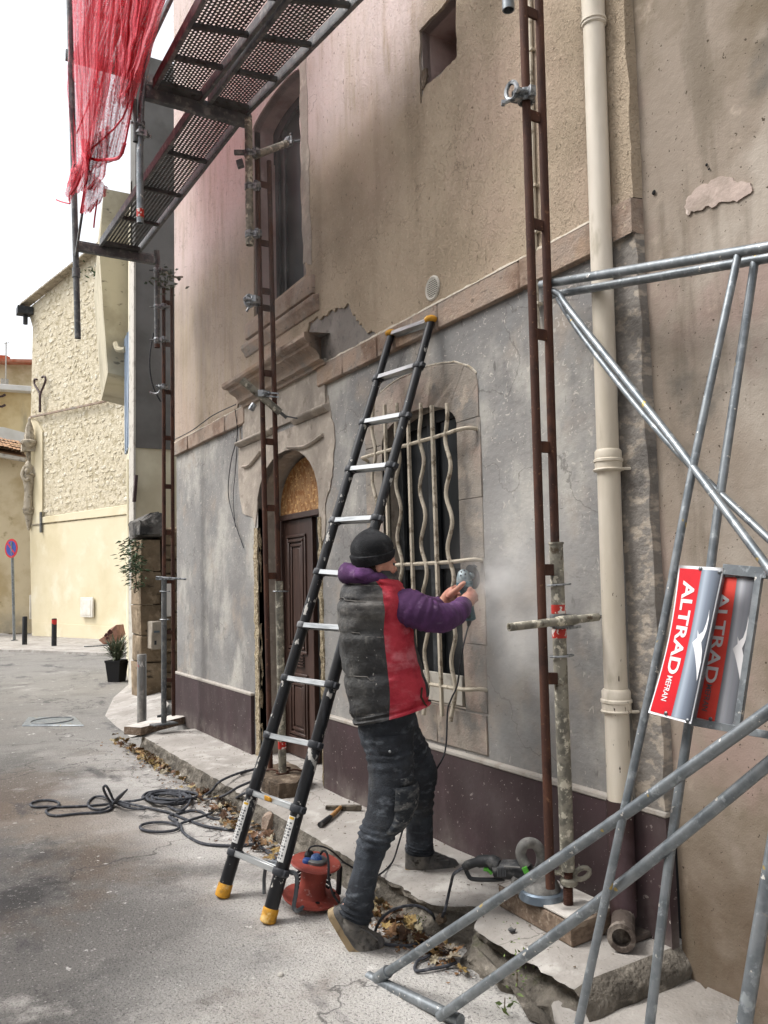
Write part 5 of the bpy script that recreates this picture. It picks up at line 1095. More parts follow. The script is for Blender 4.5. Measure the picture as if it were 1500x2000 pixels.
m = MB(); d = (b-a); m.prism([a+d*.12+V((0,0,.06))+YN*.06, a+d*.88+V((0,0,.06))+YN*.06, V((0,0,zt_-.06))+V(((a+d*.88).x,(a+d*.88).y,0))+YN*.06, V((0,0,zt_-.06))+V(((a+d*.12).x,(a+d*.12).y,0))+YN*.06], YN*.012); m.build('lid', MT['box_plastic'], mbx, bevel=.004)
m = MB(); a = hp(232,1250,.08); b = hp(250,1247,.08); zt_ = hp(232,1229,.08).z; m.prism([a,b,V((b.x,b.y,zt_)),V((a.x,a.y,zt_))], YN*.015); m.build('hatch', MT['yellow_wall'], yh, bevel=.004)
# statue on its corbel under a little canopy, on the corner
sc_ = hp(56, 1000, .15); ss = depth(sc_)/FPX
st = thing('statue', 'small weathered saint statue on a corbel under a stone canopy at the yellow house corner', 'statue', sc_, None)
A_ = lambda px, py: dp(px, py, depth(sc_))
m = MB(); c = A_(56,1036); m.lathe(c, [(.01,0),(.04,.03),(.07,.18),(.12,.42),(.14,.56)], 10, caps=False); m.lathe(A_(56,1003), [(.14,-.02),(.17,.05),(.16,.08),(.19,.13),(.19,.17),(0,.175)], 10); m.build('corbel', MT['statue'], st)
m = MB()
body = [(.02,.0),(.20,.02),(.19,.3),(.17,.6),(.22,.85),(.25,1.05),(.20,1.3),(.21,1.42),(.12,1.55),(.07,1.60),(.10,1.66),(.115,1.75),(.10,1.86),(.02,1.9)]
base_ = A_(55,998); m.grid(lambda u, v: (lambda i, f: base_+V((math.cos(2*math.pi*u),math.sin(2*math.pi*u),0))*((body[i][0]*(1-f)+body[i+1][0]*f)*.68*(1+.18*noise.noise(V((math.cos(2*math.pi*u)*3,math.sin(2*math.pi*u)*3,v*6)))))+V((0,0,(body[i][1]*(1-f)+body[i+1][1]*f)*.97+0)))(min(int(v*13),12), v*13-min(int(v*13),12)), 18, 39, closeu=True)
m.tube(smooth_path([base_+V((-.12,-.05,1.35)), base_+V((-.20,-.10,1.1)), base_+V((-.12,-.17,.92)), base_+V((.0,-.18,.98))],3), [.05]*9+[.04], 8); m.tube(smooth_path([base_+V((.13,-.05,1.38)), base_+V((.16,-.12,1.1)), base_+V((.03,-.19,1.15))],3), .045, 8)
m.ball(base_+V((-.07,-.17,1.2)), .07,.07,.09); m.build('figure', MT['statue'], st)
m = MB(); c = A_(57,868); m.lathe(c, [(.07,-.1),(.20,.0),(.23,.04),(.23,.10),(.15,.16),(.15,.28),(.12,.34),(.13,.44),(.08,.62),(.04,.72),(.05,.80),(0,.86)], 8); m.box(tuple(c+V((-.2,.02,-.2))), tuple(c+V((.24,.3,0)))); m.build('canopy', MT['statue'], st)
m = MB(); m.bar(A_(65,1000)+V((0,.15,0)), A_(65,870)+V((0,.15,0)), .10, .10, (1,0,0)); m.build('niche_pilaster', MT['yellow_wall'], st)
# beige house with tiled eaves, houses further back
bh = thing('beige_house', 'old beige rendered house with a clay tile roof edge at the far left', 'house', yp(20,1236,29))
m = MB(); p = [yp(-260,1240,29), yp(80,1236,28.2), yp(80,868,28.2), yp(-260,868,29)]; m.add(p, [(0,1,2,3)]); m.build('wall', MT['old_beige'], bh)
m = MB(); m.bar(yp(-60,1178,28.8)-V((0,0,.55)), yp(63,1222,28.3)-V((0,0,.1)), .05, .5); m.build('base_band', MT['old_beige'], bh)
m = MB(); m.bar(yp(-120,866,28.2), yp(50,898,27.6), .18, .16); m.build('gutter', MT['white_paint'], bh, bevel=.03)
m = MB(); 
e0, e1 = yp(-140,852,28.0), yp(52,888,27.5); rb_ = V((0,1,.34)).normalized(); dv = (e1-e0); nT = 22
rp0 = MB(); rp0.add([e0-V((0,0,.08)), e1-V((0,0,.08)), e1-V((0,0,.08))+rb_*1.9, e0-V((0,0,.08))+rb_*1.9], [(0,1,2,3)]); rf = rp0.build('roof', MT['terracotta'], bh)
for r_ in range(4):
    for k in range(nT):
        c0 = e0+dv*((k+.5)/nT)+rb_*(.45*r_)+V((0,0,rnd.uniform(-.01,.02))); c1 = c0+rb_*.5+V((0,0,.0))
        T = MB(); dx = dv.normalized(); vs = []
        for p in (c0, c1):
            for q in range(6):
                a = math.pi*q/5; vs.append(p+dx*math.cos(a)*.115*(1.08 if p is c0 else .9)+V((0,0,1))*(math.sin(a)*.10)+(V((0,0,.02)) if p is c0 else V()))
        T.add(vs, [(q,q+1,q+7,q+6) for q in range(5)]); T.build('tile', MT['terracotta'], rf, recalc=False)
oh = thing('ochre_house', 'ochre stained house under a white eaves line, behind the beige tiled roof', 'house', yp(20,900,36))
m = MB(); m.add([yp(-260,1000,36), yp(90,1000,36), yp(90,758,36), yp(-260,752,36)], [(0,1,2,3)]); m.build('wall', MT['ochre_wall'], oh)
m = MB(); m.bar(yp(-200,744,35.8), yp(66,762,35.8), .5, .22); m.build('eaves', MT['white_wall'], oh, bevel=.02)
for (x, y) in ((4,774),(4,794)):
    m = MB(); m.tube([yp(x-6,y,35.7), yp(x,y,35.7), yp(x+6,y-3,35.6)], .05, 6); m.build('bracket', MT['pipe_brown'], oh)
m = MB(); m.prism([yp(-40,832,33), yp(6,834,33), yp(52,846,33), yp(52,862,33), yp(-40,866,33)], (0,1.5,0)); m.build('pale_roof', MT['white_wall'], oh)
wh = thing('red_roofed_house', 'distant house with a red tiled roof edge and a white chimney at the far left', 'house', yp(20,760,46))
m = MB(); m.add([yp(-260,800,46), yp(100,800,46), yp(100,708,46), yp(-260,706,46)], [(0,1,2,3)]); m.build('wall', MT['old_beige'], wh)
m = MB(); m.bar(yp(-200,703,45.7), yp(70,708,45.7), .8, .14); m.build('roof_edge', MT['terracotta_red'], wh)
m = MB(); m.prism([yp(-60,704,46), yp(20,704,46), yp(20,698,46), yp(12,694,46), yp(-60,690,46)], (0,3,0)); m.build('roof', MT['terracotta_red'], wh)
m = MB(); q = yp(11,760,44); m.tube([q, yp(12,668,44)], .035, 6); m.bar(yp(7,672,44), yp(18,669,44), .03, .03); m.box(tuple(yp(2,760,44.2)), tuple(yp(16,742,44.4))); m.build('antenna_mast', MT['white_paint'], wh)
m = MB(); m.tube([yp(3,1014,28.5), yp(24,1012,28.4)], .04, 6); m.build('wall_iron', MT['pipe_brown'], bh)
# low wall base in front of the beige house and junction box
m = MB(); a, b = yp(57,1206,27.3), yp(64,1192,27.3); m.box((a.x, a.y-.1, a.z-.05), (b.x+.06, a.y, yp(57,1162,27.3).z)); tag(m.build('junction_box', MT['box_plastic'], None, bevel=.01), 'small pale junction box on the corner of the yellow house', 'junction box')
# street sign and bollards
sg = thing('no_parking_sign', 'round blue no parking sign with red rim on a grey post', 'road sign', gp(28,1251,.06))
b0 = V((gp(28,1251,.06).x, gp(28,1251,.06).y, .06)); dS = depth(b0); top = dp(23.5, 1058, dS); m = MB(); m.tube([b0, top], .04, 10); m.build('pole', MT['galv'], sg)
cS = dp(22.5,1071,dS); tcm = V((CAM.x-cS.x, CAM.y-cS.y, 0)).normalized(); nS = (tcm*.60+V((tcm.y,-tcm.x,0))*.80).normalized(); hS = nS.cross(V((0,0,1)))
m = MB(); m.lathe(cS, [(.265,0),(.265,.012),(0,.012)], 28, nS); pl_ = m.build('sign_plate', MT['sign_red'], sg)
m = MB(); m.lathe(cS+nS*.0125, [(.205,0),(.205,.003),(0,.003)], 28, nS); m.build('blue_field', MT['sign_blue'], pl_)
m = MB(); m.bar(cS+nS*.0175+(hS+V((0,0,1)))*.14, cS+nS*.0175-(hS+V((0,0,1)))*.14, .05, .003, nS); m.build('red_slash', MT['sign_red'], pl_)
m = MB(); m.lathe(b0, [(.09,0),(.09,.02)], 10); m.build('foot_plate', MT['galv_dark'], sg)
for px_, py, ty, lab in ((48,1259,1204,'plain black bollard nearest the road sign'), (105.5,1264,1208,'black bollard with a red band near its top, in front of the yellow house')):
    b0 = gp(px_, py, .06 if py < 1262 else .03); d = depth(b0); t = dp(px_, ty, d); H = t.z-b0.z
    bo = thing('bollard', lab, 'bollard', b0, 'black bollards at the bend'); m = MB(); m.lathe(b0, [(.062,0),(.062,H-.02),(.055,H-.004),(.03,H)], 16); m.build('post', MT['bollard_black'], bo)
    if px_ > 60:
        m = MB(); n = 10; vs = []
        for k in range(n+1):
            a = math.pi*1.05+math.pi*.95*k/n; vs += [b0+V((math.cos(a)*.0635,math.sin(a)*.0635,H-.10-.05*math.sin(k/n*3))), b0+V((math.cos(a)*.0635,math.sin(a)*.0635,H-.03))]
        m.add(vs, [(2*k,2*k+1,2*k+3,2*k+2) for k in range(n)]); m.build('red_band', MT['red_ref'], bo)
# brown paper bag lying against the wall
bgp = gp(212,1258,.06); d = depth(bgp)-.1
bag = thing('paper_bag', 'crumpled brown paper bag with a dark printed emblem lying by the yellow wall', 'bag', bgp)
q = [(193,1249),(203,1258),(219,1257),(231,1240),(228,1221),(215,1228),(204,1240)]
m = MB(); f0 = [dp(x,y,d) for x,y in q]; f1 = [p+V((.25,.35,0))+V((0,0,.0)) for p in f0]; ce = sum(f0,V())/7-V((.05,.08,0))+V((0,0,.05)); k = 7
m.add(f0+f1+[ce], [(i,(i+1)%k,2*k) for i in range(k)]+[(i,(i+1)%k,(i+1)%k+k,i+k) for i in range(k)]+[tuple(range(k,2*k))]); m.build('bag_body', MT['bag'], bag, jitter=.03, smooth=False)
m = MB()
for x0, y0, x1, y1 in ((205,1243,209,1237),(209,1238,214,1240),(211,1236,216,1230),(215,1238,219,1233),(207,1247,212,1246)):
    m.bar(dp(x0,y0,d-.17), dp(x1,y1,d-.17), .06, .01, (0,1,0))
m.build('printed_emblem', MT['bag_print'], bag)
m = MB(); m.box(tuple(gp(166,1264,.062)), tuple(gp(216,1262,.062)+V((0,.3,.02)))); tag(m.build('board', MT['galv_dark']), 'flat dark board lying on the far pavement in front of the bag', 'board')
# potted plant
def leaf_blob(mb, c, n, rx, ry, rz, L, W, up=.3, droop=0, seed=1, pred=None):
    r_ = random.Random(seed)
    for k in range(n):
        o = V((r_.gauss(0,1)*rx*.5, r_.gauss(0,1)*ry*.5, r_.gauss(0,1)*rz*.5)); p = V(c)+o
        d = V((r_.uniform(-1,1), r_.uniform(-1,1), r_.uniform(-.4,1)*up*2-droop)); d += V((o.x/max(rx,.01), o.y/max(ry,.01), 0))*.6
        d.normalize(); s = d.cross(V((r_.uniform(-1,1), r_.uniform(-1,1), r_.uniform(-1,1)))).normalized(); l = L*r_.uniform(.6,1.3); w = W*r_.uniform(.7,1.2); nn = d.cross(s)
        mb.add([p, p+d*l*.4+s*w*.5+nn*w*.15, p+d*l-V((0,0,l*droop*.3)), p+d*l*.4-s*w*.5+nn*w*.15, p+d*l*.45], [(0,1,4),(1,2,4),(2,3,4),(3,0,4)])
pb_ = gp(228,1331); dP = depth(pb_); A_ = lambda x, y: dp(x, y, dP)
pot = thing('potted_plant', 'spiky grey green plant in a black pot standing in the street beside the wall', 'potted plant', pb_)
m = MB(); w0, w1 = 15*dP/FPX, 19.5*dP/FPX; H = A_(228,1289).z-pb_.z
m.lathe(pb_, [(w0*1.15,0),(w1*1.15,H*.9),(w1*1.22,H*.9),(w1*1.22,H),(w1*1.05,H),(w1*1.05,H-.03)], 4, caps=True); o = m.build('pot', MT['pot'], pot, bevel=.01)
m = MB()
r_ = random.Random(4); tc = pb_+V((0,0,H-.02))
for k in range(150):
    a = r_.uniform(0,2*math.pi); e = r_.uniform(.15,1.35); L = r_.uniform(.18,.42); d = V((math.cos(a)*math.cos(e), math.sin(a)*math.cos(e), math.sin(e))); s = d.cross(V((0,0,1))).normalized()*.014
    b = tc+V((math.cos(a)*.06*r_.random(),math.sin(a)*.06*r_.random(),r_.uniform(0,.15))); tip = b+d*L-V((0,0,L*L*.5*math.cos(e)))
    mid = b+d*L*.55+V((0,0,.01)); m.add([b-s*.5,b+s*.5,mid+s,tip,mid-s], [(0,1,2,4),(2,3,4)])
m.build('foliage', MT['leaf_dull'], pot, recalc=False); m = MB()
for k in range(9):
    a = k*.7; m.tube([tc, tc+V((math.cos(a)*.12,math.sin(a)*.12,.22+.04*(k%3)))], .008, 5)
m.build('stem', MT['stem'], pot)
# manhole cover
q = [gp(43,1418,.004), gp(55,1402,.004), gp(146,1401,.004), gp(164,1418,.004)]
mh = MB(); mh.hexa([V((p.x,p.y,-.01)) for p in q]+[V((p.x,p.y,.014)) for p in q]); mh = tag(mh.build('manhole_cover', MT['galv'], bevel=.004), 'dusty rectangular metal manhole cover set in the asphalt', 'manhole cover')
cM = sum(q, V())/4; m = MB(); m.tube([V((cM.x+math.cos(a)*.22, cM.y+math.sin(a)*.22, .016)) for a in [2*math.pi*k/24 for k in range(24)]], .008, 5, closed=True); m.build('raised_ring', MT['galv_dark'], mh)
# ---- the next house along the street, set back: grey above, cream below
YG = 11.7
gh = thing('grey_house', 'next house with dark grey upper wall over cream lower wall, beyond the scaffold', 'house', yp(300,1350,YG))
xL, xR = yp(264,1150,YG).x, 4.6; zg = yp(300,876,YG).z; zt2 = yp(315,118,YG).z
m = MB(); m.box((xL, YG, zg), (xR, YG+.3, zt2)); m.build('upper_wall', MT['grey_wall'], gh)
m = MB(); m.box((xL, YG+.02, -.02), (xR, YG+.3, zg)); m.build('lower_wall', MT['cream_wall'], gh)
m = MB(); m.box((xL-.03, YG-.02, 0), (xL+.003, YG+.25, yp(264,505,YG).z)); m.build('corner_trim', MT['white_paint'], gh, bevel=.004)
x2 = yp(247,1150,15.2).x
m = MB(); m.add([V((xL-.02,YG+.2,0)), V((x2,15.2,0)), V((x2,15.2,7.5)), V((xL-.02,YG+.2,7.5))], [(0,1,2,3)]); m.build('side_wall', MT['cream_wall'], gh)
m = MB(); sh = [yp(246.5,668,14.2), yp(257,645,12.6), yp(261.5,862,12.6), yp(247.5,888,14.2)]; m.prism(sh, (-.04,-.02,0)); so_ = m.build('shutter', MT['shutter'], gh)
m = MB()
for k in range(1,4): m.bar(sh[0].lerp(sh[1],k/4)+V((-.05,-.025,0)), sh[3].lerp(sh[2],k/4)+V((-.05,-.025,0)), .02, .015, (1,0,0))
m.build('shutter_batten', MT['shutter'], so_)
m = MB(); m.tube([yp(251,898,13), yp(253,1100,13), yp(254,1290,13)], .035, 8); m.build('downpipe', MT['cream_wall'], gh)
m = MB(); m.tube([yp(258.5,380,12.3), yp(259,700,12.3), yp(260,900,12.3), yp(258,1000,12.3), yp(257,1240,12.3)], .02, 6); m.build('cable', MT['rubble_brown'], gh)
m = MB(); m.bar(yp(266,928,YG-.1), yp(262,980,YG-.1), .06, .04, (1,0,0)); m.build('iron_stay', MT['pipe_brown'], gh)
m = MB(); m.box(tuple(yp(262,1268,YG-.06)), (yp(270,1268,YG-.06).x, YG-.03, yp(262,1245,YG).z)); m.build('notice_plate', MT['box_plastic'], gh)
cs = thing('cream_bay', 'stained cream concrete bay projecting high over the street beyond the scaffold', 'bay', yp(225,600,14))
m = MB(); m.prism([yp(x,y,14.0) for x,y in ((203,368),(262,380),(262,741),(241,735),(211,727),(203,620),(194,490))], (.35,2.2,0)); m.build('slab', MT['cream_slab'], cs)
m = MB(); m.tube(smooth_path([yp(226,671,13.9), yp(229,681,13.8), yp(236,684,13.7), yp(245,682,13.6)],3), .05, 7); m.build('spout', MT['cream_slab'], cs)
# stone gate pier with a sooty capstone, wall stub, electric box
YP = 10.7; pr_ = thing('gate_pier', 'old brown stone gate pier with a blackened capstone between two houses', 'gate pier', yp(294,1372,YP))
px0, px1 = yp(275,1200,YP).x, yp(315,1200,YP).x
for ya, yb in ((1372,1295),(1293,1242),(1240,1182),(1180,1117),(1115,1054)):
    za, zb_ = max(-.02, yp(290,ya,YP).z), yp(290,yb,YP).z; m = MB(); w = rnd.uniform(-.01,.01); m.box((px0+w, YP, za), (px1+w, YP+.5, zb_)); m.build('stone_block', MT['old_stone'], pr_, bevel=.02, jitter=.02, seg=2)
m = MB(); za, zb_ = yp(290,1050,YP).z, yp(290,1003,YP).z
m.prism([V((px0-.03,YP-.08,za)), V((px1+.02,YP-.08,za)), V((px1+.03,YP-.08,zb_-.02)), V((px1-.02,YP-.08,zb_+.02)), V((px0+.12,YP-.08,zb_)), V((px0-.03,YP-.08,zb_-.10))], (0,.65,0)); m.build('capstone', MT['cap_stone'], pr_, bevel=.04, jitter=.05, seg=2)
m = MB(); m.box((px1+.025, YP+.12, -.02), (3.7, YP+.5, yp(330,1028,YP).z)); ws_ = thing('stone_wall', 'rough stone wall stub between the gate pier and the scaffolded house', 'wall', (px1+.2, YP+.1, 0)); ws_o = m.build('wall_core', MT['old_stone'], ws_, bevel=.03, jitter=.02)
z = 0
r_ = random.Random(9)
while z < yp(330,1040,YP).z:
    h = r_.uniform(.12,.24); x = px1+.03
    while x < 3.45:
        w = r_.uniform(.14,.3); m = MB(); m.box((x, YP+.06+r_.uniform(-.02,.02), z), (x+w-.015, YP+.13, z+h-.015)); m.build('stone', MT['old_stone'], ws_, bevel=.02, jitter=.015); x += w
    z += h
eb = thing('electric_box', 'beige electric box fixed to the stone wall beside the gate pier', 'electric box', yp(305,1270,YP-.1))
a, b = yp(296,1269,YP-.2), yp(315,1213,YP-.2); m = MB(); m.box((a.x, YP-.2, a.z), (b.x+.03, YP+.1, b.z)); m.build('case', MT['box_beige'], eb, bevel=.012)
m = MB(); m.box((a.x+.03, YP-.212, a.z+.21), (a.x+.10, YP-.198, a.z+.235)); m.build('latch', MT['frame_grey'], eb); m = MB(); m.box((a.x+.035, YP-.21, a.z+.06), (a.x+.06, YP-.198, a.z+.11)); m.build('lock', MT['frame_dark'], eb)
m = MB(); a, b = yp(325,1204,YP-.02), yp(335,1140,YP-.02); m.box((a.x, YP-.03, a.z), (b.x, YP+.02, b.z)); tag(m.build('white_panel', MT['white_wall']), 'narrow white panel glimpsed between the bars of the farthest post', 'panel')
# hanging plant by the pier
hpz = thing('trailing_plant', 'dark green trailing shrub hanging over the left side of the gate pier', 'plant', yp(262,1100,YP))
m = MB()
for (x, y, rr, n) in ((262,1062,8,60),(256,1090,10,90),(262,1112,10,90),(266,1135,8,70),(250,1068,6,30),(244,1056,4,14),(243,1080,5,18),(252,1110,6,30),(268,1095,6,40)):
    c = yp(x,y,YP-.05); s = rr*10.7/FPX*1.1; leaf_blob(m, c, n, s*1.3, .25, s*1.6, .075, .022, .2, .3, int(x*7+y))
m.build('foliage', MT['leaf_green'], hpz, recalc=False); m = MB()
for q in (((272,1058),(262,1060),(250,1056),(240,1062),(232,1066)), ((270,1070),(256,1084),(244,1082),(234,1086)), ((272,1060),(264,1100),(266,1140),(262,1158)), ((268,1090),(256,1108),(246,1116),(240,1120))):
    m.tube(smooth_path([yp(x,y,YP-.05) for x,y in q],3), .008, 5)
m.build('stem', MT['stem'], hpz)
m = MB(); leaf_blob(m, yp(320,546,YL-.05), 90, .16, .12, .12, .05, .028, .3, .1, 3)
pt_ = thing('plant_tuft', 'tuft of blue green leaves caught on the head of the farthest post', 'plant', yp(320,556,YL-.05)); m.build('foliage', MT['leaf_dull'], pt_, recalc=False)
m = MB(); leaf_blob(m, hp(192,535,.1), 60, .35, .3, .35, .16, .06, .4, .0, 5); wt_ = thing('wall_weed', 'small weed growing on the yellow house gable next to the projecting bay', 'plant', hp(192,545,.1)); m.build('foliage', MT['leaf_green'], wt_, recalc=False)
# steel bollard
b0 = gp(277,1432); d = depth(b0); H = dp(277,1279,d).z
sb = thing('steel_bollard', 'grey steel bollard with a red and white mark at the pavement\'s far end', 'bollard', b0)
r = 9*d/FPX; m = MB(); m.lathe(b0, [(r,0),(r,H-.01),(r*.94,H),(0,H)], 24); m.build('post', MT['bollard_steel'], sb)
def bp(px, py):
    k = (px-277)/9.0; k = max(-.97, min(.97, k)); f = V((-fw.x,-fw.y,0)).normalized(); s = V((rt.x,rt.y,0)).normalized(); return V((b0.x,b0.y,0))+s*r*1.012*k+f*r*1.012*math.sqrt(1-k*k)+V((0,0,dp(277,py,d).z))
m = MB(); m.add([bp(x,y) for x,y in ((268.6,1303),(268.6,1293),(273,1303),(277,1303),(272,1298))], [(0,2,4),(0,4,1),(2,3,4)]); m.build('red_mark', MT['red_ref'], sb)
m = MB(); vs = [bp(x,y) for x in (270,272,275,278,281,284,285.5) for y in (1292,1303)]; vs[0] = bp(269.2,1292); m.add([bp(270,1292),bp(276,1300),bp(278,1303),bp(282,1303),bp(285.5,1303),bp(285.5,1292),bp(280,1292),bp(275,1292)], [(0,1,7),(1,6,7),(1,2,6),(2,3,6),(3,5,6),(3,4,5)]); m.build('white_mark', MT['white_ref'], sb)

# ------------------------------------------------------------------ the worker
HF = V((fw.x, fw.y, 0)).normalized()       # horizontal, away from the camera
man = thing('person', 'man in black and red vest, purple hoodie and black beanie grinding the window surround', 'person', gp(720,1850))
def catm(seq, k):
    out = []; n = len(seq)
    for i in range(n-1):
        p0, p1, p2, p3 = seq[max(i-1,0)], seq[i], seq[i+1], seq[min(i+2,n-1)]
        for q in range(k):
            t = q/k; out.append([.5*((2*b)+(c-a)*t+(2*a-5*b+4*c-d)*t*t+(3*b-a-3*c+d)*t**3) for a,b,c,d in zip(p0,p1,p2,p3)])
    out.append(list(seq[-1])); return out
class Loft:
    """stack of rings; each ring: left px, left py, right px, right py, depth, half depth (m)"""
    def __init__(s, rings, k=5, thetas=None, n=36, pw=1.0):
        s.r = catm([list(r) for r in rings], k); s.th = thetas or [2*math.pi*i/n for i in range(n)]; s.pw = pw
    def pt(s, j, th, off=0, shrink=1.0):
        lx, ly, rx, ry, d, hd = s.r[j]
        L, Rr = dp(lx, ly, d), dp(rx, ry, d); c = (L+Rr)/2; a = (Rr-L)/2*shrink; ct, st = math.cos(th), math.sin(th)
        sg = lambda x: math.copysign(abs(x)**s.pw, x)
        p = c + a*sg(ct) + HF*hd*shrink*sg(st)
        p.z += getattr(s, 'tilt', 0)*st
        if off: p += (a.normalized()*ct + HF*st)*off
        return p
    def mesh(s, mb, disp=None, mi=None, cap0=True, cap1=True, shrink=1.0):
        n = len(s.th); m = len(s.r); vs = []
        for j in range(m):
            for i, th in enumerate(s.th):
                p = s.pt(j, th, disp(s, j, th) if disp else 0, shrink); vs.append(p)
        o = len(mb.v); mb.v += [tuple(v) for v in vs]
        for j in range(m-1):
            for i in range(n):
                i2 = (i+1)%n; mb.f.append((o+j*n+i, o+j*n+i2, o+(j+1)*n+i2, o+(j+1)*n+i)); mb.m.append(mi((s.th[i]+(s.th[i2] if i2 else 2*math.pi))/2, j/(m-1)) if mi else 0)
        if cap0: mb.f.append(tuple(o+i for i in reversed(range(n)))); mb.m.append(0)
        if cap1: mb.f.append(tuple(o+(m-1)*n+i for i in range(n))); mb.m.append(0)
    def patch(s, mb, j0, j1, t0, t1, off, th_=.012, n=10, shape=None):
        """thick patch lying on the surface; j in rows, t in radians"""
        vs = []; fs = []
        nj = 10
        for o in (off, off-th_):
            for a in range(nj+1):
                for b in range(n+1):
                    j = j0+(j1-j0)*a/nj; t = t0+(t1-t0)*b/n
                    if shape: j, t = shape(a/nj, b/n, j, t)
                    ja = max(0, min(int(j), len(s.r)-2)); f = j-ja
                    e = math.sin(math.pi*a/nj)**.3*math.sin(math.pi*b/n)**.3 if o == off else 1
                    oo = off-th_ + th_*e if o == off else o
                    vs.append(s.pt(ja, t, oo).lerp(s.pt(ja+1, t, oo), f))
        w = n+1; h = (nj+1)*w
        for a in range(nj):
            for b in range(n):
                q = a*w+b; fs.append((q,q+1,q+w+1,q+w))
        mb.add(vs, fs + [tuple(h+x for x in reversed(f)) for f in fs])
def N3(p, sc, seed=0): return noise.noise(V((p.x*sc+seed, p.y*sc, p.z*sc)))
# body rings ---------------------------------------------------------
vest_r = [(690,1412,837,1374,3.47,.150),(683,1395,836,1360,3.48,.158),(675,1350,835,1335,3.49,.166),(668,1300,826,1300,3.50,.172),(661,1250,815,1255,3.51,.178),(659,1205,808,1210,3.52,.182),(661,1170,803,1178,3.52,.178),(668,1146,794,1152,3.52,.16),(682,1131,781,1136,3.52,.13),(694,1122,770,1127,3.52,.10),(700,1115,768,1121,3.52,.09)]
A0 = R(-74)
def lin(a, b, n): return [a+(b-a)*i/n for i in range(n)]
ths = lin(R(-74), R(-8), 14) + lin(R(-8), R(150), 16) + lin(R(150), R(286), 26)
def vest_mi(th, v):
    a = math.degrees(th) % 360
    if 286 <= a or a < -8 % 360 and a > 285: return 1 if a < (338 if .10 < v < .5 else 352) else 0
    return 0
# the boundary wanders a little with height: shift the angles per ring
class Vest(Loft):
    def pt(s, j, th, off=0, shrink=1.0):
        v = j/(len(s.r)-1); sh = 0
        a = math.degrees(th) % 360
        tgt = -88+ (v/.55)*16 if v < .55 else -72-(max(0, v-.70)/.30)*36
        if a > 180: w = max(0, 1-abs(a-286)/70); sh = R(tgt+74)*w
        return super().pt(j, th+sh, off, shrink)
vest = Vest(vest_r, 7, ths, pw=.9)
seams = [.10,.27,.44,.60,.74]
def vest_disp(s, j, th):
    v = j/(len(s.r)-1); p = Loft.pt(s, j, th); a = math.degrees(th) % 360
    k = .007*N3(p, 9, 3)+.005*N3(p, 22, 7)+.010*N3(V((p.x*.6,p.y*.6,p.z*1.6)), 6, 5)
    black = 150 < a < 287
    for q in seams:
        dv = (v-q-.008*math.sin(th*3))/.016
        if black: k -= .012*math.exp(-dv*dv*2.2)
        else: k -= .003*math.exp(-dv*dv)
    if abs(a-286) < 4: k -= .005
    k += .007*math.sin(v*34+3*N3(p, 4, 2)+th*1.5)*max(0, N3(p, 4, 31)+.25) + .004*N3(V((p.x,p.y,p.z*2.2)), 16, 41)
    if v < .05: k += .006
    if .05 <= v < .075: k -= .006
    k -= .006*max(0, math.sin(v*26+th*2.2))*(.4 if black else .8)*max(0, N3(p, 3, 9)+.3)
    return k
mb = MB(); vest.mesh(mb, vest_disp, vest_mi); vo = mb.build('vest', [MT['vest_dark'], MT['vest_red']], man, angle=70)
nr_ = len(vest.r)-1
for q in seams:
    m = MB(); m.tube([vest.pt(int(round(nr_*(q-.008*math.sin(th*3)))), th, -.004+.0015*math.sin(th*17)) for th in lin(R(165), R(284), 26)], .0022, 5); m.build('quilt_seam', MT['seam'], vo)
m = MB(); m.tube([dp(729+i*2.1, 1352+i*8.6-((i*1.2) if i>3 else 0), 3.31-.0*i) for i in range(0)] or [vest.pt(14,R(-34),.006), vest.pt(10,R(-37),.007), vest.pt(5,R(-30),.008), vest.pt(1,R(-25),.008)], .004, 6); m.build('zip', MT['hair'], vo)
# collar of the vest and the rolled purple hood
m = MB(); ck = Loft([(694,1132,780,1138,3.52,.105),(698,1122,778,1126,3.52,.10),(704,1113,777,1116,3.52,.095)], 3, n=30); ck.mesh(m, lambda s,j,th: .004*N3(s.pt(j,th),20), cap0=False, cap1=False); m.build('vest_collar', MT['vest_dark'], vo)
hood_pts = []
for i in range(28):
    a = 2*math.pi*i/28
    hood_pts.append(dp(719+40*math.cos(a), 1124-4*math.sin(a)+5*math.cos(a), 3.50) + HF*.095*math.sin(a))
m = MB(); n0 = len(m.v); m.tube(hood_pts, [(.031+.011*math.cos(2*math.pi*i/28+math.pi)+.006*noise.noise(V((i*.7,3,1)))) for i in range(28)], 14, closed=True)
m.ball(dp(690,1130,3.46), .036,.055,.032, 16, 10, amp=.35, sc=4); m.ball(dp(712,1124,3.41), .055,.045,.030, 16, 10, amp=.3, sc=4)
m.v = [tuple(V(v)+V((0,0,1))*(.007*N3(V(v), 28, 2)+.006*N3(V(v), 13, 8))) for v in m.v]; m.build('hood', MT['hoodie'], man, angle=180)
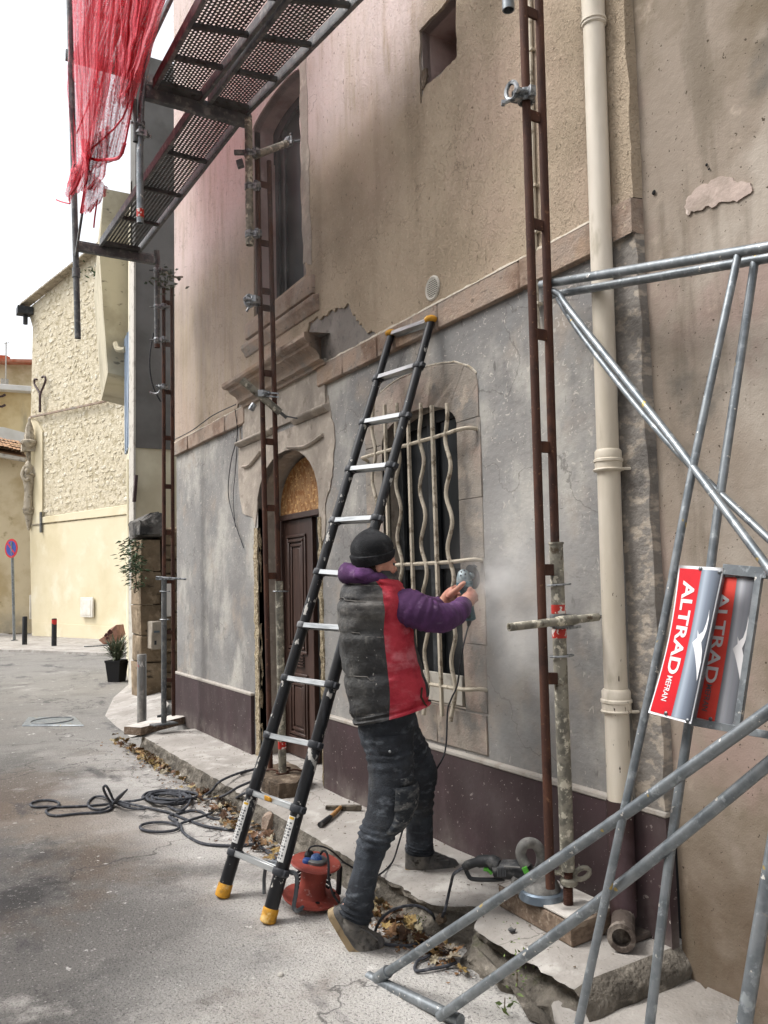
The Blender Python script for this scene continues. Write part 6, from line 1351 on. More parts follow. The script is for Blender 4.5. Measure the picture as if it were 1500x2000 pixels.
# limbs as bent tapering tubes -----------------------------------------
def limb(mb, pts, n=22, k=7, wr=.006, wsc=16, seed=0, flat=1.0, ring_wr=0):
    cur = catm([list(p) for p in pts], k)        # px, py, depth, radius(m)
    P = [dp(c[0], c[1], c[2]) for c in cur]; rr = [c[3] for c in cur]
    o = len(mb.v); mb.tube(P, rr, n, flat=flat)
    for i in range(o, len(mb.v)):
        v = V(mb.v[i]); j = (i-o)//n; c = P[min(j, len(P)-1)]; d = (v-c)
        if d.length > 1e-6:
            d.normalize(); q = wr*(N3(v, wsc, seed)+.6*N3(v, wsc*2.3, seed+4))
            if ring_wr: q += ring_wr*math.sin(j*1.9+2.2*N3(v, 7, seed))*max(0, .5+N3(v, 5, seed+9))
            mb.v[i] = tuple(v+d*q)
    return P, rr
m = MB()
limb(m, [(783,1183,3.47,.070),(800,1188,3.42,.079),(828,1200,3.40,.071),(858,1207,3.43,.062),(882,1202,3.55,.054),(899,1190,3.70,.046),(905,1181,3.80,.038)], 24, 10, .006, 11, 2, ring_wr=.005)
limb(m, [(795,1182,3.68,.07),(825,1190,3.80,.07),(850,1190,3.92,.052),(864,1180,3.94,.043),(868,1176,3.94,.038)], 20, 7, .006, 14, 5, ring_wr=.003)
m.build('sleeves', MT['hoodie'], man, angle=180)
# trousers
rl_r = [(700,1392,812,1388,3.50,.150),(699,1420,811,1412,3.50,.158),(706,1450,808,1445,3.49,.155),(717,1482,807,1476,3.46,.14),(721,1530,806,1530,3.43,.125),(717,1578,800,1584,3.41,.112),(708,1608,779,1618,3.39,.104),(699,1638,762,1648,3.38,.095),(691,1685,744,1690,3.37,.088),(681,1726,734,1732,3.36,.082),(670,1762,729,1778,3.36,.078),(661,1776,723,1800,3.36,.074)]
ll_r = [(742,1400,813,1396,3.58,.13),(752,1440,824,1432,3.66,.125),(768,1470,840,1464,3.72,.115),(782,1500,853,1494,3.76,.108),(789,1525,855,1520,3.79,.10),(791,1555,848,1550,3.81,.092),(791,1595,846,1592,3.83,.082),(793,1635,845,1634,3.84,.073),(794,1652,845,1654,3.84,.071),(794,1664,846,1664,3.84,.070)]
RL, LL = Loft(rl_r, 7, n=40, pw=.95), Loft(ll_r, 7, n=32, pw=.95)
def tr_disp(knees, seed, cuff):
    def f(s, j, th):
        v = j/(len(s.r)-1); p = Loft.pt(s, j, th); k = .006*N3(p, 10, seed)+.004*N3(p, 24, seed+3)
        for kv, w, amp in knees:
            e = math.exp(-((v-kv)/w)**2); k += amp*e*math.sin((v-kv)*150+2.4*math.sin(th+seed)+2*N3(p, 5, seed))
        return k
    return f
m = MB(); RL.mesh(m, tr_disp([(.60,.09,.006),(.93,.08,.007),(.25,.08,.004)], 3, 0)); LL.mesh(m, tr_disp([(.58,.10,.006),(.94,.10,.008),(.2,.1,.004)], 11, 0))
tro = m.build('trousers', MT['jeans'], man, angle=180)
nj = len(RL.r)-1
m = MB(); RL.patch(m, nj*.385, nj*.555, R(-78), R(-14), .030, .034); po = m.build('cargo_pocket', MT['pocket'], tro, angle=60)
m = MB(); RL.patch(m, nj*.350, nj*.43, R(-82), R(-10), .038, .016, shape=lambda a, b, j, t: (j+a*nj*.018*(1-abs(b*2-1)), t)); m.build('pocket_flap', MT['pocket'], tro, angle=60)
m = MB(); RL.patch(m, nj*.325, nj*.352, R(-70), R(-14), .012, .010); m.build('pocket_band', MT['pocket'], tro, angle=60)
m = MB(); RL.patch(m, nj*.115, nj*.20, R(-112), R(-62), .014, .010, shape=lambda a, b, j, t: (j+a*nj*.025*(1-abs(b*2-1)), t)); m.build('back_pocket_flap', MT['jeans'], tro, angle=60)
for j_, t_ in ((.205,-87),(.40,-68),(.405,-22)):
    p = RL.pt(int(nj*j_), R(t_), .029 if j_ > .3 else .016); m = MB(); m.ball(p, .006,.006,.006, 8, 6); m.build('stud', MT['zinc'], tro)
# shoes
def shoe(path, mname, parent, shaft=None):
    """path: px, py, depth, up px, up py (picture direction of the upper), height px, half width m"""
    cur = catm([list(p) for p in path], 6); n = 20; s = depth(dp(path[0][0], path[0][1], path[0][2]))/FPX
    mu, ms = MB(), MB(); vu = []; vs = []
    for x, y, d, ux, uy, h, hw in cur:
        c = dp(x, y, d); l = math.hypot(ux, uy); U = (rt*(ux/l)-up*(uy/l)); H = h*d/FPX
        for i in range(n):
            a = 2*math.pi*i/n; ca, sa = math.cos(a), math.sin(a)
            w = hw*(1-.28*max(0, sa)**1.2*(min(1, h/30)))
            z = (max(0, sa)**.8)*H if sa > 0 else 0
            vu.append(c + HF*w*math.copysign(abs(ca)**.7, ca) + U*(z+.008))
        for i, (ww, zz) in enumerate(((1.03,.010),(1.05,-.002),(1.03,-.016),(-1.03,-.016),(-1.05,-.002),(-1.03,.010))): vs.append(c + HF*hw*ww + U*zz)
    m_ = len(cur)
    mu.add(vu, [(j*n+i, j*n+(i+1)%n, (j+1)*n+(i+1)%n, (j+1)*n+i) for j in range(m_-1) for i in range(n)]+[tuple(reversed(range(n))), tuple((m_-1)*n+i for i in range(n))])
    ms.add(vs, [(j*6+i, j*6+(i+1)%6, (j+1)*6+(i+1)%6, (j+1)*6+i) for j in range(m_-1) for i in range(6)]+[tuple(reversed(range(6))), tuple((m_-1)*6+i for i in range(6))])
    mu.v = [tuple(V(v)+U*.003*N3(V(v), 40, 1)) for v in mu.v]
    if shaft: limb(mu, shaft, 18, 4, .003)
    o = mu.build(mname, MT['shoe'], parent, angle=70); ms.build('sole', MT['sole'], o, angle=40); return o
s1 = shoe([(647,1776,3.36,.88,-.47,14,.016),(650,1785,3.36,.88,-.47,48,.030),(661,1803,3.36,.85,-.52,58,.035),(676,1828,3.36,.80,-.6,56,.037),(692,1849,3.36,.55,-.83,50,.043),(712,1856,3.36,.18,-.98,40,.047),(732,1853,3.37,.06,-1,27,.044),(746,1850,3.37,.0,-1,17,.030),(751,1849,3.37,0,-1,8,.012)], 'shoe', man, [(694,1768,3.36,.052),(692,1792,3.36,.055),(692,1812,3.36,.053),(699,1832,3.36,.04)])
s2 = shoe([(791,1697,3.84,0,-1,22,.014),(794,1698,3.84,0,-1,40,.026),(810,1700,3.84,.03,-1,45,.033),(832,1702,3.84,.08,-1,40,.036),(852,1703,3.85,.12,-1,34,.042),(872,1703,3.86,.12,-1,26,.044),(888,1701,3.87,.1,-1,18,.036),(896,1699,3.87,0,-1,9,.016)], 'shoe', man, [(819,1645,3.84,.052),(820,1665,3.84,.054),(822,1682,3.84,.05),(826,1692,3.84,.04)])
for o_, q in ((s1, [((722,1822),(704,1812)),((731,1828),(712,1816)),((738,1836),(722,1822))]), (s2, [((846,1670),(862,1668)),((852,1676),(868,1673)),((860,1682),(876,1679))])):
    m = MB()
    for a, b in q: m.tube([dp(*a, 3.31 if o_ is s1 else 3.80), dp(*b, 3.31 if o_ is s1 else 3.80)], .004, 5)
    m.build('lace', MT['shoe'], o_)
# beanie
m = MB(); be = Loft([(692,1104,766,1090,3.50,.092),(686,1091,770,1078,3.50,.101),(684,1078,770,1068,3.50,.105),(686,1062,766,1057,3.50,.102),(693,1050,757,1047,3.50,.088),(705,1041,744,1041,3.50,.058),(718,1037,731,1037.5,3.50,.02)], 5, n=32)
be.tilt = .020
def be_d(s, j, th):
    v = j/(len(s.r)-1); p = Loft.pt(s, j, th); k = .003*N3(p, 14, 1)+.0015*N3(p, 40, 2)
    if v < .26: k += .006
    if .26 <= v < .31: k -= .002
    return k
be.mesh(m, be_d); m.build('beanie', MT['beanie'], man, angle=60)
# gaiter
m = MB(); gk = Loft([(712,1134,776,1136,3.52,.085),(714,1118,774,1122,3.52,.082)], 3, n=24); gk.mesh(m, lambda s,j,th: .004*N3(s.pt(j,th), 25)); m.build('neck_scarf', MT['gaiter'], man)
# body: one continuous mesh (torso, neck, head, arms, hands, legs)
B_ = MB()
vest.mesh(B_, shrink=.86); RL.mesh(B_, shrink=.86); LL.mesh(B_, shrink=.86)
Loft([(712,1135,768,1137,3.52,.065),(712,1105,764,1105,3.51,.064),(706,1085,762,1080,3.50,.07)], 3, n=20).mesh(B_)
hd = Loft([(728,1141,766,1143,3.51,.035),(716,1132,769.5,1136,3.51,.055),(705,1118,770,1121,3.505,.072),(696,1100,771,1104,3.50,.080),(690,1085,770.5,1086,3.50,.088),(692,1068,763,1067,3.50,.080),(703,1054,748,1054,3.50,.045)], 5, n=26); hd.mesh(B_)
B_.ball(dp(771.5,1112,3.53), .010, .012, .015, 10, 8); B_.ball(dp(770.5,1124,3.53), .012,.02,.008, 10, 8); B_.ball(dp(770,1128,3.53), .011,.018,.007, 10, 8); B_.ball(dp(768,1136,3.52), .014,.02,.012, 10, 8); B_.ball(dp(767,1098,3.51), .012,.03,.007, 10, 8)
B_.ball(dp(740,1107,3.424), .016, .010, .026, 10, 8)          # ear
B_.ball(dp(762,1113,3.47), .022, .03, .022, 10, 8)          # cheek
limb(B_, [(792,1180,3.44,.07),(828,1199,3.42,.055),(862,1206,3.46,.045),(890,1192,3.64,.036),(903,1182,3.79,.029),(908,1178,3.83,.030)], 14, 5, 0)
limb(B_, [(800,1175,3.68,.06),(850,1190,3.92,.04),(866,1177,3.94,.030),(874,1168,3.94,.030)], 14, 5, 0)
limb(B_, [(692,1765,3.36,.05),(692,1795,3.36,.035),(700,1825,3.36,.025)], 12, 4, 0); limb(B_, [(820,1645,3.84,.05),(822,1680,3.84,.033)], 12, 4, 0)
# right hand: back of the hand to the camera, fingers closing round the grip
GT0, GT1 = wp(905,1118,2.345), wp(919,1212,2.325); gt_ = (GT1-GT0).normalized(); dG = depth(wp(911,1165,2.335))
limb(B_, [(905,1181,dG-.075,.031),(912,1174,dG-.058,.036),(919,1166,dG-.045,.034),(923,1161,dG-.040,.026)], 14, 5, 0, flat=1.0)
knu = [(919,1151),(925,1156),(929,1163),(930,1171)]
for q, (kx, ky) in enumerate(knu):
    r = [.0095,.0100,.0095,.0082][q]
    limb(B_, [(912,1172+q*2,dG-.05,r*1.3),(kx-2,ky+1,dG-.048,r*1.25),(kx,ky,dG-.035,r*1.2),(kx+1.5,ky+1,dG-.005,r),(kx-1,ky+2,dG+.025,r),(kx-9+q,ky+3,dG+.042,r*.95),(kx-17+q*2,ky+2,dG+.040,r*.85),(kx-20+q*2,ky+1,dG+.034,r*.6)], 10, 5, 0)
limb(B_, [(906,1180,dG-.055,.015),(899,1172,dG-.045,.014),(897,1165,dG-.020,.012),(899,1160,dG+.005,.010),(904,1157,dG+.02,.007)], 10, 4, 0)      # right thumb
# left hand: palm on the left of the housing, thumb laid over its front
limb(B_, [(868,1175,dG+.05,.030),(877,1165,dG+.035,.033),(885,1157,dG+.02,.031),(890,1152,dG+.012,.023)], 14, 5, 0)
limb(B_, [(876,1166,dG+.005,.017),(886,1157,dG-.018,.0155),(894,1150,dG-.036,.0135),(902,1142,dG-.044,.0125),(907.5,1138,dG-.040,.0095),(909,1137,dG-.038,.006)], 12, 5, 0)
for q in range(4):
    r = [.0095,.0098,.0092,.0080][q]; y = 1144+q*6.5
    limb(B_, [(880,1160+q*2,dG+.02,r*1.3),(888,y+4,dG+.035,r*1.2),(894,y+1,dG+.055,r),(904,y-1,dG+.058,r),(912,y,dG+.045,r*.9),(916,y+1,dG+.028,r*.8),(917,y+2,dG+.02,r*.55)], 10, 5, 0)
tmp = B_.build('body_tmp', MT['skin'], None)
rm = tmp.modifiers.new('r', 'REMESH'); rm.mode = 'VOXEL'; rm.voxel_size = .0045
sm = tmp.modifiers.new('s', 'SMOOTH'); sm.factor = .5; sm.iterations = 3
bpy.context.view_layer.update(); dg = bpy.context.evaluated_depsgraph_get(); me = bpy.data.meshes.new_from_object(tmp.evaluated_get(dg))
old = tmp.data; bpy.data.objects.remove(tmp); bpy.data.meshes.remove(old)
me.name = 'body'; me.polygons.foreach_set('use_smooth', [True]*len(me.polygons))
for v_ in me.vertices: v_.co -= man.location
if not me.materials: me.materials.append(MT['skin'])
bo = bpy.data.objects.new('body', me); COL.objects.link(bo); bo.parent = man
m = MB(); m.ball(dp(768.5,1102,3.47), .006,.008,.006, 8, 6); m.build('eye', MT['print_dark'], bo)
m = MB()
for k in range(10): m.ball(dp(716+k*3.2, 1108+(k%3), 3.425+.012*abs(k-5)*.3), .010,.010,.016, 8, 6)
m.build('hair', MT['hair'], bo)

# ------------------------------------------------------------------ grinder in his hands
ag = thing('angle_grinder', 'small teal angle grinder held in both hands against the window jamb', 'angle grinder', GT0)
def agp(px, py, dd=0): return dp(px, py, dG+dd)
m = MB(); m.lathe(agp(908,1146), [(.030,-.004),(.0395,.0),(.0395,.022),(.033,.03)], 18, (agp(905,1118)-agp(908,1146))); m.lathe(agp(918.5,1212), [(.02,0),(.029,.006),(.027,.05),(.0255,.10),(.030,.155),(.031,.165)], 16, (agp(908,1146)-agp(918.5,1212))); m.build('motor_housing', MT['tool_teal'], ag, bevel=.001)
m = MB(); m.lathe(agp(906.5,1138), [(.036,0),(.037,.012),(.033,.030),(.024,.052),(.012,.062),(0,.064)], 16, (agp(904.5,1112)-agp(907,1140))); m.build('gear_head', MT['tool_silver'], ag)
m = MB()
for (x, y) in ((901,1117),(907,1114),(900,1124),(909,1121)):
    m.ball(agp(x,y,-.034), .0045,.0045,.0045, 8, 6)
m.build('screw', MT['print_dark'], ag)
m = MB(); dn = (rt*.80+V((0,0,.10))+HF*.35).normalized(); dc = agp(924,1127,.01); m.lathe(dc-dn*.0015, [(.058,0),(.058,.003),(0,.003)], 28, dn); m.build('disc', MT['disc'], ag)
m = MB(); m.lathe(agp(916,1125,0), [(.016,0),(.016,.028)], 12, dn); m.build('spindle', MT['tool_silver'], ag)
gdn = MB(); n = 14; x_ = dn.cross(V((0,0,1))).normalized(); y_ = dn.cross(x_)
vs = []
for k in range(n+1):
    a = R(-60)+R(190)*k/n
    for rr, oo in ((.02,-.012),(.060,-.012),(.060,.010)): vs.append(dc+dn*oo-(x_*math.cos(a)+y_*math.sin(a))*rr)
m = MB(); m.add(vs, [(3*k+q,3*k+q+1,3*k+q+4,3*k+q+3) for k in range(n) for q in range(2)]); m.build('guard', MT['tool_black'], ag)
m = MB(); m.tube([agp(916,1200,-.02), agp(916,1215,-.01), agp(915,1222,0)], [.014,.012,.007], 8); m.build('cable_sleeve', MT['black_rubber'], ag)
cb_ = [agp(915,1222), wp(907,1252,2.28), wp(900,1290,2.26), wp(893,1338,2.25), wp(881,1366,2.23), wp(874,1390,2.22), wp(872,1446,2.2), wp(867,1475,2.18), wp(855,1498,2.16), wp(835,1530,2.12), wp(812,1570,2.08), wp(792,1605,2.03), wp(778,1650,2.0), gp(766,1684,PZ+.01), gp(741,1708,PZ+.006), gp(722,1712,PZ+.005), gp(700,1702,.13), gp(682,1690,.1), gp(668,1684,.16)]
m = MB(); m.tube(smooth_path(cb_, 6), .0042, 6); m.build('power_cable', MT['black_rubber'], ag)

# ------------------------------------------------------------------ big grinder on the block
bgd = thing('concrete_grinder', 'large black grinder with round dust guard on the timber block by the rusty post', 'grinder', gp(1058,1755,.24))
d0 = depth(gp(1058,1752,.245)); 
gc = dp(1058,1745,d0)
m = MB(); rr_ = 44*d0/FPX; m.lathe(gc+V((0,0,-.018)), [(rr_,0),(rr_*1.02,.004),(rr_,.012),(rr_*.985,.03),(rr_*.9,.036),(0,.037)], 32, (rt*.03+V((0,0,1)))); m.build('guard_ring', MT['guard'], bgd)
m = MB(); m.lathe(gc+V((0,0,.018)), [(.075,0),(.07,.02),(.05,.045),(.04,.075),(.0,.08)], 18); m.build('gear_head', MT['tool_grey'], bgd)
bd = lambda x, y, o=0: dp(x, y, d0+.10-(x-907)*.0007+o)
m = MB(); P = smooth_path([bd(966,1698), bd(985,1698), bd(1010,1699), bd(1022,1702), bd(1032,1708)], 4); m.tube(P, [.036]*4+[.041]*4+[.043]*4+[.045]*4+[.04], 14, flat=.9); m.build('motor_body', MT['tool_black'], bgd)
m = MB(); P = smooth_path([bd(906,1695), bd(915,1689), bd(935,1683), bd(955,1682), bd(972,1690)], 4); m.tube(P, [.015]*3+[.018]*5+[.024]*5+[.03]*4, 12); m.build('rear_handle', MT['tool_black'], bgd)
m = MB(); m.tube(smooth_path([bd(910,1700), bd(914,1708), bd(920,1716), bd(940,1718), bd(970,1718), bd(985,1716)], 3), .009, 8); m.build('handle_guard', MT['tool_black'], bgd)
m = MB(); m.tube([bd(945,1697,-.01), bd(955,1699,-.01), bd(961,1706,-.01)], .009, 8); m.build('trigger', MT['tool_green'], bgd)
m = MB(); m.bar(bd(1024,1694,-.05), bd(1029,1705,-.05), .012, .02); m.build('accent', MT['tool_green'], bgd)
m = MB()
for k in range(6): m.bar(bd(972+k*3,1693,-.04), bd(972+k*3,1712,-.04), .003, .006, fw)
m.build('vent_rib', MT['print_dark'], bgd)
m = MB(); m.bar(bd(985,1692,-.043), bd(1016,1694,-.046), .003, .008, fw); m.build('marking', MT['tool_grey'], bgd)
m = MB(); m.tube(smooth_path([bd(1028,1692,-.02), bd(1020,1678,-.02), bd(1017,1664,-.02), bd(1023,1650,-.02), bd(1035,1646,0), bd(1048,1651,.02), bd(1056,1666,.03), bd(1057,1684,.03), bd(1054,1698,.02)], 4), .021, 12); m.build('front_handle', MT['tool_grey'], bgd)
m = MB(); m.tube(smooth_path([bd(1008,1712,-.03), bd(1004,1722,-.03), bd(1010,1730,-.02), bd(1022,1728,-.02)], 3), .014, 8); m.build('dust_nozzle', MT['tool_grey'], bgd)
cb2 = [bd(907,1694), bd(896,1700), bd(886,1708), gp(880,1730,.22), gp(875,1752,.17), gp(868,1780,.15), gp(856,1806,.05), gp(834,1832,.012), gp(803,1846,.01), gp(765,1846,.01), gp(738,1838,.01), gp(732,1822,.03), gp(748,1791,.10), gp(778,1773,.13), gp(814,1769,.13), gp(842,1783,.12), gp(850,1802,.05), gp(856,1830,.012), gp(850,1850,.01), gp(836,1868,.01), gp(815,1878,.01), gp(812,1896,.01), gp(840,1893,.012), gp(875,1886,.012), gp(892,1879,.02)]
m = MB(); m.tube(smooth_path(cb2, 6), .0062, 7); m.build('power_cable', MT['grey_cable'], bgd)

# ------------------------------------------------------------------ cables on the ground
def cpath(pts, z, k=6): return smooth_path([gp(x/3, 1200+y/3, z if len(q) < 1 else q[0]) for x, y, *q in pts], k)
cab = thing('extension_cable', 'tangled heap of dark grey extension cable on the asphalt left of the ladder', 'cable', gp(300,1560))
def cable(pts, r=.0085): m = MB(); m.tube(pts, r, 7); m.build('cable_run', MT['grey_cable'], cab)
z0 = .010
cable(cpath([(620,1112),(500,1122),(350,1128),(280,1126),(205,1128),(180,1115),(195,1100),(260,1088),(325,1094),(347,1110),(335,1124),(290,1140),(270,1152),(285,1172),(340,1180),(450,1168),(600,1158),(650,1140),(660,1112)], z0))
cable(cpath([(620,1112),(700,1100,.02),(790,1092,.02),(850,1076,.03),(880,1045,.03),(960,1030,.03),(1040,1034,.03)], z0))
cable(cpath([(850,1140,.015),(760,1135,.015),(690,1110,.03),(640,1085,.03),(600,1066,.02),(550,1072),(518,1100),(520,1125),(560,1142),(610,1140),(650,1120,.02),(690,1095,.03),(760,1110,.02),(900,1140,.015),(1000,1162)], z0))
cable(cpath([(655,1135,.02),(645,1100,.06),(622,1060,.12),(606,1020,.18),(616,1004,.20),(632,1018,.18),(648,1050,.10),(665,1085,.05),(700,1104,.02),(760,1125)], z0))
m = MB(); m.tube([gp(668/3,1200+1105/3,.03), gp(700/3,1200+1070/3,.10), gp(744/3,1200+985/3+14,.22)], [.012,.014,.006], 8); m.build('cable_end', MT['grey_cable'], cab)
r_ = random.Random(12)
for k in range(8):
    cx, cy, rx, ry = 985+r_.uniform(-35,40), 1072+r_.uniform(-14,14), r_.uniform(95,150), r_.uniform(24,42); ph = r_.uniform(0,6)
    cable(smooth_path([gp((cx+rx*math.cos(ph+a))/3, 1200+(cy+ry*math.sin(ph+a))/3, .012+.010*(k%4)+.006*math.sin(a*3+k)) for a in [2*math.pi*q/12*1.12 for q in range(13)]], 4))
cable(cpath([(1000,1165),(1100,1205),(1200,1240),(1300,1256),(1400,1270),(1500,1302),(1560,1330)], z0)); cable(cpath([(1120,1078,.03),(1200,1085,.02),(1290,1070,.06),(1350,1040,.17),(1400,1010,.172),(1480,976,.172),(1530,955,.16)], z0))
cable(smooth_path([gp((935+115*math.cos(a))/3, 1200+(1246+28*math.sin(a))/3, z0+.004) for a in [2*math.pi*q/14 for q in range(14)]], 4, True))
cable(cpath([(990,1190),(1040,1220,.02),(1060,1240),(1070,1272),(1120,1312),(1200,1345),(1350,1356),(1450,1350),(1560,1340)], z0))
cable(cpath([(1100,1078,.03),(1180,1070,.03),(1240,1032,.06),(1290,978,.165),(1400,930,.172),(1490,908,.172),(1560,900,.17)], z0)); cable(cpath([(1060,1225),(1130,1200,.02),(1250,1160,.02),(1350,1100,.04),(1430,1050,.17),(1500,1040,.172)], z0))
cable(cpath([(1040,1205),(990,1185,.015),(1030,1172),(1110,1150),(1180,1158),(1220,1185),(1290,1200),(1390,1190)], z0)); cable(cpath([(985,1125,.02),(1060,1150,.02),(1105,1110,.03),(1110,1075,.03),(1060,1045,.03),(960,1040,.03)], z0))
m = MB()
for q in (((500,1518),(525,1512),(548,1509),(580,1500),(606,1491),(640,1484)), ((505,1525),(535,1520),(575,1512),(610,1508),(638,1490)), ((470,1512),(500,1500),(530,1496),(560,1488),(592,1485))):
    m2 = MB(); m2.tube(smooth_path([gp(x,y,PZ+.008) for x,y in q],4), .006, 6); m2.build('cable_run', MT['black_rubber'], cab)
m = MB(); m.tube(smooth_path([gp(x,y,.012) for x,y in ((486,1632),(500,1646),(520,1662),(536,1675),(548,1700))],4), .010, 7); m.build('cable_run', MT['grey_cable'], cab)

# ------------------------------------------------------------------ cable reel
rc = gp(609,1768); dR = depth(rc); k_ = dR/FPX
rl = thing('cable_reel', 'red steel cable reel with blue socket caps standing on the ground behind the ladder foot', 'cable reel', rc)
ra = (dp(616,1686,dR)-dp(608,1750,dR)); H = ra.length; ra.normalize(); b0 = dp(608,1752,dR)
m = MB(); m.lathe(b0, [(56*k_,.0),(57*k_,.004),(56*k_,.009),(30*k_,.012),(26*k_,.03),(25*k_,H*.5),(27*k_,H*.92),(30*k_,H),(48*k_,H+.002),(50*k_,H+.008),(48*k_,H+.012),(20*k_,H+.014),(0,H+.014)], 36, ra); m.build('drum', MT['reel_red'], rl, angle=30)
m = MB()
for a in (-100,-20,60,140):
    m.lathe(b0+V((math.cos(R(a))*43*k_, math.sin(R(a))*43*k_, 0))+ra*.0095, [(.011,0),(.011,.001)], 10, ra)
tag(m.build('hole', MT['dark_in'], rl), kind='stuff')
tc = b0+ra*(H+.014); m = MB(); m.lathe(tc, [(.052,0),(.052,.012),(.046,.016),(0,.016)], 22, ra); m.build('socket_plate', MT['galv_dark'], rl)
for q, (x, y, r, mt_) in enumerate(((600,1682,9,'plug_blue'),(618,1675,11,'plug_blue'),(604,1668,9.5,'plug_black'))):
    c = dp(x, y, dR-.02+.02*q); m = MB(); m.lathe(c-ra*.012, [(r*k_,0),(r*k_*1.05,.012),(r*k_*.95,.022),(r*k_*.5,.026)], 16, (ra*.6-HF*.6+rt*.1) if q else ra); m.build('socket_cap' if q < 2 else 'plug', MT[mt_], rl, bevel=.002)
m = MB(); m.tube(smooth_path([dp(602,1664,dR), dp(606,1655,dR), dp(622,1652,dR), dp(645,1660,dR), dp(672,1684,dR+.05), dp(690,1695,dR+.1)],4), .004, 6); m.build('plug_cable', MT['black_rubber'], rl)
m = MB(); m.tube(smooth_path([dp(626,1668,dR-.03), dp(632,1662,dR-.05), dp(639,1668,dR-.09), dp(642,1690,dR-.13), dp(642,1715,dR-.15), dp(650,1745,dR-.16), dp(662,1763,dR-.14)],4), .0055, 6); m.build('plug_cable', MT['black_rubber'], rl)
m = MB(); m.tube(smooth_path([dp(516,1745,dR+.06), dp(516,1716,dR+.06), dp(520,1692,dR+.06), dp(530,1683,dR+.05), dp(548,1688,dR-.0)],4), .009, 8); m.tube(smooth_path([dp(560,1702,dR-.10), dp(575,1705,dR-.13), dp(580,1715,dR-.13), dp(578,1745,dR-.14), dp(574,1770,dR-.15), dp(580,1779,dR-.15), dp(592,1772,dR-.12)],4), .010, 8); m.tube([dp(533,1687,dR+.04), dp(572,1706,dR-.12)], .009, 8); m.build('tube_stand', MT['reel_grey'], rl)
m = MB(); m.bar(dp(661,1745,dR+.04), dp(664,1690,dR+.04), .03, .012, (1,0,0)); m.build('handle', MT['plug_black'], rl)
m = MB()
for a in range(5): m.tube([b0+ra*(.03+.02*a)+V((math.cos(t_)*27*k_*1.25, math.sin(t_)*27*k_*1.25, 0)) for t_ in [R(-10)+R(150)*q/10 for q in range(11)]], .0065, 6)
m.build('wound_cable', MT['black_rubber'], rl)

# ------------------------------------------------------------------ hammer, rubble, leaves
hm = thing('hammer', 'dusty hammer with a wooden handle lying on the pavement behind the worker', 'hammer', gp(665,1585,PZ))
m = MB(); a, b = gp(636,1577,PZ+.018), gp(706,1578,PZ+.018); m.bar(a, a.lerp(b,.45), .018, .024); m.bar(a.lerp(b,.42), b, .028, .030); m.build('head', MT['hammer_head'], hm, bevel=.003)
m = MB(); m.tube([gp(665,1577,PZ+.022), gp(652,1590,PZ+.018), gp(645,1596,PZ+.016)], [.012,.013,.013], 10); m.build('handle', MT['hammer_wood'], hm)
m = MB(); m.tube([gp(645,1596,PZ+.016), gp(634,1604,PZ+.016), gp(625,1611,PZ+.016)], [.0145,.015,.0155], 10); m.build('grip', MT['tool_black'], hm)
def chunk(c, s, seed, mat, label, cat, name='plaster_chunk', group=None, fl=.6):
    r_ = random.Random(seed); bm = bmesh.new(); bmesh.ops.create_icosphere(bm, subdivisions=2, radius=1)
    for v_ in bm.verts: v_.co *= 1+.38*noise.noise(v_.co*1.4+V((seed,0,0)))+.12*noise.noise(v_.co*4+V((seed,0,0)))
    me = bpy.data.meshes.new(name); bm.to_mesh(me); bm.free(); me.materials.append(MT[mat]); o = bpy.data.objects.new(name, me); COL.objects.link(o); o.location = V(c)+V((0,0,s*fl*.6)); o.scale = (s, s*.8, s*fl); o.rotation_euler = (r_.uniform(-.2,.2), r_.uniform(-.2,.2), r_.uniform(0,6)); return tag(o, label, cat, group)
chunk(gp(350,1520), .035, 3, 'white_rubble', 'white plaster lump among the leaves at the far kerb', 'plaster lump')
chunk(gp(527,1632), .06, 5, 'stone', 'upright pinkish stone shard between the ladder legs by the kerb', 'stone shard', 'stone_shard', None, 1.5)
chunk(gp(1327,1862,.05), .026, 8, 'rubble_brown', 'crumpled brown husk lying where the lower pavement meets the step', 'husk', 'husk', None, 1.1)
chunk(gp(548,1906+0), .014, 9, 'white_rubble', 'tiny white chip on the asphalt below the worker\'s rear shoe', 'chip', 'stone_chip')
chunk(gp(862,1800,.09), .03, 12, 'rubble_brown', 'brown rubble lump in the broken notch of the kerb', 'rubble', 'rubble_lump')
chunk(gp(878,1778,.10), .028, 14, 'rubble_brown', 'darker rubble piece wedged at the back of the kerb notch', 'rubble', 'rubble_lump')
m = MB(); m.prism([gp(992,1817,PZ+.004), gp(999,1813,PZ+.004), gp(1004,1818,PZ+.004), gp(1008,1816,PZ+.004), gp(1006,1821,PZ+.004), gp(998,1822,PZ+.004)], (0,0,.006)); tag(m.build('bark_chip', MT['tool_black']), 'small black chip on the pale pavement before the timber block', 'chip')
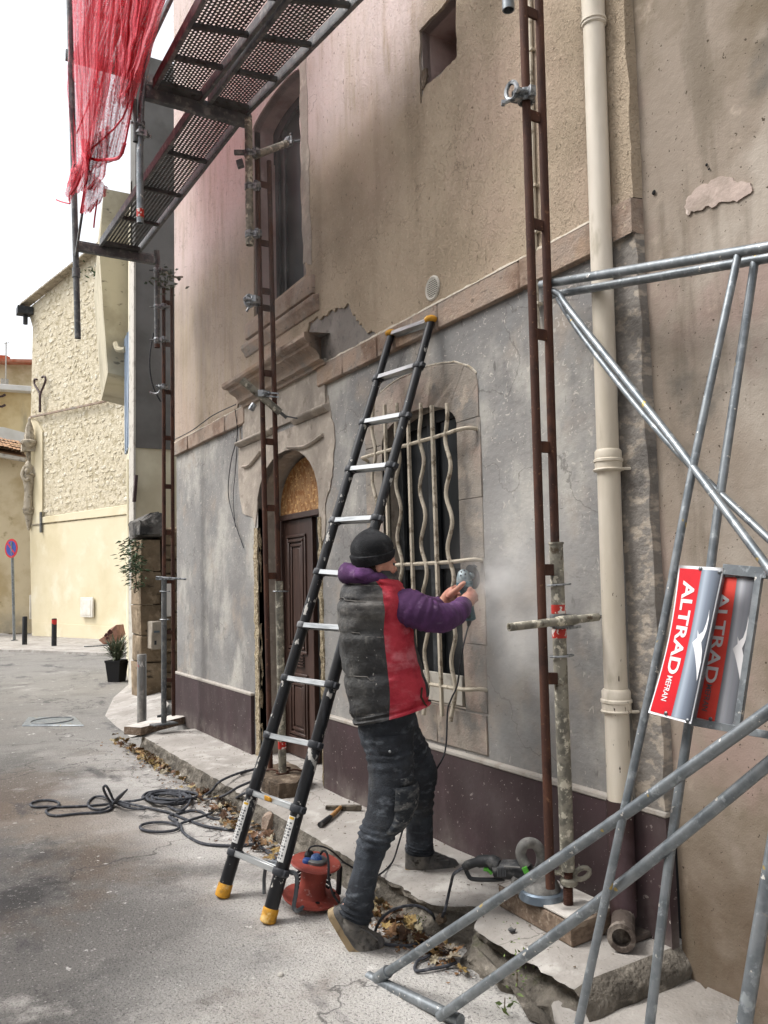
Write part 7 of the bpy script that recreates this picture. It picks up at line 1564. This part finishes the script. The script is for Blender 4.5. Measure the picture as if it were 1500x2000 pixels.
# dry leaves
def leaf_mat():
    t = NT('dry_leaf'); oi = t.n('ShaderNodeObjectInfo'); cr = t.n('ShaderNodeValToRGB'); t.l(oi.outputs['Random'], cr.inputs[0]); e = cr.color_ramp.elements
    for q, (p, c) in enumerate(((0,'#3f2d20'),(.3,'#6b4a30'),(.55,'#86673f'),(.75,'#9c8650'),(.9,'#75706a'),(1,'#b3a684'))):
        x = e[q] if q < 1 else (e.new(p) if q < 5 else e[-1]); x.position = p; x.color = hx(c)
    n = t.noise(60, 4, 3); t.l(t.mix(t.math('MULTIPLY', t.ramp(n, .45, .7), .5), cr.outputs[0], hx('#3d2a1b')), t.b.inputs['Base Color']); t.b.inputs['Roughness'].default_value = .75
    return t.m
MT['leaf_dry'] = leaf_mat()
lmesh = []
for s_ in range(7):
    r_ = random.Random(s_+40); n = 5+s_%3*2; m = MB(); pts = []
    for k in range(4*n//2*2):
        a = 2*math.pi*k/(4*n//2*2); lobe = .62+.38*abs(math.cos(a*n/2))+r_.uniform(-.06,.06); rr = lobe*(1.0 if s_ < 5 else .8)
        x, y = math.cos(a)*rr, math.sin(a)*rr*(.75 if s_ % 2 else .95); z = .28*noise.noise(V((x*1.6+s_,y*1.6,2)))+(.35+.2*(s_%3))*(y*y)*(1 if s_ % 3 else -.3)+.1*x; pts.append(V((x,y,z)))
    inn = [p*.45 for p in pts]; k = len(pts); m.add(pts+inn+[V((0,0,-.03))], [(i,(i+1)%k,(i+1)%k+k,i+k) for i in range(k)]+[(i+k,(i+1)%k+k,2*k) for i in range(k)])
    m.tube([V((-.4,0,.0)), V((-1.0,0,.06)), V((-1.5,.1,.12))], .03, 4)
    o = m.build('leaf_src', MT['leaf_dry'], None, recalc=False, angle=60); lmesh.append(o.data); bpy.data.objects.remove(o)
r_ = random.Random(77)
zones = [((240,1452),(345,1500),90,.046),((290,1478),(372,1512),55,.045),((352,1535),(470,1600),60,.048),((430,1592),(560,1680),50,.05),((728,1770),(800,1840),46,.048),((790,1820),(890,1885),24,.05)]
cnt = 0
for (x0,y0),(x1,y1),n,sz in zones:
    for k in range(n):
        t = min(1, max(0, r_.gauss(.5,.27))); x, y = x0+(x1-x0)*t+r_.gauss(0,16), y0+(y1-y0)*t+r_.gauss(0,9)
        p = gp(x, y); 
        if p.x > 1.915: p.x = 1.915-r_.random()*.07
        if p.x < 1.45: continue
        o = bpy.data.objects.new('dry_leaf', lmesh[r_.randrange(7)]); COL.objects.link(o); s = sz*r_.uniform(.4,.85); o.scale = (s,s,s)
        o.location = (p.x, p.y, .014+r_.random()*.022+max(0,(p.x-1.82))*.22); o.rotation_euler = (r_.uniform(-.7,.7), r_.uniform(-.7,.7), r_.uniform(0,6.28))
        tag(o, 'dry brown fallen leaf in the drift along the kerb', 'leaf', 'fallen leaves along the kerb'); cnt += 1
for x, y, s in ((835,1868,.075),(870,1862,.07),(905,1905,.07),(812,1872,.06),(300,1478,.06),(455,1625,.07),(470,1640,.07),(540,1668,.07)):
    p = gp(x, y); o = bpy.data.objects.new('dry_leaf', lmesh[r_.randrange(7)]); COL.objects.link(o); s *= .55; o.scale = (s,s,s); o.location = (p.x,p.y,.025); o.rotation_euler = (r_.uniform(-.5,.5), r_.uniform(-.5,.5), r_.uniform(0,6.28)); tag(o, 'dry brown fallen leaf in the drift along the kerb', 'leaf', 'fallen leaves along the kerb')
for x, y, s, z in ((985,1965,.05,.02),(955,1930,.03,.02),(230,1525,.03,.02)):
    p = gp(x, y); 
# litter crumbs: nobody could count them
m = MB(); r_ = random.Random(5)
def crumb(p, s):
    a = [V(p)+V((r_.uniform(-1,1),r_.uniform(-1,1),r_.uniform(-.2,.6)))*s for _ in range(4)]; m.add(a, [(0,1,2),(0,2,3),(0,3,1),(1,3,2)])
for k in range(1500):
    (x0,y0),(x1,y1),n,sz = zones[r_.randrange(6)]; t = r_.random(); p = gp(x0+(x1-x0)*t+r_.gauss(0,26), y0+(y1-y0)*t+r_.gauss(0,14))
    if p.x < 1.92: crumb((p.x,p.y,.006), r_.uniform(.006,.018))
tag(m.build('leaf_litter', MT['leaf_dry'], None, recalc=False, smooth=False), 'crushed leaf crumbs strewn along the kerb', 'leaf litter', None, 'stuff')
m = MB()
for k in range(1300):
    y = r_.uniform(2.2,7.6); x = r_.uniform(1.98,2.42) if r_.random() < .8 else 2.40+r_.random()*.03; crumb((x,y,PZ+.003), r_.choice((.002,.003,.003,.005,.008)))
tag(m.build('pavement_debris', MT['rubble_brown'], None, recalc=False, smooth=False), 'small dark plaster crumbs scattered over the dusty pavement', 'debris', None, 'stuff')
m = MB()
for k in range(900):
    x = r_.uniform(-.6,1.9); y = 1.6+r_.random()**1.5*7; crumb((x,y,.001), r_.choice((.0012,.0015,.002,.003,.005)))
for k in range(40): crumb((r_.uniform(-.2,1.9), r_.uniform(1.8,7), .002), r_.uniform(.007,.014))
tag(m.build('street_grit', MT['white_rubble'], None, recalc=False, smooth=False), 'pale grit and plaster chips scattered over the asphalt', 'grit', None, 'stuff')
# kerb slabs breaking away at the near end
for q, (poly, zz, lab) in enumerate(((((948,1842),(975,1838),(992,1862),(985,1902),(962,1905)), .10, 'broken grey slab leaning on the kerb face below the timber block'), (((1010,1910),(1060,1905),(1105,1960),(1090,2010),(1040,1985)), .07, 'larger grey slab leaning on the kerb at the near end of the pavement'))):
    P = [gp(x, y, max(0, zz*(1-(y-1835)/190))) for x, y in poly]; P = [V((min(p.x,1.94)-.02, p.y, p.z)) for p in P]
    m = MB(); m.prism(P, (.02,0,-.012)); tag(m.build('kerb_slab', MT['kerb_face'], bevel=.004, jitter=.012), lab, 'kerb slab')
for q, (x, y, n, rr, hh, lab) in enumerate(((1026,1935,60,.05,.16,'small green weed growing from the kerb crack at the near end'),(985,1978,12,.03,.06,'single light green weed rosette on the asphalt near the kerb'),(872,1800,22,.04,.07,'tiny green weed in the broken notch of the kerb'))):
    p = gp(x, y, .02); p.x = min(p.x, 1.93); wd = thing('weed', lab, 'weed', p); m = MB(); leaf_blob(m, p+V((0,0,hh*.55)), n, rr, rr, hh*.8, (.014,.030,.012)[q], (.008,.016,.007)[q], .5, .05, q+2); m.build('foliage', MT['leaf_light'], wd, recalc=False)
    m = MB(); m.tube([p, p+V((.005,0,hh*.8))], .002, 5); m.build('stem', MT['stem'], wd)

# ------------------------------------------------------------------ dust blown off the disc
def dust(name, c, r, dens, seed, label, el=(1,1,1)):
    m = MB(); m.ball(c, r*el[0], r*el[1], r*el[2], 20, 12)
    mat = bpy.data.materials.new(name+'_air'); mat.use_nodes = True; t = mat.node_tree; t.nodes.clear()
    out = t.nodes.new('ShaderNodeOutputMaterial'); pv = t.nodes.new('ShaderNodeVolumePrincipled'); t.links.new(pv.outputs[0], out.inputs['Volume']); pv.inputs['Color'].default_value = (.93,.92,.90,1)
    g = t.nodes.new('ShaderNodeNewGeometry'); mp = t.nodes.new('ShaderNodeMapping'); mp.vector_type = 'POINT'; t.links.new(g.outputs['Position'], mp.inputs[0])
    mp.inputs['Location'].default_value = tuple(-c[i]/(r*el[i]) for i in range(3)); mp.inputs['Scale'].default_value = tuple(1/(r*el[i]) for i in range(3))
    ln = t.nodes.new('ShaderNodeVectorMath'); ln.operation = 'LENGTH'; t.links.new(mp.outputs[0], ln.inputs[0])
    mr = t.nodes.new('ShaderNodeMapRange'); mr.interpolation_type = 'SMOOTHERSTEP'; t.links.new(ln.outputs['Value'], mr.inputs[0]); mr.inputs[1].default_value = 1; mr.inputs[2].default_value = 0; mr.inputs[3].default_value = 0; mr.inputs[4].default_value = 1
    nz = t.nodes.new('ShaderNodeTexNoise'); t.links.new(g.outputs['Position'], nz.inputs['Vector']); nz.inputs['Scale'].default_value = 4.5; nz.inputs['Detail'].default_value = 3
    m2 = t.nodes.new('ShaderNodeMapRange'); t.links.new(nz.outputs[0], m2.inputs[0]); m2.inputs[1].default_value = .35; m2.inputs[2].default_value = .7
    mu = t.nodes.new('ShaderNodeMath'); mu.operation = 'MULTIPLY'; t.links.new(mr.outputs[0], mu.inputs[0]); t.links.new(m2.outputs[0], mu.inputs[1])
    m3 = t.nodes.new('ShaderNodeMath'); m3.operation = 'MULTIPLY'; t.links.new(mu.outputs[0], m3.inputs[0]); m3.inputs[1].default_value = dens; t.links.new(m3.outputs[0], pv.inputs['Density'])
    return tag(m.build(name, mat), label, 'dust cloud', None, 'stuff')
dust('dust_cloud', wp(1010,1190,2.28), .75, 4.8, 1, 'pale dust drifting along the wall from the grinding disc', (.22,.75,1.0))
dust('dust_jet', wp(965,1138,2.37), .24, 40, 2, 'dense puff of dust thrown off the grinding disc', (.32,1.0,.42))
dust('drifting_dust', V((2.15, 5.4, 4.0)), 2.2, .17, 3, 'thin pale dust hanging along the upper wall and the decks', (.28,1.3,.8))
